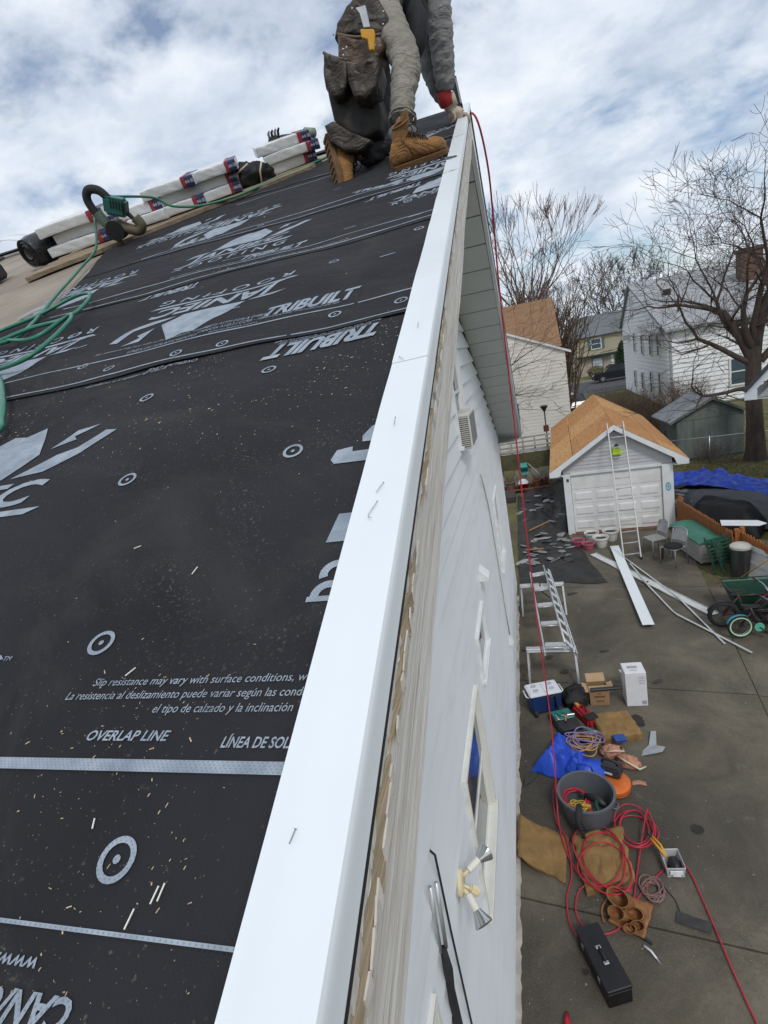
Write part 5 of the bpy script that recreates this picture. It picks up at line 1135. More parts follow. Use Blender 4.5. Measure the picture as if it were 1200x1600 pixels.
db = thing('deck_box', 'large pale deck storage box with green lid by the picket fence', 'storage box', (3.75, 14.0, 0), R(-80)); BOXM = M('pale_resin', (.42, .41, .38), .5, .08, 5, dirt=(.28, .26, .22)); LID = M('green_resin_lid', (.045, .17, .12), .45, .2, 4, .2, 12)
m_ = MB(); m_.bx(-.74, .74, -.30, .30, .02, .52); obj('body', m_, BOXM, db, bevel=.015)
for sy in (-1, 1):
    for k in range(5): m_ = MB(); m_.bx(-.70, .70, min(sy*.301, sy*.316), max(sy*.301, sy*.316), .06+k*.092, .13+k*.092); obj('slat', m_, BOXM, db, bevel=.004)
for sx in (-1, 1):
    for k in range(5): m_ = MB(); m_.bx(min(sx*.741, sx*.756), max(sx*.741, sx*.756), -.27, .27, .06+k*.092, .13+k*.092); obj('slat', m_, BOXM, db, bevel=.004)
    m_ = MB(); m_.box((sx*.757, 0, .455), (.01, .14, .03)); obj('handle', m_, BLACKP, db)
m_ = MB(); m_.slab(lambda a, b: (-.78+1.56*a, -.34+.68*b, .545+.07*math.sin(b*3.14)**.6+.006*mnoise.noise((a*9, b*4, 1))), lambda a, b: (-.78+1.56*a, -.34+.68*b, .522), 16, 10); obj('lid', m_, LID, db, smooth=True, auto=40)
tcn = thing('trash_can', 'slim steel trash can with pale lid by the picket fence', 'trash can', (4.16, 12.46, 0)); m_ = MB(); m_.lathe([(.17, 0), (.19, .02), (.19, .66), (.175, .67)], 24); obj('drum', m_, M('dark_steel', (.12, .12, .12), .3, .3, 5, metal=.8, stretch=(8, 8, .3)), tcn, smooth=True, auto=40); m_ = MB(); m_.lathe([(.205, .67), (.205, .72), (.16, .76), (.05, .775)], 24); obj('lid', m_, M('dull_lid', (.42, .41, .38), .5), tcn, smooth=True, auto=40)
GRC = M('dark_green_resin', (.010, .055, .035), .45, .2, 6)
for q, (x, y, rz, lab) in enumerate(((3.93, 12.72, R(25), 'front dark green plastic chair folded against the storage box'), (4.06, 12.62, R(32), 'rear dark green plastic chair folded beside the trash can'))):
    t = thing('folded_chair', lab, 'chair', (x, y, 0), rz, 'green folded chairs'); tl = Matrix.Rotation(R(-22), 3, 'X')
    for sx in (-1, 1): m_ = MB(); m_.bar(tl @ Vector((sx*.23, 0, 0)), tl @ Vector((sx*.23, 0, .86)), .04, .03); obj('leg', m_, GRC, t, bevel=.006); m_ = MB(); m_.bar(Vector((sx*.2, .02, 0)), tl @ Vector((sx*.2, .04, .6)), .035, .025); obj('leg', m_, GRC, t, bevel=.006)
    for k in range(7): m_ = MB(); m_.box(tl @ Vector((0, -.015, .28+.082*k)), (.44, .014, .055), tl); obj('slat', m_, GRC, t, bevel=.003)
dr = thing('old_door', 'old white panelled door leaning against the picket fence', 'door', (4.35, 11.95, 0), R(-72)); tl = Matrix.Rotation(R(-14), 3, 'X')
DRM = M('chipped_white_paint', (.52, .52, .50), .6, .1, 5, dirt=(.3, .29, .26), dirtamt=.7)
def db_(x0, x1, z0, z1, y0, y1, nm): m_ = MB(); m_.box(tl @ Vector(((x0+x1)/2, (y0+y1)/2, (z0+z1)/2)), (x1-x0, y1-y0, z1-z0), tl); obj(nm, m_, DRM, dr, bevel=.004)
db_(-.6, .6, 0, .72, 0, .02, 'door_slab')
for a in ((-.6, -.5, 0, .72), (.5, .6, 0, .72), (-.5, .5, .62, .72), (-.5, .5, 0, .10), (-.5, .5, .34, .40)): db_(*a, -.018, -.001, 'stile')
rk = thing('rake', 'wooden handled rake leaning on the old white door', 'rake', (3.95, 12.2, 0)); m_ = MB(); m_.tube([(3.95, 12.15, .03), (4.5, 11.35, .98)], .014, 8); wpart('handle', m_, M('yellow_handle', (.42, .24, .08), .6), rk, smooth=True); m_ = MB(); m_.box((3.93, 12.18, .03), (.3, .05, .03), R(30)); wpart('head', m_, M('rust_iron', (.10, .05, .03), .8), rk)
# bicycles and the green cart at the right edge
bn = thing('green_cart', 'dark green garden cart tub behind the bicycle', 'cart', (3.95, 10.85, 0)); m_ = MB(); m_.lathe([(.36, .12), (.52, .50), (.56, .50), (.56, .53), (.50, .53), (.34, .16)], 4, sx=1.25); m_ = MB()
A_ = [(-.42, -.26, .1), (.55, -.26, .1), (.55, .26, .1), (-.42, .26, .1)]; B_ = [(-.58, -.36, .52), (.75, -.36, .52), (.75, .36, .52), (-.58, .36, .52)]; C_ = [(x*.94, y*.92, z-.01) for x, y, z in B_]; D_ = [(x*.94, y*.9, z+.03) for x, y, z in A_]
m_.add(A_+B_+C_+D_, [(0,1,2,3)]+[(i, (i+1) % 4, 4+(i+1) % 4, 4+i) for i in range(4)]+[(4+i, 4+(i+1) % 4, 8+(i+1) % 4, 8+i) for i in range(4)]+[(8+i, 8+(i+1) % 4, 12+(i+1) % 4, 12+i) for i in range(4)]+[(12, 13, 14, 15)]); obj('tub', m_, GRC, bn, bevel=.012)
m_ = MB(); m_.tube([(-.58, -.38, .53), (.75, -.38, .53), (.75, .38, .53), (-.58, .38, .53), (-.58, -.38, .53)], .014, 8); obj('rim', m_, GRC, bn, smooth=True)
for sx in (-.3, .4): m_ = MB(); m_.tube([(sx, -.34, .11), (sx, -.30, .11)], .11, 16); m_.tube([(sx, .30, .11), (sx, .34, .11)], .11, 16); obj('wheel', m_, BLACKR, bn, smooth=True, auto=40)
def bicycle(loc, rz, lab, wr_, fr_col, tyre_col, fender, lean=R(6)):
    t = thing('bicycle', lab, 'bicycle', loc, rz, 'bicycles at the right edge'); t.rotation_euler = (lean, 0, rz)
    wb = wr_*3.1; FR = M('frame_'+fr_col[0], fr_col[1], .35, .2, 8)
    for x in (0, wb):
        m_ = MB(); n = 30
        m_.tube([(x+wr_*.86*math.cos(6.283*k/n), 0, wr_+wr_*.86*math.sin(6.283*k/n)) for k in range(n+1)], wr_*.14, 8, caps=False); w_ = obj('wheel', m_, BLACKR, t, smooth=True)
        for s in (-1, 1):
            m_ = MB(); m_.tube([(x+wr_*.80*math.cos(6.283*k/n), s*wr_*.085, wr_+wr_*.80*math.sin(6.283*k/n)) for k in range(n+1)], wr_*.075, 6, caps=False); obj('tyre_wall', m_, M('tyre_'+tyre_col[0], tyre_col[1], .6), w_, smooth=True)
        m_ = MB()
        for k in range(14): a = 6.283*k/14; m_.tube([(x, .012*(-1)**k, wr_), (x+wr_*.78*math.cos(a), 0, wr_+wr_*.78*math.sin(a))], .0025, 4)
        obj('spokes', m_, BLACKP, w_); m_ = MB(); m_.tube([(x, -.04, wr_), (x, .04, wr_)], .02, 10); obj('hub', m_, BLACKP, w_)
        m_ = MB(); f_ = lambda a, b, x=x: (x+wr_*1.06*math.cos(R(60+100*a)), (b-.5)*.06, wr_+wr_*1.06*math.sin(R(60+100*a))); m_.slab(f_, lambda a, b, f_=f_: (f_(a, b)[0], f_(a, b)[1], f_(a, b)[2]-.006), 14, 2); obj('mudguard', m_, fender, t, smooth=True)
    hd = (wb-.11, 0, wr_*2.35); st = (wr_*.95, 0, wr_*2.3); bb = (wr_*1.35, 0, wr_*.95)
    for a, b, r in ((hd, bb, .018), (hd, st, .016), (st, bb, .016), (st, (0, .03, wr_), .010), (st, (0, -.03, wr_), .010), (bb, (0, .03, wr_), .010), (bb, (0, -.03, wr_), .010), (hd, (wb, .05, wr_), .011), (hd, (wb, -.05, wr_), .011)):
        m_ = MB(); m_.tube([a, b], r, 8); obj('frame_tube', m_, FR, t, smooth=True)
    m_ = MB(); m_.tube([hd, (wb-.14, 0, wr_*2.9)], .014, 8); m_.tube([(wb-.22, -.24, wr_*3.1), (wb-.15, -.1, wr_*2.95), (wb-.14, 0, wr_*2.9), (wb-.15, .1, wr_*2.95), (wb-.22, .24, wr_*3.1)], .012, 8); obj('handlebar', m_, STEEL, t, smooth=True)
    for s in (-1, 1): m_ = MB(); m_.tube([(wb-.22, s*.17, wr_*3.04), (wb-.24, s*.26, wr_*3.12)], .018, 8); obj('grip', m_, BLACKR, t, smooth=True)
    m_ = MB(); m_.tube([st, (wr_*.85, 0, wr_*2.65)], .012, 8); obj('seat_post', m_, STEEL, t); m_ = MB(); m_.add([(-.13, -.07, 0), (-.13, .07, 0), (.04, .03, 0), (.14, .012, 0), (.14, -.012, 0), (.04, -.03, 0), (-.13, -.06, .05), (-.13, .06, .05), (.04, .02, .04), (.14, .01, .03), (.14, -.01, .03), (.04, -.02, .04)], [(0,1,2,3,4,5),(11,10,9,8,7,6)]+[(i, (i+1) % 6, 6+(i+1) % 6, 6+i) for i in range(6)]); obj('saddle', m_, BLACKR, t, bevel=.01, loc=(wr_*.85, 0, wr_*2.65))
    m_ = MB(); m_.tube([(bb[0], -.05, bb[2]), (bb[0], -.058, bb[2])], wr_*.38, 18); obj('chain_guard', m_, fender if fr_col[0] != 'plum' else M('mint_plastic', (.10, .42, .28), .45), t, smooth=True, auto=40)
    m_ = MB(); m_.tube([(bb[0], -.07, bb[2]), (bb[0]+.1, -.075, bb[2]-.08)], .008, 6); m_.box((bb[0]+.1, -.11, bb[2]-.08), (.08, .06, .02)); obj('crank', m_, BLACKP, t)
bicycle((3.27, 9.85, 0), R(4), 'child bicycle with pale green tyres and turquoise mudguard', .215, ('plum', (.03, .015, .02)), ('mint', (.42, .60, .40)), M('turquoise_plastic', (.03, .27, .38), .4), R(-4))
bicycle((3.12, 10.28, 0), R(3), 'dark bicycle with black tyres standing behind the child bicycle', .27, ('maroon', (.06, .01, .015)), ('dark', (.02, .02, .02)), BLACKP, R(4))
# ------------------------------------------------------------------ flashing strips on the driveway
FLASH = M('white_flashing', (.72, .76, .78), .35, .04, 3, .1, 9); TRIM = M('dull_white_trim', (.55, .56, .55), .5, .1, 6)
def strip(name, lab, pts, wd, th, mat, cat, lip=.012, z=.012):
    m_ = MB(); P = [Vector((*p, z+.01*mnoise.noise((p[0]*2, p[1]*2, wd)) if len(p) == 2 else 0)) if len(p) == 2 else Vector(p) for p in pts]
    c = sum(P, Vector())/len(P); c.z = 0
    d0 = (P[-1]-P[0]).normalized(); s = Vector((d0.y, -d0.x, 0)).normalized(); n = len(P)
    prof = [(-wd/2, lip), (-wd/2+.004, 0), (0, .004), (wd/2-.004, 0), (wd/2, lip)]
    vs = [];
    for p in P:
        for x, h in prof: vs.append(p-c+s*x+Vector((0, 0, h+th)))
        for x, h in prof: vs.append(p-c+s*x+Vector((0, 0, h)))
    fs = []
    for i in range(n-1):
        for j in range(4): fs.append((i*10+j, i*10+j+1, (i+1)*10+j+1, (i+1)*10+j)); fs.append((i*10+5+j+1, i*10+5+j, (i+1)*10+5+j, (i+1)*10+5+j+1))
        for j in (0, 4): fs.append((i*10+j, (i+1)*10+j, (i+1)*10+5+j, i*10+5+j))
    for i in (0, n-1): fs += [(i*10+j, i*10+5+j, i*10+6+j, i*10+1+j) for j in range(4)]
    m_.add(vs, fs); return tag(obj(name, m_, mat, loc=c, smooth=True, auto=30), lab, cat)
def seg(a, b, n, amp=.0, sd_=0): return [(a[0]+(b[0]-a[0])*k/n+amp*mnoise.noise((k*.7, sd_, 0)), a[1]+(b[1]-a[1])*k/n) for k in range(n+1)]
strip('metal_flashing', 'long white metal flashing strip pointing straight at the ladder foot', [(x, y, .085+.01*mnoise.noise((y*1.4, 2, 0))) for x, y in seg((1.90, 14.75), (1.84, 10.32), 14)], .22, .002, FLASH, 'flashing', .012)
strip('metal_flashing', 'long white flashing strip lying diagonally beneath the other', seg((1.30, 14.45), (3.10, 10.72), 14, .02, 3), .20, .002, TRIM, 'flashing', .03, .014)
for pts, lab in ((((2.02, 14.03), (2.3, 12.9), (2.62, 11.75), (2.66, 11.55), (2.94, 9.62)), 'bent thin trim strip, upper of the two crossing ones'), (((2.09, 13.57), (2.22, 12.2), (2.42, 10.95), (2.46, 10.75), (3.25, 9.3)), 'bent thin trim strip, lower of the two crossing ones')):
    m_ = MB(); P = [Vector((x, y, .03+.02*(k % 2))) for k, (x, y) in enumerate(pts)]; c = Vector((P[2].x, P[2].y, 0)); m_.tube([p-c for p in P], .019, 4); tag(obj('trim_strip', m_, TRIM, loc=c), lab, 'trim strip')
# ------------------------------------------------------------------ work platform: ladder laid on two trestles
for (y, x0, x1, lab) in ((8.66, -.44, .36, 'front aluminium trestle carrying the ladder'), (11.35, -.54, .36, 'rear aluminium trestle near the black tarp')):
    t = thing('trestle', lab, 'trestle', ((x0+x1)/2, y, 0), R(-2), 'trestles under the ladder'); hw = (x1-x0)/2; h = .66
    m_ = MB(); m_.bx(-hw-.02, hw+.02, -.05, .05, h-.07, h); m_.bx(-hw, hw, -.11, -.05, h-.03, h-.015); obj('top_beam', m_, ALU, t, bevel=.005)
    for sx in (-1, 1):
        for sy in (-1, 1): m_ = MB(); m_.bar((sx*hw*.98, sy*.03, h-.05), (sx*hw*1.02, sy*.24, 0), .035, .025); obj('leg', m_, ALU, t)
        m_ = MB(); m_.bar((sx*hw, -.15, .27), (sx*hw, .15, .27), .02, .02); obj('cross_tie', m_, ALU, t)
sl = thing('step_ladder', 'aluminium step ladder lying flat across two trestles', 'ladder', (0, 10, .68))
RA = [((-.14, 8.35, .73), (-.31, 11.75, .75)), ((.33, 8.32, .73), (.09, 11.85, .75)), ((.20, 8.55, .82), (.0, 11.9, .86))]
for a, b in RA[:2]: m_ = MB(); m_.bar(a, b, .028, .085); wpart('rail', m_, ALU, sl, bevel=.004)
m_ = MB(); m_.tube(RA[2], .018, 10); wpart('brace_rail', m_, ALU, sl, smooth=True); m_ = MB(); m_.bar((.37, 8.3, .70), (.12, 11.85, .72), .02, .10); wpart('outer_rail', m_, ALU, sl)
for k in range(5):
    t = .06+.22*k; L0 = Vector(RA[0][0]).lerp(Vector(RA[0][1]), t); R0 = Vector(RA[1][0]).lerp(Vector(RA[1][1]), t); R0 = L0.lerp(R0, .80)
    m_ = MB(); m_.bar(L0+Vector((.02, 0, .05)), R0+Vector((0, 0, .05)), .13, .03); o = wpart('tread', m_, ALU, sl, bevel=.01, seg=2)
    m_ = MB(); m_.tube([L0+Vector((.02, -.05, .05)), L0+Vector((.05, -.10, .05)), R0+Vector((0, -.10, .05))], .010, 6); wpart('tread_lip', m_, ALU, sl, smooth=True)
for k in range(9):
    t = .03+.11*k; a = Vector(RA[2][0]).lerp(Vector(RA[2][1]), t); b = Vector((.36, 8.3, .74)).lerp(Vector((.11, 11.85, .76)), t); m_ = MB(); m_.bar(a, b, .045, .012); wpart('back_rung', m_, ALU, sl)
m_ = MB(); m_.tube([(.02, 10.95, .86), (-.12, 11.1, .80), (-.12, 10.75, .78), (.04, 10.35, .80)], .014, 8); wpart('spreader', m_, BLACKP, sl, smooth=True)
# ------------------------------------------------------------------ cooler
cl_ = thing('cooler', 'blue cooler with white lid by the house wall', 'cooler', (-.24, 7.88, 0), R(17)); CB = M('navy_cooler', (.012, .035, .12), .4, .15, 5); CW = M('white_cooler_lid', (.66, .68, .72), .4, .05, 6, dirt=(.5, .5, .5))
m_ = MB(); m_.box((0, 0, .19), (.48, .30, .32), None, 0, 1.06); obj('tub', m_, CB, cl_, bevel=.02, seg=2)
m_ = MB(); m_.box((0, 0, .375), (.53, .345, .05), None, 0, .95); lid = obj('lid', m_, CW, cl_, bevel=.015, seg=2)
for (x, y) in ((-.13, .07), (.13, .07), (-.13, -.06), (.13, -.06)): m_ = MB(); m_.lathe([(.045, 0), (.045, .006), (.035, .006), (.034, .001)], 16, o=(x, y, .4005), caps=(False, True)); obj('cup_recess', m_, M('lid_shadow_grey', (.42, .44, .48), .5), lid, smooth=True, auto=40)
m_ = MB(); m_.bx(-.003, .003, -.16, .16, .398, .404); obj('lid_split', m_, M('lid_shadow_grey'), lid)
for sx in (-1, 1):
    m_ = MB(); m_.tube([(sx*.265, -.10, .32), (sx*.30, -.09, .34), (sx*.30, .09, .34), (sx*.265, .10, .32)], .011, 8); obj('carry_handle', m_, CW, cl_, smooth=True)
m_ = MB(); m_.tube([(.02, -.17, .12), (.02, -.185, .33), (.14, -.185, .34), (.14, -.17, .12)], .016, 8); obj('pull_handle', m_, BLACKP, cl_, smooth=True)
for sx in (-1, 1): m_ = MB(); m_.tube([(sx*.22, -.16, .055), (sx*.17, -.16, .055)], .055, 16); obj('wheel', m_, BLACKR, cl_, smooth=True, auto=40)
# black duffel
def lump(name, lab, cat, loc, dim, mat, sd_, rz=0, amp=.18, n=18, group=None, flat=.35):
    m_ = MB()
    def f(a, b):
        th = a*2*math.pi; ph = b*math.pi; s = math.sin(ph); d = Vector((math.cos(th)*s, math.sin(th)*s, math.cos(ph)))
        k = 1+amp*mnoise.noise((d.x*2.2, d.y*2.2, d.z*2.2+sd_))+amp*.7*mnoise.noise((d.x*5, d.y*5, d.z*5+sd_)); p = Vector((d.x*dim[0]/2, d.y*dim[1]/2, d.z*dim[2]/2))*k
        return (p.x, p.y, max(0.003, p.z+dim[2]*flat))
    m_.grid(f, n*2, n); o = obj(name, m_, mat, smooth=True, loc=loc, rot=(0, 0, rz)); return tag(o, lab, cat, group) if cat else o
dg = thing('duffel_bag', 'black duffel bag right of the cooler', 'bag', (.26, 8.0, 0), R(10)); DBM = M('black_nylon', (.012, .012, .013), .7, .4, 9, .6, 30)
o = lump('bag_body', '', None, (0, 0, 0), (.46, .42, .36), DBM, 2.0, 0, .22); o.parent = dg
m_ = MB(); m_.tube([(-.14, -.12, .2), (-.1, -.05, .32), (.08, -.03, .33), (.13, -.12, .22)], .012, 6); obj('handle', m_, DBM, dg, smooth=True); m_ = MB(); m_.bar((-.1, -.2, .1), (.08, -.2, .12), .02, .02); obj('zip', m_, BLACKP, dg)
# open carton with black level across it
KR = M('brown_cardboard', (.28, .17, .09), .85, .12, 6); KRI = M('inner_cardboard', (.40, .27, .16), .85, .1, 6)
cb = thing('carton', 'open brown cardboard carton behind the brown foam cushion', 'carton', (.62, 8.08, 0), R(4))
m_ = MB(); m_.box((0, -.135, .13), (.30, .006, .26)); m_.box((0, .135, .13), (.30, .006, .26)); m_.box((-.148, 0, .13), (.006, .26, .26)); m_.box((.148, 0, .13), (.006, .26, .26)); m_.box((0, 0, .006), (.29, .26, .006)); obj('walls', m_, KR, cb)
for (c_, d_, rt) in (((0, .20, .30), (.29, .15, .005), Matrix.Rotation(.55, 3, 'X')), ((0, -.06, .262), (.29, .14, .005), Matrix.Rotation(.03, 3, 'X')), ((-.19, 0, .25), (.10, .25, .005), Matrix.Rotation(.3, 3, 'Y')), ((.19, 0, .25), (.10, .25, .005), Matrix.Rotation(-.3, 3, 'Y'))): m_ = MB(); m_.box(c_, d_, rt); obj('flap', m_, KRI, cb)
m_ = MB(); m_.box((0, -.139, .16), (.16, .002, .03)); m_.box((0, -.139, .08), (.12, .002, .02)); m_.box((0, -.139, .215), (.05, .002, .018)); obj('carton_print', m_, M('brown_print', (.12, .06, .03), .8), cb)
m_ = MB(); m_.bar((.50, 7.93, .30), (.98, 8.0, .285), .07, .035); tag(obj('black_level', m_, BLACKP, bevel=.006), 'black bar resting across the open carton', 'bar')
# white carton
wb_ = thing('white_carton', 'tall white cardboard box standing alone on the driveway', 'carton', (1.17, 8.06, 0), R(3)); WC = M('white_cardboard', (.66, .66, .68), .7, .05, 6)
m_ = MB(); m_.bx(-.155, .155, -.15, .15, 0, .60); obj('box', m_, WC, wb_, bevel=.006)
GRP = M('grey_box_print', (.30, .32, .36), .8)
m_ = MB(); m_.bx(-.09, .06, -.02, .05, .6005, .602); m_.bx(-.07, .04, -.08, -.06, .6005, .602); obj('top_print', m_, GRP, wb_)
m_ = MB(); m_.bx(-.002, .002, -.15, .15, .6005, .6015); obj('tape_seam', m_, M('pale_tape', (.55, .55, .52), .4), wb_)
for k in range(5): m_ = MB(); m_.bx(.04, .13, -.1525, -.151, .40+.03*k, .41+.03*k); obj('side_print', m_, GRP, wb_)
m_ = MB(); m_.bx(.07, .14, -.1525, -.151, .03, .10); obj('label_patch', m_, GRP, wb_); m_ = MB(); m_.tube([(-.156, 0, .5), (-.20, .03, .55), (-.156, .06, .5)], .012, 6); obj('carry_strap', m_, WC, wb_, smooth=True)
# tool cases
tcse = thing('drill_case', 'open black and green tool case left of the brown foam cushion', 'tool case', (.06, 7.42, 0), R(20)); TEAL = M('teal_tool', (.02, .16, .14), .45, .3, 14)
m_ = MB(); m_.bx(-.17, .17, -.26, .26, 0, .13); obj('case', m_, BLACKP, tcse, bevel=.015, seg=2); m_ = MB(); m_.bx(-.15, .15, .0, .24, .131, .15); obj('case_insert', m_, TEAL, tcse, bevel=.01)
for k in range(5): m_ = MB(); m_.box((-.11+.055*k, .05+.07*(k % 2), .16), (.03, .12, .03), R(20*k)); obj('tool_bit', m_, TEAL if k % 2 else STEEL, tcse, bevel=.004)
m_ = MB(); m_.tube([(-.02, -.05, .15), (.05, .1, .16)], .015, 8); obj('orange_grip', m_, M('orange_grip', (.45, .12, .04), .5), tcse, smooth=True); m_ = MB(); m_.box((0, -.2, .14), (.3, .09, .02)); obj('lid_edge', m_, BLACKP, tcse, bevel=.004)
rc = thing('tool_bag', 'red and black tool bag beside the open tool case', 'tool bag', (.36, 7.62, 0), R(28)); REDB = M('red_canvas', (.30, .012, .02), .7, .25, 9, .4, 30)
m_ = MB(); m_.box((0, 0, .07), (.20, .50, .14), None, 0, .85); obj('body', m_, REDB, rc, bevel=.03, seg=2); m_ = MB(); m_.box((.0, -.16, .145), (.19, .14, .02)); obj('black_flap', m_, DBM, rc, bevel=.006); m_ = MB(); m_.box((-.02, .18, .15), (.05, .09, .05)); obj('yellow_tool', m_, M('yellow_tool', (.50, .28, .04), .5), rc, bevel=.006)
m_ = MB(); m_.tube([(.0, -.05, .14), (.02, .02, .22), (.0, .1, .14)], .01, 6); obj('handle', m_, DBM, rc, smooth=True)
m_ = MB(); m_.bx(-.11, .11, -.10, .10, 0, .16); tag(obj('black_tool_bin', m_, BLACKP, bevel=.01, loc=(.26, 7.05, 0), rot=(0, 0, .2)), 'small black plastic bin between tool case and blue tarp', 'bin')
# foam cushions
FOAM = M('brown_foam', (.24, .145, .055), .95, .22, 5, .8, 26, dirt=(.12, .07, .03), dirtamt=.8)
def foam(lab, c4, th, sd_, z0=.0, n=18, bend=0.0, pit=.02):
    m_ = MB(); cx_ = sum(p[0] for p in c4)/4; cy_ = sum(p[1] for p in c4)/4
    def f(a, b, z):
        x, y = bil(c4, a, b); e = .02*mnoise.noise((a*7, b*7, sd_)); ed = min(a, 1-a, b, 1-b)
        return (x-cx_+e+.03*mnoise.noise((y*5, sd_, 0))*(abs(a-.5)*2), y-cy_+e+.03*mnoise.noise((x*5, sd_, 1))*(abs(b-.5)*2), z0+z+(pit*(.6*mnoise.noise((a*4, b*4, sd_+2))-.5*max(0, 1-6*abs(mnoise.noise((a*2.6, b*2.6, sd_+7))))) if z > .01 else 0)-(.02 if ed < .02 and z > .01 else 0)+bend*(1-a)**2)
    m_.slab(lambda a, b: f(a, b, th), lambda a, b: f(a, b, 0.0), n, n); return tag(obj('foam_cushion', m_, FOAM, smooth=True, loc=(cx_, cy_, 0), auto=28), lab, 'cushion', 'brown foam cushions')
foam('thick brown foam cushion right of the tool bag', ((.55, 6.98), (1.10, 7.14), (.98, 7.66), (.45, 7.58)), .13, 1)
foam('bent brown foam sheet leaning against the house wall', ((-.66, 5.0), (-.16, 4.78), (-.07, 5.38), (-.66, 5.6)), .05, 3, .0, 16, .10)
foam('torn brown foam block under the red hose coil', ((.05, 4.66), (.57, 4.86), (.54, 5.52), (-.03, 5.36)), .11, 5, 0, 22, 0, .05)
# blue tarp bundle
def bt(a, b):
    x, y = bil(((-.50, 6.45), (.30, 6.15), (.30, 6.75), (-.05, 7.25)), a, b); e = min(1, min(a, 1-a, b, 1-b)*5); return (x+.07*mnoise.noise((y*4, 1, 0)), y+.07*mnoise.noise((x*4, 2, 0)), .02+e*(.17+.55*fold(x, y, .5, 3.0, 2)))
cloth('blue_tarp', 'crumpled blue tarp bundle between the bucket and the tool case', bt, 56, 56, BLUE)
tb_ = thing('blue_tote', 'blue soft tote behind the grey bucket', 'bag', (.24, 6.35, 0), R(-8)); m_ = MB(); m_.box((0, 0, .13), (.50, .30, .26), None, 0, .92); obj('tote_body', m_, BLUE, tb_, bevel=.04, seg=3, smooth=True); m_ = MB(); m_.tube([(-.1, -.12, .24), (-.08, -.1, .33), (.08, -.1, .33), (.1, -.12, .24)], .01, 6); obj('strap', m_, BLUE, tb_, smooth=True)
# cords in a tangle
def tangle(name, lab, c, rx, ry, r, n, mat, sd_, z0=.05, zr=.1, turns=5, cat='cord'):
    rnd2 = random.Random(sd_); m_ = MB(); pts = []
    for k in range(n):
        t = k/n*turns*6.283; s = 1+.28*math.sin(t*.37+sd_)+.12*rnd2.uniform(-1, 1)*0
        j1 = .55*mnoise.noise((t*.31, sd_, 1)); j2 = .55*mnoise.noise((t*.31, sd_, 6))
        pts.append((rx*(s*math.cos(t+.25*math.sin(t*.9))+j1), ry*((1+.25*math.cos(t*.53+sd_))*math.sin(t)+j2), max(r, z0+zr*(.5+.5*math.sin(t*.81+sd_)))))
    m_.tube(pts, r, 6); return tag(obj(name, m_, mat, smooth=True, loc=(*c, 0)), lab, cat)
tangle('cord_bundle', 'tan and orange extension cord coiled beside the blue tarp', (.26, 6.72), .17, .15, .009, 150, M('tan_cord', (.42, .24, .10), .5), 3, .22, .1, 6)
tangle('cord_bundle', 'violet cord looped over the tan cord', (.30, 6.78), .19, .12, .008, 110, M('violet_cord', (.22, .17, .34), .5), 8, .28, .08, 4)
# circular saw, leather pouch, pouch, battery pack
cs = thing('circular_saw', 'green circular saw lying beyond the cords', 'saw', (.44, 7.0, 0), R(30)); m_ = MB(); m_.tube([(0, -.02, .12), (0, .035, .12)], .12, 22); obj('blade_guard', m_, STEEL, cs, smooth=True, auto=40); m_ = MB(); m_.tube([(0, .04, .13), (0, .17, .13)], [.06, .05], 14); obj('motor', m_, TEAL, cs, smooth=True, auto=40); m_ = MB(); m_.box((0, .05, .015), (.3, .15, .01)); obj('shoe', m_, STEEL, cs); m_ = MB(); m_.tube([(-.03, .04, .18), (-.1, .05, .26), (-.2, .05, .22), (-.22, .05, .12)], .02, 8); obj('handle', m_, BLACKP, cs, smooth=True)
LEA = M('tan_leather', (.32, .145, .07), .6, .25, 8, .3, 30, dirt=(.16, .08, .04)); LEAP = M('pink_tan_leather', (.42, .20, .13), .6, .25, 8, .3, 30)
for (x, y, rz, sd_, lab) in ((.62, 6.82, .4, 4, 'tan leather pouch among the cords'), (.82, 6.62, -.5, 9, 'pale leather pouch with white strap right of the cords')): 
    p = thing('leather_pouch', lab, 'pouch', (x, y, 0), rz, 'leather pouches in the pile'); o = lump('pouch_body', '', None, (0, 0, 0), (.30, .20, .17), LEAP, sd_, 0, .3); o.parent = p
    m_ = MB(); m_.tube([(-.12, -.05, .12), (0, -.12, .16), (.16, -.06, .05), (.2, .06, .02)], .014, 6); obj('strap', m_, M('cream_strap', (.55, .48, .36), .6), p, smooth=True)
m_ = MB(); m_.box((0, 0, .05), (.17, .12, .05)); tag(obj('blue_box', m_, M('blue_card', (.015, .06, .25), .5), bevel=.005, loc=(.76, 6.98, .10), rot=(.1, .1, .3)), 'small blue box on top of the pouches', 'box')
orr = thing('orange_reel', 'orange cord reel under the dark tool battery case', 'cord reel', (.56, 6.22, 0)); ORG = M('orange_plastic', (.55, .13, .02), .45, .15, 6); m_ = MB(); m_.lathe([(.19, 0), (.215, .02), (.215, .09), (.19, .11), (.10, .115)], 26); obj('drum', m_, ORG, orr, smooth=True, auto=40); m_ = MB(); m_.lathe([(.205, .035), (.222, .05), (.205, .065)], 26, caps=(False, False)); obj('cord_band', m_, M('dark_orange_cord', (.30, .05, .01), .6), orr, smooth=True)
bc = thing('battery_case', 'dark grey plastic case sitting on the orange reel', 'case', (.55, 6.36, .115), R(-25)); m_ = MB(); m_.box((0, 0, .07), (.30, .22, .14), None, 0, .88); obj('shell', m_, M('charcoal_plastic', (.035, .036, .04), .45, .15, 8), bc, bevel=.02, seg=2); m_ = MB(); m_.tube([(-.1, 0, .135), (-.08, 0, .19), (.08, 0, .19), (.1, 0, .135)], .015, 8); obj('handle', m_, BLACKP, bc, smooth=True); m_ = MB(); m_.box((0, -.112, .07), (.12, .004, .03)); obj('badge', m_, WPOT, bc)
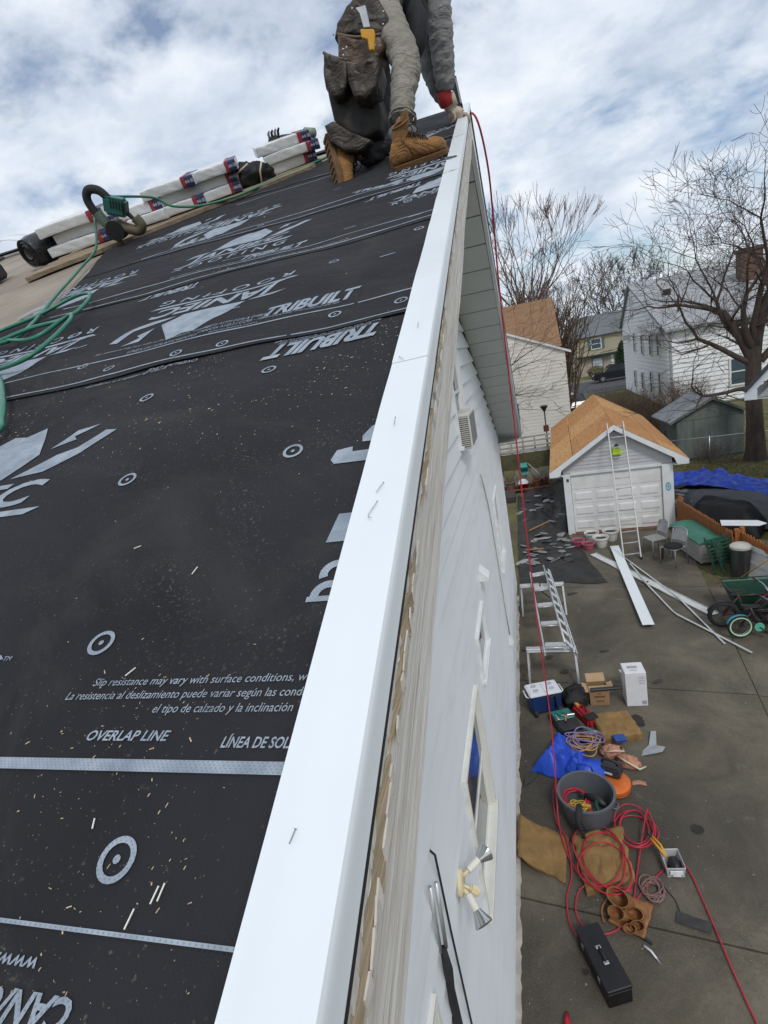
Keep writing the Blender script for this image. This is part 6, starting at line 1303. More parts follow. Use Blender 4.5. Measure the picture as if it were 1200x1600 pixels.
m_ = MB(); m_.slab(lambda a, b: (-.09+.18*a, -.035+.07*b+.02*math.sin(a*3), .012+.008*math.sin(a*4)), lambda a, b: (-.09+.18*a, -.035+.07*b+.02*math.sin(a*3), .004), 8, 3); tag(obj('leather_scrap', m_, LEAP, smooth=True, loc=(.88, 6.28, 0)), 'small tan scrap right of the orange reel', 'scrap')
gf = thing('flashing_scrap', 'bent grey metal flashing scrap right of the foam cushion', 'flashing', (1.15, 6.95, 0)); GM = M('grey_flashing', (.30, .32, .34), .4, .15, 8)
m_ = MB(); m_.add([(-.14, -.16, .01), (.14, -.12, .05), (.20, -.02, .05), (-.10, -.05, .01), (.0, .05, .02), (.08, .30, .06), (.15, .30, .06), (.10, .05, .02)], [(0, 1, 2, 3), (3, 4, 7, 2), (4, 5, 6, 7)]); obj('sheet', m_, GM, gf)
# grey bucket with hoses and tools
bk = thing('grey_tub', 'round grey plastic tub full of red hose and tools', 'tub', (.19, 5.72, 0)); TUB = M('grey_tub_plastic', (.095, .105, .12), .5, .12, 5)
m_ = MB(); m_.lathe([(.26, 0), (.275, .02), (.32, .36), (.345, .365), (.345, .395), (.315, .395), (.31, .35), (.265, .05), (.1, .045)], 36, caps=(True, True)); obj('tub', m_, TUB, bk, smooth=True, auto=40)
for a in (R(-20), R(160)): m_ = MB(); m_.tube([(.30*math.cos(a)+.05*math.sin(a), .30*math.sin(a)-.05*math.cos(a), .30), (.36*math.cos(a)+.04*math.sin(a), .36*math.sin(a)-.04*math.cos(a), .29), (.36*math.cos(a)-.04*math.sin(a), .36*math.sin(a)+.04*math.cos(a), .29), (.30*math.cos(a)-.05*math.sin(a), .30*math.sin(a)+.05*math.cos(a), .30)], .014, 8); obj('tub_handle', m_, TUB, bk, smooth=True)
def coil(c, r, n, rr, mat, lab, sd_, z0=.1, name='air_hose', cat='hose', tilt=0):
    m_ = MB(); pts = []
    for k in range(n*26): t = k/26*6.283; q = r*(1+.13*mnoise.noise((k*.05, sd_, 0))); pts.append((q*math.cos(t)+.3*r*mnoise.noise((k*.012, sd_, 5)), q*math.sin(t)*.9, z0+.05*mnoise.noise((k*.06, sd_, 9))+.006*k/26))
    m_.tube(pts, rr, 6); return tag(obj(name, m_, mat, smooth=True, loc=(*c, 0), rot=(tilt, 0, 0)), lab, cat)
coil((.06, 5.78), .15, 5, .011, REDHOSE, 'coil of red hose inside the grey tub', 3, .21)
tangle('cord_bundle', 'yellow corded tool lead in the grey tub', (.08, 5.62), .09, .06, .007, 60, M('yellow_cord', (.50, .34, .05), .5), 5, .24, .06, 4)
nt_ = thing('tool_in_tub', 'black and green power tool lying in the grey tub', 'power tool', (.30, 5.72, .18), R(-35)); m_ = MB(); m_.tube([(-.15, 0, .05), (.0, .02, .09), (.16, 0, .05)], [.04, .055, .04], 12); obj('motor_body', m_, BLACKP, nt_, smooth=True); m_ = MB(); m_.tube([(.0, 0, .1), (.06, -.1, .1), (.14, -.15, .04)], .022, 8); obj('handle', m_, M('dark_green_tool', (.01, .06, .04), .5), nt_, smooth=True); m_ = MB(); m_.box((-.06, -.14, .06), (.12, .04, .05), .5); obj('yellow_part', m_, M('yellow_tool'), nt_, bevel=.008); m_ = MB(); m_.box((.02, -.2, .05), (.06, .1, .04), .3); obj('red_part', m_, REDB, nt_, bevel=.008)
gn_ = thing('black_power_lead', 'black tool hanging over the front rim of the grey tub', 'power tool', (.07, 5.36, .2)); m_ = MB(); m_.tube([(.02, .12, .20), (.0, .0, .20), (-.01, -.04, .12), (.03, -.10, -.05)], [.035, .04, .035, .022], 10); obj('grip', m_, BLACKR, gn_, smooth=True)
for k in range(4): m_ = MB(); m_.tube([(-.01+.008*k, -.03-.015*k, .13-.03*k), (-.01+.008*k, -.035-.015*k, .12-.03*k)], .042, 10); obj('grip_rib', m_, BLACKP, gn_)
# red hose: from the roof down to the coils on the driveway
m_ = MB(); P = [(-.62, 5.25, 7.53), (-.3, 5.12, 7.60), (-.17, 5.05, 7.62), (-.105, 5.05, 7.53), (-.075, 5.3, 7.28), (-.085, 5.6, 6.98), (-.115, 5.95, 6.40), (-.13, 6.16, 5.55), (-.14, 6.25, 4.66), (-.15, 6.22, 3.64), (-.15, 6.14, 2.41), (-.13, 5.98, 1.16), (-.16, 5.72, .42), (-.17, 5.5, .16), (-.13, 5.2, .06), (-.02, 4.9, .05)]
def smooth_path(P, sub=6):
    P = [Vector(p) for p in P]; out_ = []
    for i in range(len(P)-1):
        p0, p1, p2, p3 = P[max(i-1, 0)], P[i], P[i+1], P[min(i+2, len(P)-1)]
        for k in range(sub):
            t = k/sub; out_.append(.5*((2*p1)+(-p0+p2)*t+(2*p0-5*p1+4*p2-p3)*t*t+(-p0+3*p1-3*p2+p3)*t**3))
    out_.append(P[-1]); return out_
for k in range(60):                                  # loops on the ground over the foam block, one continuous hose
    t = k/60*3.3*6.283+3.6; q = .29+.10*math.sin(t*.61)+.04*math.sin(t*1.9); P.append((.27+q*math.cos(t)*.95+.11*math.sin(t*.37), 5.02+q*math.sin(t)*1.1+.07*math.cos(t*.53), .135+.02*math.sin(t*1.7)))
P += [(.05, 4.75, .05), (-.08, 4.5, .02), (.02, 4.28, .02), (.3, 4.32, .02), (.62, 4.75, .02), (.98, 5.1, .02), (1.13, 5.08, .02), (1.2, 4.5, .02), (1.24, 4.0, .02), (1.3, 3.5, .02), (1.38, 3.0, .02)]
m_.tube(smooth_path(P, 5), .0085, 7); tag(obj('red_air_hose', m_, REDHOSE, smooth=True), 'red air hose hanging from the roof peak to the driveway and looped on the foam', 'hose')
m_ = MB(); P = []
for k in range(64): t = k/64*4.2*6.283; P.append((.70+.19*(1+.25*math.sin(t*.37))*math.cos(t)+.07*mnoise.noise((t*.4, 3, 1)), 5.52+.24*(1+.25*math.cos(t*.3))*math.sin(t)+.08*mnoise.noise((t*.4, 8, 1)), .02+.012*math.sin(t*1.3)+.0015*k))
P += [(.62, 5.0, .03), (.5, 4.6, .02), (.42, 4.35, .02)]
m_.tube(smooth_path(P, 4), .0085, 7); tag(obj('red_air_hose', m_, REDHOSE, smooth=True), 'second red hose coiled right of the torn foam block', 'hose')
m_ = MB(); P = [(-.15, 6.3, .04), (-.22, 6.0, .03), (-.2, 5.6, .03), (-.1, 5.3, .09), (-.08, 4.9, .04), (-.16, 4.6, .02), (-.14, 4.3, .02), (.0, 4.12, .02), (-.02, 4.22, .02)]
m_.tube(smooth_path(P, 6), .0085, 7); tag(obj('red_air_hose', m_, REDHOSE, smooth=True), 'short red hose trailing from the blue tarp to the black tool box', 'hose')
# clear tub with yellow tools
ct = thing('clear_container', 'small clear plastic container with yellow handled tools', 'container', (.99, 5.08, 0), R(5)); CLR = M('milky_plastic', (.42, .43, .45), .35, .1, 8)
m_ = MB(); a_ = [(-.085, -.11, 0), (.085, -.11, 0), (.085, .11, 0), (-.085, .11, 0)]; b_ = [(x*1.18, y*1.12, .13) for x, y, z in a_]; c_ = [(x*1.08, y*1.05, .13) for x, y, z in a_]; d_ = [(x*.94, y*.94, .012) for x, y, z in a_]
m_.add(a_+b_+c_+d_, [(0,1,2,3), (12,13,14,15)]+[(i, (i+1) % 4, 4+(i+1) % 4, 4+i) for i in range(4)]+[(4+i, 4+(i+1) % 4, 8+(i+1) % 4, 8+i) for i in range(4)]+[(8+i, 8+(i+1) % 4, 12+(i+1) % 4, 12+i) for i in range(4)]); obj('box', m_, CLR, ct, bevel=.004)
m_ = MB(); m_.box((0, -.135, .08), (.13, .008, .05)); m_.box((0, -.142, .045), (.08, .006, .02)); obj('latch', m_, M('bright_latch', (.72, .73, .74), .4), ct, bevel=.003)
o = lump('tool_heap', '', None, (0.02, -.01, .02), (.14, .17, .10), BLACKP, 3.3, 0, .3, 10); o.parent = ct
yt = thing('yellow_snips', 'yellow handled snips sticking out of the clear container', 'snips', (.93, 5.16, .12)); YEL = M('yellow_handles', (.60, .30, .02), .45, .1, 8)
for s in (-1, 1): m_ = MB(); m_.tube([(-.10+.012*s, .13+.012*s, .06), (-.04+.016*s, .03+.016*s, .05), (.01, -.06, .0)], .013, 8); obj('handle', m_, YEL, yt, smooth=True)
m_ = MB(); m_.tube([(-.10, .13, .06), (-.13, .17, .07)], .014, 8); obj('tip', m_, BLACKP, yt)
tangle('grey_rope', 'small heap of reddish grey rope below the clear container', (.72, 4.78), .10, .13, .007, 120, M('reddish_rope', (.20, .12, .11), .8), 12, .02, .03, 9, 'rope')
m_ = MB(); m_.tube([(.84, 4.85, .01), (.92, 4.7, .01), (.93, 4.6, .01), (.95, 4.5, .012)], .004, 6); tag(obj('thin_cable', m_, BLACKP, smooth=True), 'thin dark cable end right of the rope heap', 'cable')
# leather tool belt pouch
tp = thing('leather_tool_pouch', 'brown leather tool pouch with open pockets below the hose coil', 'tool pouch', (.46, 4.5, 0), R(-25)); LEB = M('brown_leather', (.26, .12, .045), .55, .25, 8, .4, 25, dirt=(.12, .05, .02), dirtamt=.7)
m_ = MB(); m_.slab(lambda a, b: (-.17+.34*a+.02*mnoise.noise((b*4, 1, 0)), -.19+.38*b+.02*mnoise.noise((a*4, 3, 0)), .03+.03*mnoise.noise((a*3, b*3, 4))), lambda a, b: (-.17+.34*a, -.19+.38*b, .004), 14, 14); obj('backing', m_, LEB, tp, smooth=True)
for (x, y, r, h) in ((-.07, .10, .105, .21), (.055, .045, .075, .16), (.10, -.055, .060, .13), (-.045, -.06, .080, .15), (.06, -.13, .055, .10)):
    m_ = MB(); m_.lathe([(r*.8, .0), (r, h*.6), (r*1.05, h), (r*.94, h), (r*.85, h*.4), (r*.3, h*.2)], 18, sx=1.15, sy=.75); obj('pocket', m_, LEB, tp, smooth=True, auto=50, loc=(x, y, .015), rot=(R(40+60*x), R(-14+90*y), R(200*x)))
m_ = MB(); m_.tube(smooth_path([(-.15, .15, .03), (-.24, .05, .02), (-.26, -.1, .015), (-.2, -.22, .01)]), .012, 6); obj('belt_end', m_, LEB, tp, smooth=True)
# long black tool box
bx_ = thing('long_tool_box', 'long black metal tool box on the driveway', 'tool box', (.12, 3.93, 0), R(28.0-6)); BM = M('black_enamel', (.010, .010, .011), .4, .3, 6, .15, 40)
m_ = MB(); m_.bx(-.115, .115, -.29, .29, 0, .16); obj('base', m_, BM, bx_, bevel=.006); m_ = MB(); m_.bx(-.12, .12, -.295, .295, .162, .205); ld_ = obj('lid', m_, BM, bx_, bevel=.008)
m_ = MB(); m_.tube([(-.0, -.06, .21), (.0, -.055, .235), (.0, .055, .235), (.0, .06, .21)], .009, 8); obj('handle', m_, BLACKP, ld_, smooth=True)
for sy in (-1, 1): m_ = MB(); m_.box((-.0, sy*.072, .21), (.05, .03, .012)); obj('handle_mount', m_, STEEL, ld_, bevel=.003)
for sy in (-.15, .15): m_ = MB(); m_.box((-.122, sy, .15), (.008, .035, .06)); obj('latch', m_, STEEL, bx_, bevel=.002)
m_ = MB(); m_.prism([(-.16, -.05, .012), (.14, -.09, .02), (.17, .03, .012), (.0, .05, .01), (-.13, .08, .012)], (0, 0, .005)); tag(obj('shingle_piece', m_, SHG[1], loc=(1.03, 4.48, 0), rot=(0, 0, -.15)), 'black shingle piece lying on the driveway joint', 'shingle scrap')
kn = thing('utility_knife', 'silver utility knife below the leather pouch', 'knife', (.58, 4.12, .01), R(-50)); m_ = MB(); m_.tube([(-.09, 0, .008), (-.02, .012, .01), (.05, 0, .009)], [.012, .011, .009], 8); obj('handle', m_, M('bright_latch'), kn, smooth=True); m_ = MB(); m_.prism([(.05, -.008, .008), (.11, -.012, .008), (.05, .008, .008)], (0, 0, .002)); obj('blade', m_, STEEL, kn)
m_ = MB(); m_.bar((.36, 4.38, .012), (.60, 4.22, .012), .025, .012); tag(obj('pry_bar', m_, BLACKP), 'thin black bar below the leather pouch', 'bar')
m_ = MB(); m_.tube([(-.24, 3.30, .03), (-.25, 3.45, .04), (-.24, 3.53, .03)], [.03, .028, .012], 10); tag(obj('red_bottle', m_, M('red_plastic'), smooth=True), 'red plastic tip at the bottom of the driveway beside the wall', 'bottle')
tf = thing('teal_tool', 'teal tool peeking in at the bottom of the driveway', 'power tool', (.66, 3.33, 0)); m_ = MB(); m_.tube([(-.1, 0, .08), (.08, .02, .09)], [.06, .05], 12); obj('motor', m_, TEAL, tf, smooth=True); m_ = MB(); m_.box((.12, .05, .06), (.08, .1, .1)); obj('battery', m_, BLACKP, tf, bevel=.01)
# pebbles, flakes and grit
m_ = MB(); rnd = random.Random(14)
for k in range(420):
    x = rnd.uniform(-.6, 3.2); y = rnd.uniform(3.2, 13.5); s = .004+.012*rnd.random()**3
    m_.add([(x+s*rnd.uniform(.6, 1.3)*math.cos(a), y+s*rnd.uniform(.6, 1.3)*math.sin(a), .004) for a in (0, 1.5, 3.1, 4.6)]+[(x, y, .004+s*.7)], [(0, 1, 4), (1, 2, 4), (2, 3, 4), (3, 0, 4)])
tag(obj('driveway_grit', m_, M('pale_grit', (.26, .24, .20), .9, .5, 9), fixn=False), 'fine grit and chips scattered on the concrete driveway', 'grit', kind='stuff')
# ------------------------------------------------------------------ things standing on the roof slope
def rthing(name, label, cat, u, v, a=0.0, h=.01, group=None):
    t = thing(name, label, cat, rp(u, v, h), 0, group); t.rotation_euler = (RM @ Matrix.Rotation(a, 3, 'Z')).to_euler(); return t
WRAP = M('white_plastic_wrap', (.66, .67, .68), .35, .08, 5, .8, 14, spec=.5); NAVY = M('navy_wrap', (.04, .045, .11), .4, .25, 12, .4, 20); REDW = M('red_wrap', (.30, .04, .055), .4, .15, 12, .3, 20); INK = M('white_wrap_ink', (.34, .35, .42), .5, .1, 20)
def bundle_parts(t, L_, sag, seed):
    W_, H_ = .28, .058
    def sec(a, inset=0.0, wob=1.0):
        """squared section of the wrapped pack at fraction a of its length"""
        x = -L_/2+L_*a; r = .006; hw, hh = W_/2+inset, H_/2+inset; P = []
        for cy, cz, a0 in ((1, 1, 0), (-1, 1, 90), (-1, -1, 180), (1, -1, 270)):
            for k in range(3): an = R(a0+45*k); P.append((cy*(hw-r)+r*math.cos(an), cz*(hh-r)+r*math.sin(an)))
            # midpoints so that the faces can crease
            ny, nz_ = ((-1, 1), (-1, -1), (1, -1), (1, 1))[(0, 90, 180, 270).index(a0)]
            for q in (.25, .5, .75): P.append(((cy+(ny-cy)*q)*(hw if cy == ny else hw-r), (cz+(nz_-cz)*q)*(hh if cz == nz_ else hh-r)))
        out_ = []
        for y, z in P:
            n_ = .0035*mnoise.noise((x*9, y*9, z*20+seed))+.003*(1-2.2*abs(mnoise.noise((x*16+z*30, y*8, seed+4))))
            out_.append((x, y+math.copysign(n_, y)*wob, H_/2+z+n_*.5*wob-sag*(2*a-1)**2))
        return out_
    def sleeve(a0, a1, n, inset, cap):
        m_ = MB(); rings = [sec(a0+(a1-a0)*k/n, inset) for k in range(n+1)]; q = len(rings[0]); vs = [p for g_ in rings for p in g_]
        fs = [(i*q+k, i*q+(k+1) % q, (i+1)*q+(k+1) % q, (i+1)*q+k) for i in range(n) for k in range(q)]
        if cap: fs += [tuple(range(q))[::-1], tuple(n*q+k for k in range(q))]
        return m_.add(vs, fs)
    obj('wrap', sleeve(0, 1, 26, 0, True), WRAP, t, smooth=True, auto=38)
    bd_ = obj('label_band', sleeve(.77, .995, 8, .0022, True), NAVY, t, smooth=True, auto=38)
    obj('red_panel', sleeve(.77, .84, 3, .004, False), REDW, bd_, smooth=True, auto=38)
    for k in range(2):
        x = L_*(.36+.04*k); m_ = MB(); s = .009
        m_.add([(x-s, -W_/2-.010, H_/2), (x, -W_/2-.010, H_/2-s*1.2), (x+s, -W_/2-.010, H_/2), (x, -W_/2-.010, H_/2+s*1.2)], [(0, 1, 2, 3)]); obj('printed_diamond', m_, INK, bd_, fixn=False)
    m_ = MB()
    for k in range(5): x = L_*(.435+.010*k); m_.add([(x, -W_/2-.009, H_/2-.010), (x+.005, -W_/2-.009, H_/2-.010), (x+.005, -W_/2-.009, H_/2+.010), (x, -W_/2-.009, H_/2+.010)], [(0, 1, 2, 3)])
    o = obj('printed_text', m_, INK, bd_, fixn=False); o['kind'] = 'stuff'
def bundle(u, v, a, h, L_, sag, seed, lab):
    t = rthing('shingle_bundle', lab, 'shingle bundle', u, v, a, h, 'wrapped shingle bundles near the ridge'); bundle_parts(t, L_, sag, seed)
H_ = .060
for (u, v, a, n, L_, nm) in ((-2.64, 3.80, R(12), 3, .46, 'leftmost stack, beside the black roll'), (-2.30, 3.95, R(12), 2, .34, 'stack half hidden behind the green nailer'), (-2.08, 4.05, R(18), 3, .36, 'stack just right of the nailer'), (-1.83, 4.18, R(22), 3, .32, 'stack left of the black tool bag'), (-1.44, 4.66, R(24), 3, .40, 'rightmost stack, behind the kneeling person')):
    for k in range(n): bundle(u+.03*math.sin(k*2.3+u*5), v+.03*math.cos(k*3+u), a+.05*math.sin(k*2+u*3)+(math.pi if (k+int(u*10)) % 4 == 1 else 0), .03+k*H_, L_, .002+.004*(k % 2), u+k, ('bottom', 'second', 'top')[k if n == 3 else (0, 2)[k]]+' shingle bundle of the '+nm)
ro_ = rthing('underlayment_roll', 'black roll of underlayment left of the shingle bundles', 'roll', -2.99, 3.62, R(-20), .095); ro_.scale = (.68,)*3; SHINY = M('shiny_black_wrap', (.015, .016, .018), .2, .3, 8, .9, 12, spec=.6)
m_ = MB(); m_.tube([(0, -.05, 0), (0, .02, 0), (0, .30, 0), (0, .38, 0)], [.125, .14, .14, .13], 22, caps=False); obj('roll_body', m_, SHINY, ro_, smooth=True)
m_ = MB(); n = 22
m_.grid(lambda a, b: ((.05+.078*b)*math.cos(a*6.283), -.05+.012*math.sin(b*18), (.05+.078*b)*math.sin(a*6.283)), 22, 8); obj('roll_end', m_, SHINY, ro_, smooth=True)
m_ = MB(); m_.tube([(0, -.055, 0), (0, .3, 0)], .052, 18, caps=False); obj('core_tube', m_, M('grey_core', (.20, .19, .18), .8), ro_, smooth=True)
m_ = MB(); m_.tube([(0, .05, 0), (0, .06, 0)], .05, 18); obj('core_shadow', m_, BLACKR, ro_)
m_ = MB(); m_.box((0, 0, .05), (.25, .3, .1)); t = rthing('roof_vent', 'dark roof vent at the far left edge', 'vent', -3.36, 3.45, .2, .0); obj('vent_body', m_, BLACKP, t, bevel=.02); m_ = MB(); m_.box((0, 0, .11), (.3, .36, .02)); obj('vent_cap', m_, BLACKP, t, bevel=.006)
m_ = MB(); m_.slab(lambda a, b: (-.35+.7*a, -.1+.2*b, .02+.12*math.sin(a*3.14)), lambda a, b: (-.35+.7*a, -.1+.2*b, .015+.12*math.sin(a*3.14)), 12, 2); t = rthing('bent_metal', 'curved white metal strip beyond the black roll', 'metal strip', -4.4, 5.0, .1, .0); obj('sheet', m_, FLASH, t, smooth=True)
# pneumatic nailer
ng = rthing('roofing_nailer', 'green and black pneumatic roofing nailer standing before the bundles', 'nailer', -2.22, 3.46, R(8), .0); ng.scale = (.74,)*3; NGR = M('nailer_green', (.02, .115, .095), .4, .15, 9); NGR2 = M('nailer_grey_green', (.10, .15, .12), .45, .2, 9); OLV = M('olive_canister', (.12, .10, .06), .6, .25, 9)
m_ = MB(); m_.tube([(-.02, 0, .0), (-.03, .0, .07)], [.022, .024], 12); obj('nose', m_, M('rusty_nose', (.15, .08, .05), .6, .3, 12), ng, smooth=True)
m_ = MB(); m_.tube([(-.03, 0, .06), (-.05, 0, .16), (-.085, 0, .27)], [.034, .038, .042], 14); obj('driver_tube', m_, NGR2, ng, smooth=True, auto=40)
m_ = MB(); m_.tube(smooth_path([(-.085, 0, .25), (-.105, 0, .33), (-.095, 0, .39), (-.05, 0, .425), (.02, 0, .40), (.06, 0, .33), (.07, 0, .28)], 5), .032, 14); obj('handle_arc', m_, BLACKR, ng, smooth=True)
m_ = MB(); m_.box((.09, 0, .27), (.17, .11, .13), Matrix.Rotation(.45, 3, 'Y')); obj('motor_housing', m_, NGR, ng, bevel=.02, seg=2)
for k in range(6): m_ = MB(); m_.box((.085+.018*k, -.058, .305-.012*k), (.008, .006, .07), Matrix.Rotation(.45, 3, 'Y')); obj('vent_slot', m_, BLACKP, ng)
m_ = MB(); m_.tube([(.0, -.045, .12), (.0, .055, .12)], .075, 18); obj('magazine_drum', m_, BLACKP, ng, smooth=True, auto=40)
m_ = MB(); m_.tube(smooth_path([(.03, 0, .15), (.10, 0, .10), (.17, 0, .07), (.21, 0, .10), (.19, 0, .16)], 5), .040, 14); obj('canister', m_, OLV, ng, smooth=True)
m_ = MB(); m_.tube([(.15, 0, .20), (.19, 0, .12), (.2, 0, .08)], .018, 8); obj('lower_grip', m_, BLACKR, ng, smooth=True)
# green air hose along the bundles and in loops on the felt
m_ = MB(); P = [ng.matrix_basis @ Vector((.045, 0, .35))]+[rp(u, v, h) for u, v, h in ((-2.08, 3.75, .17), (-2.0, 3.80, .09), (-1.86, 3.88, .04), (-1.66, 3.98, .02), (-1.54, 4.09, .02), (-1.39, 4.35, .02), (-1.18, 4.58, .02), (-1.02, 4.85, .02), (-.9, 5.2, .02))]
m_.tube(smooth_path(P, 6), .0075, 7); tag(obj('green_air_hose', m_, GREENHOSE, smooth=True), 'green air hose running from the nailer past the bundles to the ridge', 'hose')
m_ = MB(); P = [rp(u, v, h) for u, v, h in ((-2.36, 3.55, .22), (-2.33, 3.35, .05), (-2.19, 2.94, .02), (-1.97, 2.44, .02), (-1.72, 1.87, .02), (-1.73, 1.71, .05), (-1.85, 1.80, .03), (-1.96, 1.99, .02), (-1.83, 2.09, .02), (-1.72, 2.20, .03), (-1.60, 2.16, .04), (-1.52, 2.05, .04), (-1.51, 1.95, .03), (-1.54, 1.88, .03), (-1.63, 1.83, .04), (-1.80, 1.77, .03), (-1.9, 1.80, .02), (-1.80, 1.83, .03), (-1.55, 1.73, .03), (-1.49, 1.84, .04), (-1.44, 1.83, .05), (-1.385, 1.74, .05), (-1.375, 1.61, .04), (-1.41, 1.52, .03), (-1.54, 1.52, .02), (-1.62, 1.55, .02), (-1.51, 1.49, .03), (-1.38, 1.376, .03), (-1.243, 1.229, .03), (-1.175, 1.135, .02), (-1.131, 1.057, .02), (-1.2, .9, .02), (-1.5, .85, .02))]
m_.tube(smooth_path(P, 6), .007, 7); tag(obj('green_air_hose', m_, GREENHOSE, smooth=True), 'green air hose looped on the black underlayment at the left edge', 'hose')
# black tool bag and clutter
tb2 = rthing('black_tool_bag', 'black canvas tool bag right of the shingle bundles', 'tool bag', -1.64, 4.34, R(20), .0); tb2.scale = (.75,)*3; o = lump('bag_body', '', None, (0, 0, 0), (.40, .28, .24), DBM, 6.1, 0, .35); o.parent = tb2
m_ = MB(); m_.tube([(-.12, -.12, .06), (-.10, -.14, .16), (.02, -.13, .20)], .008, 6); m_.tube([(.08, -.14, .03), (.10, -.15, .12), (.14, -.12, .18)], .008, 6); obj('pale_strap', m_, M('cream_strap'), tb2, smooth=True)
gl_ = rthing('work_gloves', 'dark work gloves on top of the rightmost bundle stack', 'gloves', -1.52, 4.70, R(10), .16); gl_.scale = (.7,)*3; o = lump('glove_palm', '', None, (0, 0, 0), (.15, .10, .12), BLACKR, 2.2, 0, .3, 10); o.parent = gl_
for k in range(4): m_ = MB(); m_.tube([(-.03+.03*k, 0, .07), (-.03+.035*k, .0, .13), (-.01+.035*k, -.02, .15)], [.014, .013, .009], 8); obj('glove_finger', m_, BLACKR if k % 2 else M('grey_glove', (.25, .25, .25), .8), gl_, smooth=True)
dt = rthing('dark_tube', 'dark green tube lying on the rightmost bundle stack', 'tube', -1.40, 4.72, R(-20), .16); dt.scale = (.75,)*3; m_ = MB(); m_.tube([(-.1, 0, .05), (.10, 0, .03)], [.035, .03], 12); obj('tube_body', m_, M('dull_green', (.05, .07, .055), .6), dt, smooth=True); m_ = MB(); m_.tube([(.16, .04, .04), (.26, .04, .02)], [.045, .04], 12); obj('pale_can', m_, M('pale_green_can', (.20, .26, .20), .5), dt, smooth=True)
# ------------------------------------------------------------------ the kneeling roofer
def cloth_mat(name, col, rough, crease, weave, dirt, spec=.3):
    b = NB(name, rough, 0, spec)
    c = b.ramp(b.noise(7, 5, .65, .4), [(.3, tuple(x*.72 for x in col)), (.7, tuple(x*1.18 for x in col))])
    c = b.mix(b.ramp(b.noise(16, 6, .7, .8), [(.50, (0,)), (.72, (.65,))]), c, dirt)
    c = b.mix(b.ramp(b.noise(240, 2, .6), [(.4, (0,)), (.7, (.35,))]), c, tuple(x*.55 for x in col))
    b.col(c)
    n1 = b.noise(crease, 2, .5, 1.4, b.co((1, 1, 2.2), (.3, .2, 0))); rd = b.math('ABSOLUTE', b.math('SUBTRACT', n1, .5))
    b.bump(rd, .55, .045); b.bump(b.noise(crease*2.6, 3, .6, .5), .25, .010); b.bump(b.noise(weave, 2, .6), .25, .002)
    _mats[name] = b.m; return b.m
def skin(name, pts, edges, mat, parent, sub=3, root=0):
    me = bpy.data.meshes.new(name); me.from_pydata([p[:3] for p in pts], edges, []); o = bpy.data.objects.new(name, me); C.objects.link(o)
    md = o.modifiers.new('skin', 'SKIN'); md.use_smooth_shade = True; md.branch_smoothing = .6
    for i, p in enumerate(pts):
        r = p[3] if isinstance(p[3], tuple) else (p[3], p[3]); me.skin_vertices[0].data[i].radius = r; me.skin_vertices[0].data[i].use_root = (i == root)
    s_ = o.modifiers.new('sub', 'SUBSURF'); s_.levels = sub; s_.render_levels = sub
    bpy.context.view_layer.update(); dg_ = bpy.context.evaluated_depsgraph_get()
    m2 = bpy.data.meshes.new_from_object(o.evaluated_get(dg_)); bpy.data.objects.remove(o); m2.name = name
    bm = bmesh.new(); bm.from_mesh(m2)
    for v in bm.verts:                                # cloth folds
        p = v.co; r1 = 1-abs(mnoise.noise((p.x*9+p.z*7, p.y*9, p.z*30)))*2.2; r2 = 1-abs(mnoise.noise((p.x*22-p.z*14, p.y*22, p.z*48)))*2.2
        v.co = p+v.normal*(.009*max(-.4, r1)+.006*max(-.4, r2)+.006*mnoise.noise((p.x*8, p.y*8, p.z*8))-.006)*(0 if name == 'body' else 1)
    bm.to_mesh(m2); bm.free()
    for p in m2.polygons: p.use_smooth = True
    return wpart(name, m2, mat, parent)
per = thing('person', 'roofer in grey hoodie, grey trousers and tan boots kneeling at the roof peak', 'person', (-.55, 3.3, 6.9))
SKINM = M('skin', (.42, .22, .15), .55, .12, 14); PANT = cloth_mat('grey_trousers', (.27, .25, .215), .9, 8, 260, (.14, .125, .105)); PANTD = cloth_mat('shaded_trousers', (.055, .055, .058), .9, 8, 260, (.03, .03, .03)); HOOD = cloth_mat('grey_hoodie', (.29, .29, .295), .95, 7, 300, (.16, .16, .16)); BOOT = cloth_mat('tan_nubuck', (.31, .155, .055), .75, 12, 300, (.12, .065, .025))
SOLE = M('boot_sole', (.13, .07, .032), .85, .25, 14, .4, 40); LACE = M('dark_lace', (.035, .022, .015), .8)
J = dict(pel=(-.55, 3.56, 7.68), hF=(-.50, 3.46, 7.62), kF=(-.385, 3.13, 7.23), aF=(-.425, 2.98, 6.86), hR=(-.62, 3.60, 7.60), kR=(-.60, 3.36, 6.98), aR=(-.74, 3.21, 6.93), ch=(-.34, 3.78, 8.00), nk=(-.20, 3.90, 8.15), hd=(-.10, 3.98, 8.24), s1=(-.21, 3.76, 7.90), e1=(-.235, 3.86, 7.56), w1=(-.258, 3.96, 7.33), s2=(-.35, 3.98, 7.95), e2=(-.325, 3.98, 7.52), w2=(-.245, 4.10, 7.305))
B = lambda k, r: (*J[k], r)
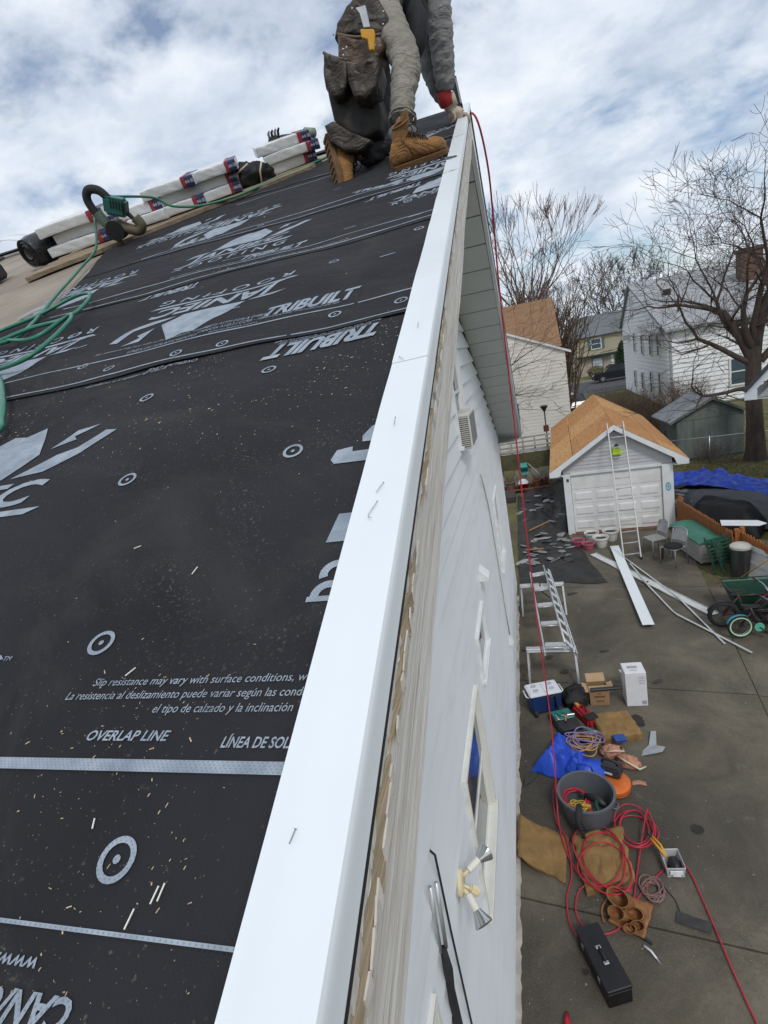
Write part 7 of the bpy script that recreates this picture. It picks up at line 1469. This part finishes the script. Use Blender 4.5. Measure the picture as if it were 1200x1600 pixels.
# continuous body under the clothes, head included
bp = [B('pel', .10), B('ch', .115), B('nk', .055), B('hd', .085), B('hF', .075), B('kF', .05), B('aF', .035), B('hR', .075), B('kR', .05), B('aR', .035), B('s1', .05), B('e1', .038), B('w1', .028), B('s2', .05), B('e2', .038), B('w2', .028), (-.075, 4.03, 8.33, .07)]
skin('body', bp, [(0, 1), (1, 2), (2, 3), (3, 16), (0, 4), (4, 5), (5, 6), (0, 7), (7, 8), (8, 9), (1, 10), (10, 11), (11, 12), (1, 13), (13, 14), (14, 15)], SKINM, per)
mid = lambda a, b, t, r, o=(0, 0, 0): (*(Vector(J[a]).lerp(Vector(J[b]), t)+Vector(o)), r)
tr = skin('trousers', [B('pel', .135), B('hF', .112), mid('hF', 'kF', .5, .092), mid('hF', 'kF', .9, .080, (.015, -.01, .015)), mid('kF', 'aF', .08, .078, (.022, -.01, -.01)), mid('kF', 'aF', .40, .066), mid('kF', 'aF', .66, .060), mid('kF', 'aF', .82, .064)],
     [(k, k+1) for k in range(7)], PANT, per)
hx = Vector(mid('kF', 'aF', .80, 0)[:3]); ax = (Vector(J['aF'])-Vector(J['kF'])).normalized(); e1_ = ax.orthogonal().normalized(); e2_ = ax.cross(e1_)
for off, rr_ in ((.0, .066), (-.022, .063)):
    m_ = MB(); m_.tube([hx+ax*off+(e1_*math.cos(6.283*k/20)+e2_*math.sin(6.283*k/20))*rr_*(1+.04*math.sin(k*2.1)) for k in range(21)], .005, 6); wpart('hem', m_, PANT, tr, smooth=True)
m_ = MB(); m_.tube(smooth_path([Vector(mid('hF', 'kF', t_, 0)[:3])+Vector((-.02, -.092+.01*t_, .0)) for t_ in (.1, .5, .9)]+[Vector(mid('kF', 'aF', t_, 0)[:3])+Vector((-.012, -.070+.012*t_, 0)) for t_ in (.25, .5, .75)], 5), .0035, 5); wpart('side_seam', m_, PANT, tr, smooth=True)
skin('kneeling_trouser_leg', [B('pel', .12), B('hR', .115), mid('hR', 'kR', .5, .10), (*(Vector(J['kR'])+Vector((.02, 0, .015))), .085), mid('kR', 'aR', .4, .075), mid('kR', 'aR', .85, .068)], [(k, k+1) for k in range(5)], PANTD, per)  # darker copy of the trouser cloth, the leg's shade put into its colour
skin('hoodie', [B('pel', .14), mid('pel', 'ch', .5, .16), B('ch', .165), B('nk', .095), B('s1', .098), mid('s1', 'e1', .5, .080), B('e1', .074), mid('e1', 'w1', .5, .066), mid('e1', 'w1', .86, .058), B('s2', .098), mid('s2', 'e2', .55, .076), B('e2', .070), mid('e2', 'w2', .5, .060), mid('e2', 'w2', .88, .052)],
     [(0, 1), (1, 2), (2, 3), (2, 4), (4, 5), (5, 6), (6, 7), (7, 8), (2, 9), (9, 10), (10, 11), (11, 12), (12, 13)], HOOD, per)
m_ = MB(); m_.lathe([(.098, .0), (.105, .04), (.09, .10), (.05, .13)], 20); o = wpart('cap', m_, M('dark_cap', (.03, .03, .035), .8), per, smooth=True); o.matrix_basis = Matrix.Translation((-.08, 4.01, 8.28)) @ Matrix.Rotation(R(-30), 4, 'X')
def boot(name, heel, fwd, up, parent, s=1.0, lean=0.0):
    f_ = Vector(fwd).normalized(); u_ = Vector(up).normalized(); u_ = (u_-f_*u_.dot(f_)).normalized(); sd2 = f_.cross(u_); o_ = Vector(heel)
    mp = lambda x, y, z: tuple(o_+(f_*x+sd2*y+u_*z)*s)
    sec = [(-.005, .030, .055, .0), (.02, .038, .105, .0), (.07, .041, .125, .0), (.12, .040, .118, .002), (.17, .043, .092, .004), (.22, .048, .076, .004), (.265, .045, .068, .002), (.295, .034, .055, 0), (.31, .018, .036, 0)]
    m_ = MB(); n = 18; vs = []
    for x, w_, h, yo in sec:
        for k in range(n):
            a = 2*math.pi*k/n; cy, cz = math.cos(a), math.sin(a); q = abs(cz)**.7*math.copysign(1, cz)
            vs.append(mp(x, yo+w_*abs(cy)**.75*math.copysign(1, cy)*(1 if cz < 0 else (1-.25*cz)), .026+h/2+h/2*q))
    fs = [(i*n+k, i*n+(k+1) % n, (i+1)*n+(k+1) % n, (i+1)*n+k) for i in range(len(sec)-1) for k in range(n)]+[tuple(range(n)), tuple((len(sec)-1)*n+k for k in range(n))]
    m_.add(vs, fs); b_ = wpart(name, m_, BOOT, parent, smooth=True)
    m_ = MB(); vs = []
    for (x, z, w_, l_) in ((.058, .09, .040, .058), (.050, .14, .037, .047), (.044, .18, .038, .045), (.042, .20, .039, .046)):
        for k in range(16): a = 2*math.pi*k/16; vs.append(mp(x+(z-.1)*lean+l_*math.cos(a), w_*math.sin(a), z+.012*math.cos(a)))
    m_.add(vs, [(i*16+k, i*16+(k+1) % 16, (i+1)*16+(k+1) % 16, (i+1)*16+k) for i in range(3) for k in range(16)]); wpart('boot_shaft', m_, BOOT, b_, smooth=True)
    out_ = [(-.012, 0), (.0, .032), (.06, .042), (.12, .036), (.18, .044), (.24, .050), (.29, .040), (.322, .014), (.322, -.014), (.29, -.038), (.24, -.045), (.18, -.042), (.12, -.036), (.06, -.040), (.0, -.032)]
    m_ = MB(); m_.prism([mp(x, y, 0) for x, y in out_], u_*.030*s); wpart('boot_sole', m_, SOLE, b_, bevel=.003)
    for k in range(9): m_ = MB(); x = .01+.034*k; m_.box(mp(x, 0, -.002), (.018*s, .058*s, .006*s), Matrix((f_, sd2, u_)).transposed()); wpart('sole_lug', m_, SOLE, b_)
    for pts in ([(.205, -.047, .05), (.20, -.03, .085), (.198, 0, .096), (.20, .03, .085), (.205, .047, .05)], [(.11, -.043, .05), (.09, -.042, .10), (.06, -.040, .14)], [(.11, .043, .05), (.09, .042, .10), (.06, .040, .14)], [(.0, -.036, .09), (.04, -.044, .075), (.10, -.044, .06)]):
        m_ = MB(); m_.tube([mp(*q) for q in pts], .0022*s, 5); wpart('boot_seam', m_, SOLE, b_, smooth=True)
    m_ = MB(); m_.tube([mp(.042+.10*lean+.046*math.cos(6.283*k/16), .039*math.sin(6.283*k/16), .20+.012*math.cos(6.283*k/16)) for k in range(17)], .006*s, 6); wpart('boot_collar', m_, M('brown_collar', (.17, .085, .03), .8), b_, smooth=True)
    m_ = MB()
    for k in range(5): x = .100+.024*k; z = (.156, .150, .141, .127, .117)[k]; m_.tube([mp(x-.006, -.036, z-.020), mp(x-.002, -.018, z-.002), mp(x, 0, z+.004), mp(x+.004, .018, z-.002), mp(x+.008, .036, z-.020)], .0036*s, 6); m_.tube([mp(x+.008, -.034, z-.016), mp(x, 0, z+.006), mp(x-.006, .034, z-.016)], .0034*s, 6)
    m_.tube(smooth_path([mp(.105, 0, .165), mp(.13, .03, .185), mp(.155, .045, .16), mp(.13, .04, .14), mp(.105, 0, .165)], 4), .003*s, 5); m_.tube(smooth_path([mp(.105, 0, .165), mp(.13, -.03, .185), mp(.16, -.045, .155), mp(.13, -.045, .135), mp(.105, 0, .165)], 4), .003*s, 5); wpart('laces', m_, LACE, b_, smooth=True)
    m_ = MB(); m_.add([mp(.085, -.036, .17), mp(.085, .036, .17), mp(.055+lean*.13, .04, .235), mp(.055+lean*.13, -.04, .235), mp(.10+lean*.08, 0, .19), mp(.075+lean*.14, 0, .25)], [(0, 4, 5, 3), (4, 1, 2, 5)]); wpart('boot_tongue', m_, BOOT, b_, smooth=True, fixn=False)
hl = rp(-.470, 3.14, .006); boot('boot', hl, RM @ Vector((.27, .13, .0)), RM @ Vector((0, -.05, 1)), per, .88, lean=.42)
boot('boot', Vector((-.862, 3.17, 7.035)), Vector((.12, -.25, -.97)), Vector((.80, .58, .0)), per, 1.0)
m_ = MB(); P = [mid('kF', 'aF', .93, .0)[:3], (-.452, 2.962, 6.86)]; m_.tube([Vector(P[0]), Vector(J['aF'])+Vector((0, 0, -.02))], [.07, .052], 14); wpart('sock', m_, M('grey_sock', (.16, .16, .16), .95, .15, 20, .4, 50), per, smooth=True)
# gloved hands with separate fingers
GLV = M('cream_glove', (.50, .42, .33), .8, .15, 12, .3, 40); GLR = M('red_glove_cuff', (.34, .025, .03), .8, .15, 12)
def hand(wrist, palm_d, nrm, curl, name, side=1, s=1.0, mat=GLV):
    d = Vector(palm_d).normalized(); n_ = Vector(nrm).normalized(); n_ = (n_-d*n_.dot(d)).normalized(); a_ = d.cross(n_)*side; w0 = Vector(wrist)
    pts = [(*(w0-d*.02), .030*s), (*(w0+d*.045*s), (.040*s)), (*(w0+d*.085*s), (.034*s))]
    h = skin(name, [(p[0], p[1], p[2], p[3]) for p in pts], [(0, 1), (1, 2)], mat, per)
    for k, (off, ln) in enumerate(((-.033, .066), (-.011, .076), (.011, .070), (.032, .054))):
        p = w0+d*.085*s+a_*off*s; P = [p]; dd = d.copy()
        for j, f_ in enumerate((.45, .32, .23)): ax = a_; dd = (Matrix.Rotation(-curl*side*(.8+.2*j), 3, ax) @ dd); p = p+dd*ln*f_*s*1.05; P.append(p)
        m_ = MB(); m_.tube([P[0]-d*.02*s]+P, [.0105*s, .0105*s, .010*s, .0095*s, .006*s], 8); wpart('finger', m_, SKINM if k < 3 else mat, h, smooth=True)
    p = w0+d*.03*s-a_*.036*s; m_ = MB(); m_.tube([p, p+(d*.6-a_*.7)*.035*s-n_*.01, p+(d*1.0-a_*.75)*.06*s-n_*.025], [.014*s, .012*s, .007*s], 8); wpart('thumb', m_, mat, h, smooth=True)
    return h
hand(J['w2'], (.085, .045, -.012), (0, -.42, .9), .62, 'hand')
hand(J['w1'], (.05, .08, -.09), (.4, -.5, .7), .5, 'hand', 1, .95)
for w_, d in ((J['w1'], (.02, .05, -.1)), ):
    m_ = MB(); q = Vector(w_); d = Vector(d).normalized(); m_.tube([q-d*.055, q-d*.01, q+d*.03], [.045, .047, .042], 14); wpart('glove_cuff', m_, GLR, per, smooth=True)
    m_ = MB(); m_.tube([q-d*.02+Vector((.03, 0, .01)), q+d*.045+Vector((.035, 0, .005))], [.028, .026], 12); wpart('glove_back', m_, GLV, per, smooth=True)
# harness straps and belt
m_ = MB(); m_.tube([(-.36, 3.62, 7.72), (-.33, 3.58, 7.60), (-.35, 3.56, 7.48), (-.39, 3.55, 7.40)], [.05, .062, .055, .03], 10); wpart('harness_bag', m_, M('black_webbing', (.014, .015, .018), .8, .3, 12, .4, 40), per, smooth=True)
m_ = MB(); m_.tube(smooth_path([(-.60, 3.38, 7.72), (-.48, 3.36, 7.68), (-.36, 3.50, 7.74), (-.26, 3.62, 7.84)]), .026, 8); wpart('harness_strap', m_, M('black_webbing'), per, smooth=True)
m_ = MB(); m_.bar((-.50, 3.355, 7.82), (-.455, 3.345, 7.60), .055, .012, upv=(0, -1, 0)); wpart('blue_strap', m_, M('blue_webbing', (.03, .10, .30), .7, .2, 14), per, bevel=.004)
# ------------------------------------------------------------------ leather tool belt hanging at his hip
belt = thing('tool_belt', 'dark leather tool belt with big pockets hanging from the roofer hip', 'tool belt', (-.64, 3.2, 6.95)); LEATHER = cloth_mat('dark_oiled_leather', (.045, .036, .028), .5, 7, 160, (.10, .068, .045), .4); LEATHER2 = cloth_mat('worn_brown_leather', (.10, .06, .038), .45, 7, 160, (.04, .028, .02), .4); EDGE = M('leather_piping', (.13, .085, .06), .5, .2, 12)
def pillow(name, poly, y, depth, mat, back=.05, rim=None):
    n = len(poly); cx_ = sum(p[0] for p in poly)/n; cz_ = sum(p[1] for p in poly)/n
    fine = []
    for i in range(n):
        a, b = poly[i], poly[(i+1) % n]
        for k in range(3): fine.append((a[0]+(b[0]-a[0])*k/3, a[1]+(b[1]-a[1])*k/3))
    n = len(fine); m_ = MB(); vs = []; rings = [(1.0, back), (1.0, 0.0), (.99, -depth*.45), (.95, -depth*.8), (.86, -depth*.97), (.6, -depth*.9), (.3, -depth*.82)]
    for s, dy in rings:
        for x, z in fine:
            q = .010*mnoise.noise((x*20, z*20, y))+.006*(1-abs(mnoise.noise((x*34+z*20, z*30, y)))*2); vs.append((cx_+(x-cx_)*s, y+dy+q, cz_+(z-cz_)*s))
    fs = [(i*n+k, i*n+(k+1) % n, (i+1)*n+(k+1) % n, (i+1)*n+k) for i in range(len(rings)-1) for k in range(n)]+[tuple(range(n))[::-1], tuple((len(rings)-1)*n+k for k in range(n))]
    m_.add(vs, fs); o = wpart(name, m_, mat, belt, smooth=True)
    if rim: m_ = MB(); m_.tube(smooth_path([(x, y-depth*.7, z) for x, z in rim], 4), .007, 8); wpart('piping', m_, EDGE, o, smooth=True)
    return o
pillow('belt_panel', [(-0.635, 7.568), (-0.575, 7.60), (-0.48, 7.58), (-0.434, 7.468), (-0.451, 7.413), (-0.488, 7.397), (-0.643, 7.449), (-0.725, 7.462), (-0.7, 7.511)][::-1], 3.22, .04, LEATHER)
pillow('top_pocket', [(-0.692, 7.437), (-0.597, 7.386), (-0.473, 7.365), (-0.462, 7.313), (-0.516, 7.25), (-0.615, 7.26), (-0.663, 7.28), (-0.712, 7.33)], 3.17, .055, LEATHER2, .06, [(-.692, 7.437), (-.597, 7.395), (-.473, 7.37)])
pillow('large_pocket', [(-0.767, 7.369), (-0.731, 7.342), (-0.654, 7.298), (-0.666, 7.211), (-0.701, 7.159), (-0.755, 7.157), (-0.792, 7.213), (-0.786, 7.302)], 3.14, .06, LEATHER, .07, [(-.77, 7.366), (-.731, 7.338), (-.654, 7.298)])
pillow('large_pocket', [(-0.654, 7.272), (-0.605, 7.258), (-0.495, 7.259), (-0.491, 7.195), (-0.522, 7.125), (-0.586, 7.09), (-0.646, 7.115), (-0.664, 7.189)], 3.11, .07, LEATHER, .08, [(-.654, 7.272), (-.605, 7.25), (-.55, 7.25), (-.495, 7.262)])
pillow('lower_bag', [(-0.807, 7.239), (-0.701, 7.195), (-0.542, 7.164), (-0.534, 7.06), (-0.564, 6.979), (-0.641, 6.964), (-0.742, 7.003), (-0.801, 7.104)], 3.22, .07, M('shaded_leather', (.018, .015, .013), .6, .35, 9, .5, 30), .12)  # lower bag made near black, its shadow put into the leather colour
pillow('flap', [(-0.839, 7.066), (-0.787, 7.075), (-0.699, 6.995), (-0.60, 6.935), (-0.66, 6.90), (-0.758, 6.925), (-0.826, 6.99)], 3.13, .03, LEATHER, .04)
for (x, z, y) in ((-.735, 7.34, 3.075), (-.668, 7.318, 3.085), (-.665, 7.345, 3.09), (-.50, 7.30, 3.06), (-.645, 7.345, 3.085), (-.46, 7.42, 3.16), (-.45, 7.47, 3.16), (-.60, 7.53, 3.16), (-.715, 7.455, 3.16)): m_ = MB(); m_.lathe([(.005, 0), (.006, .002), (.001, .004)], 10); m_.v = [(x+a, y-c, z+b) for a, b, c in m_.v]; wpart('rivet', m_, STEEL, belt, smooth=True)
hk = thing('hatchet', 'yellow gripped cutting tool tucked in the tool belt', 'cutting tool', (-.53, 3.03, 7.35)); m_ = MB(); m_.prism([(x, 3.05, z) for x, z in ((-.562, 7.462), (-.512, 7.458), (-.510, 7.436), (-.506, 7.367), (-.537, 7.374), (-.545, 7.434))], (0, -.012, 0)); wpart('blade', m_, STEEL, hk, bevel=.002)
m_ = MB(); m_.prism([(x, 3.055, z) for x, z in ((-0.555, 7.372), (-0.488, 7.352), (-0.491, 7.322), (-0.504, 7.270), (-0.528, 7.276), (-0.527, 7.320), (-0.554, 7.335))], (0, -.022, 0)); wpart('grip', m_, M('yellow_handles'), hk, bevel=.004)
# hammer tacker standing by the hand
hm = thing('hammer_tacker', 'dark hammer tacker standing on the roof near his hand', 'hammer', (-.235, 4.26, 7.34)); m_ = MB(); m_.box((-.205, 4.27, 7.47), (.044, .05, .20), Matrix.Rotation(-.1, 3, 'Y')); wpart('handle', m_, BLACKP, hm, bevel=.008, seg=2); m_ = MB(); m_.box((-.189, 4.245, 7.47), (.012, .02, .15), Matrix.Rotation(-.1, 3, 'Y')); wpart('steel_spine', m_, STEEL, hm, bevel=.002); m_ = MB(); m_.box((-.217, 4.25, 7.365), (.05, .06, .05)); wpart('head', m_, BLACKP, hm, bevel=.006)
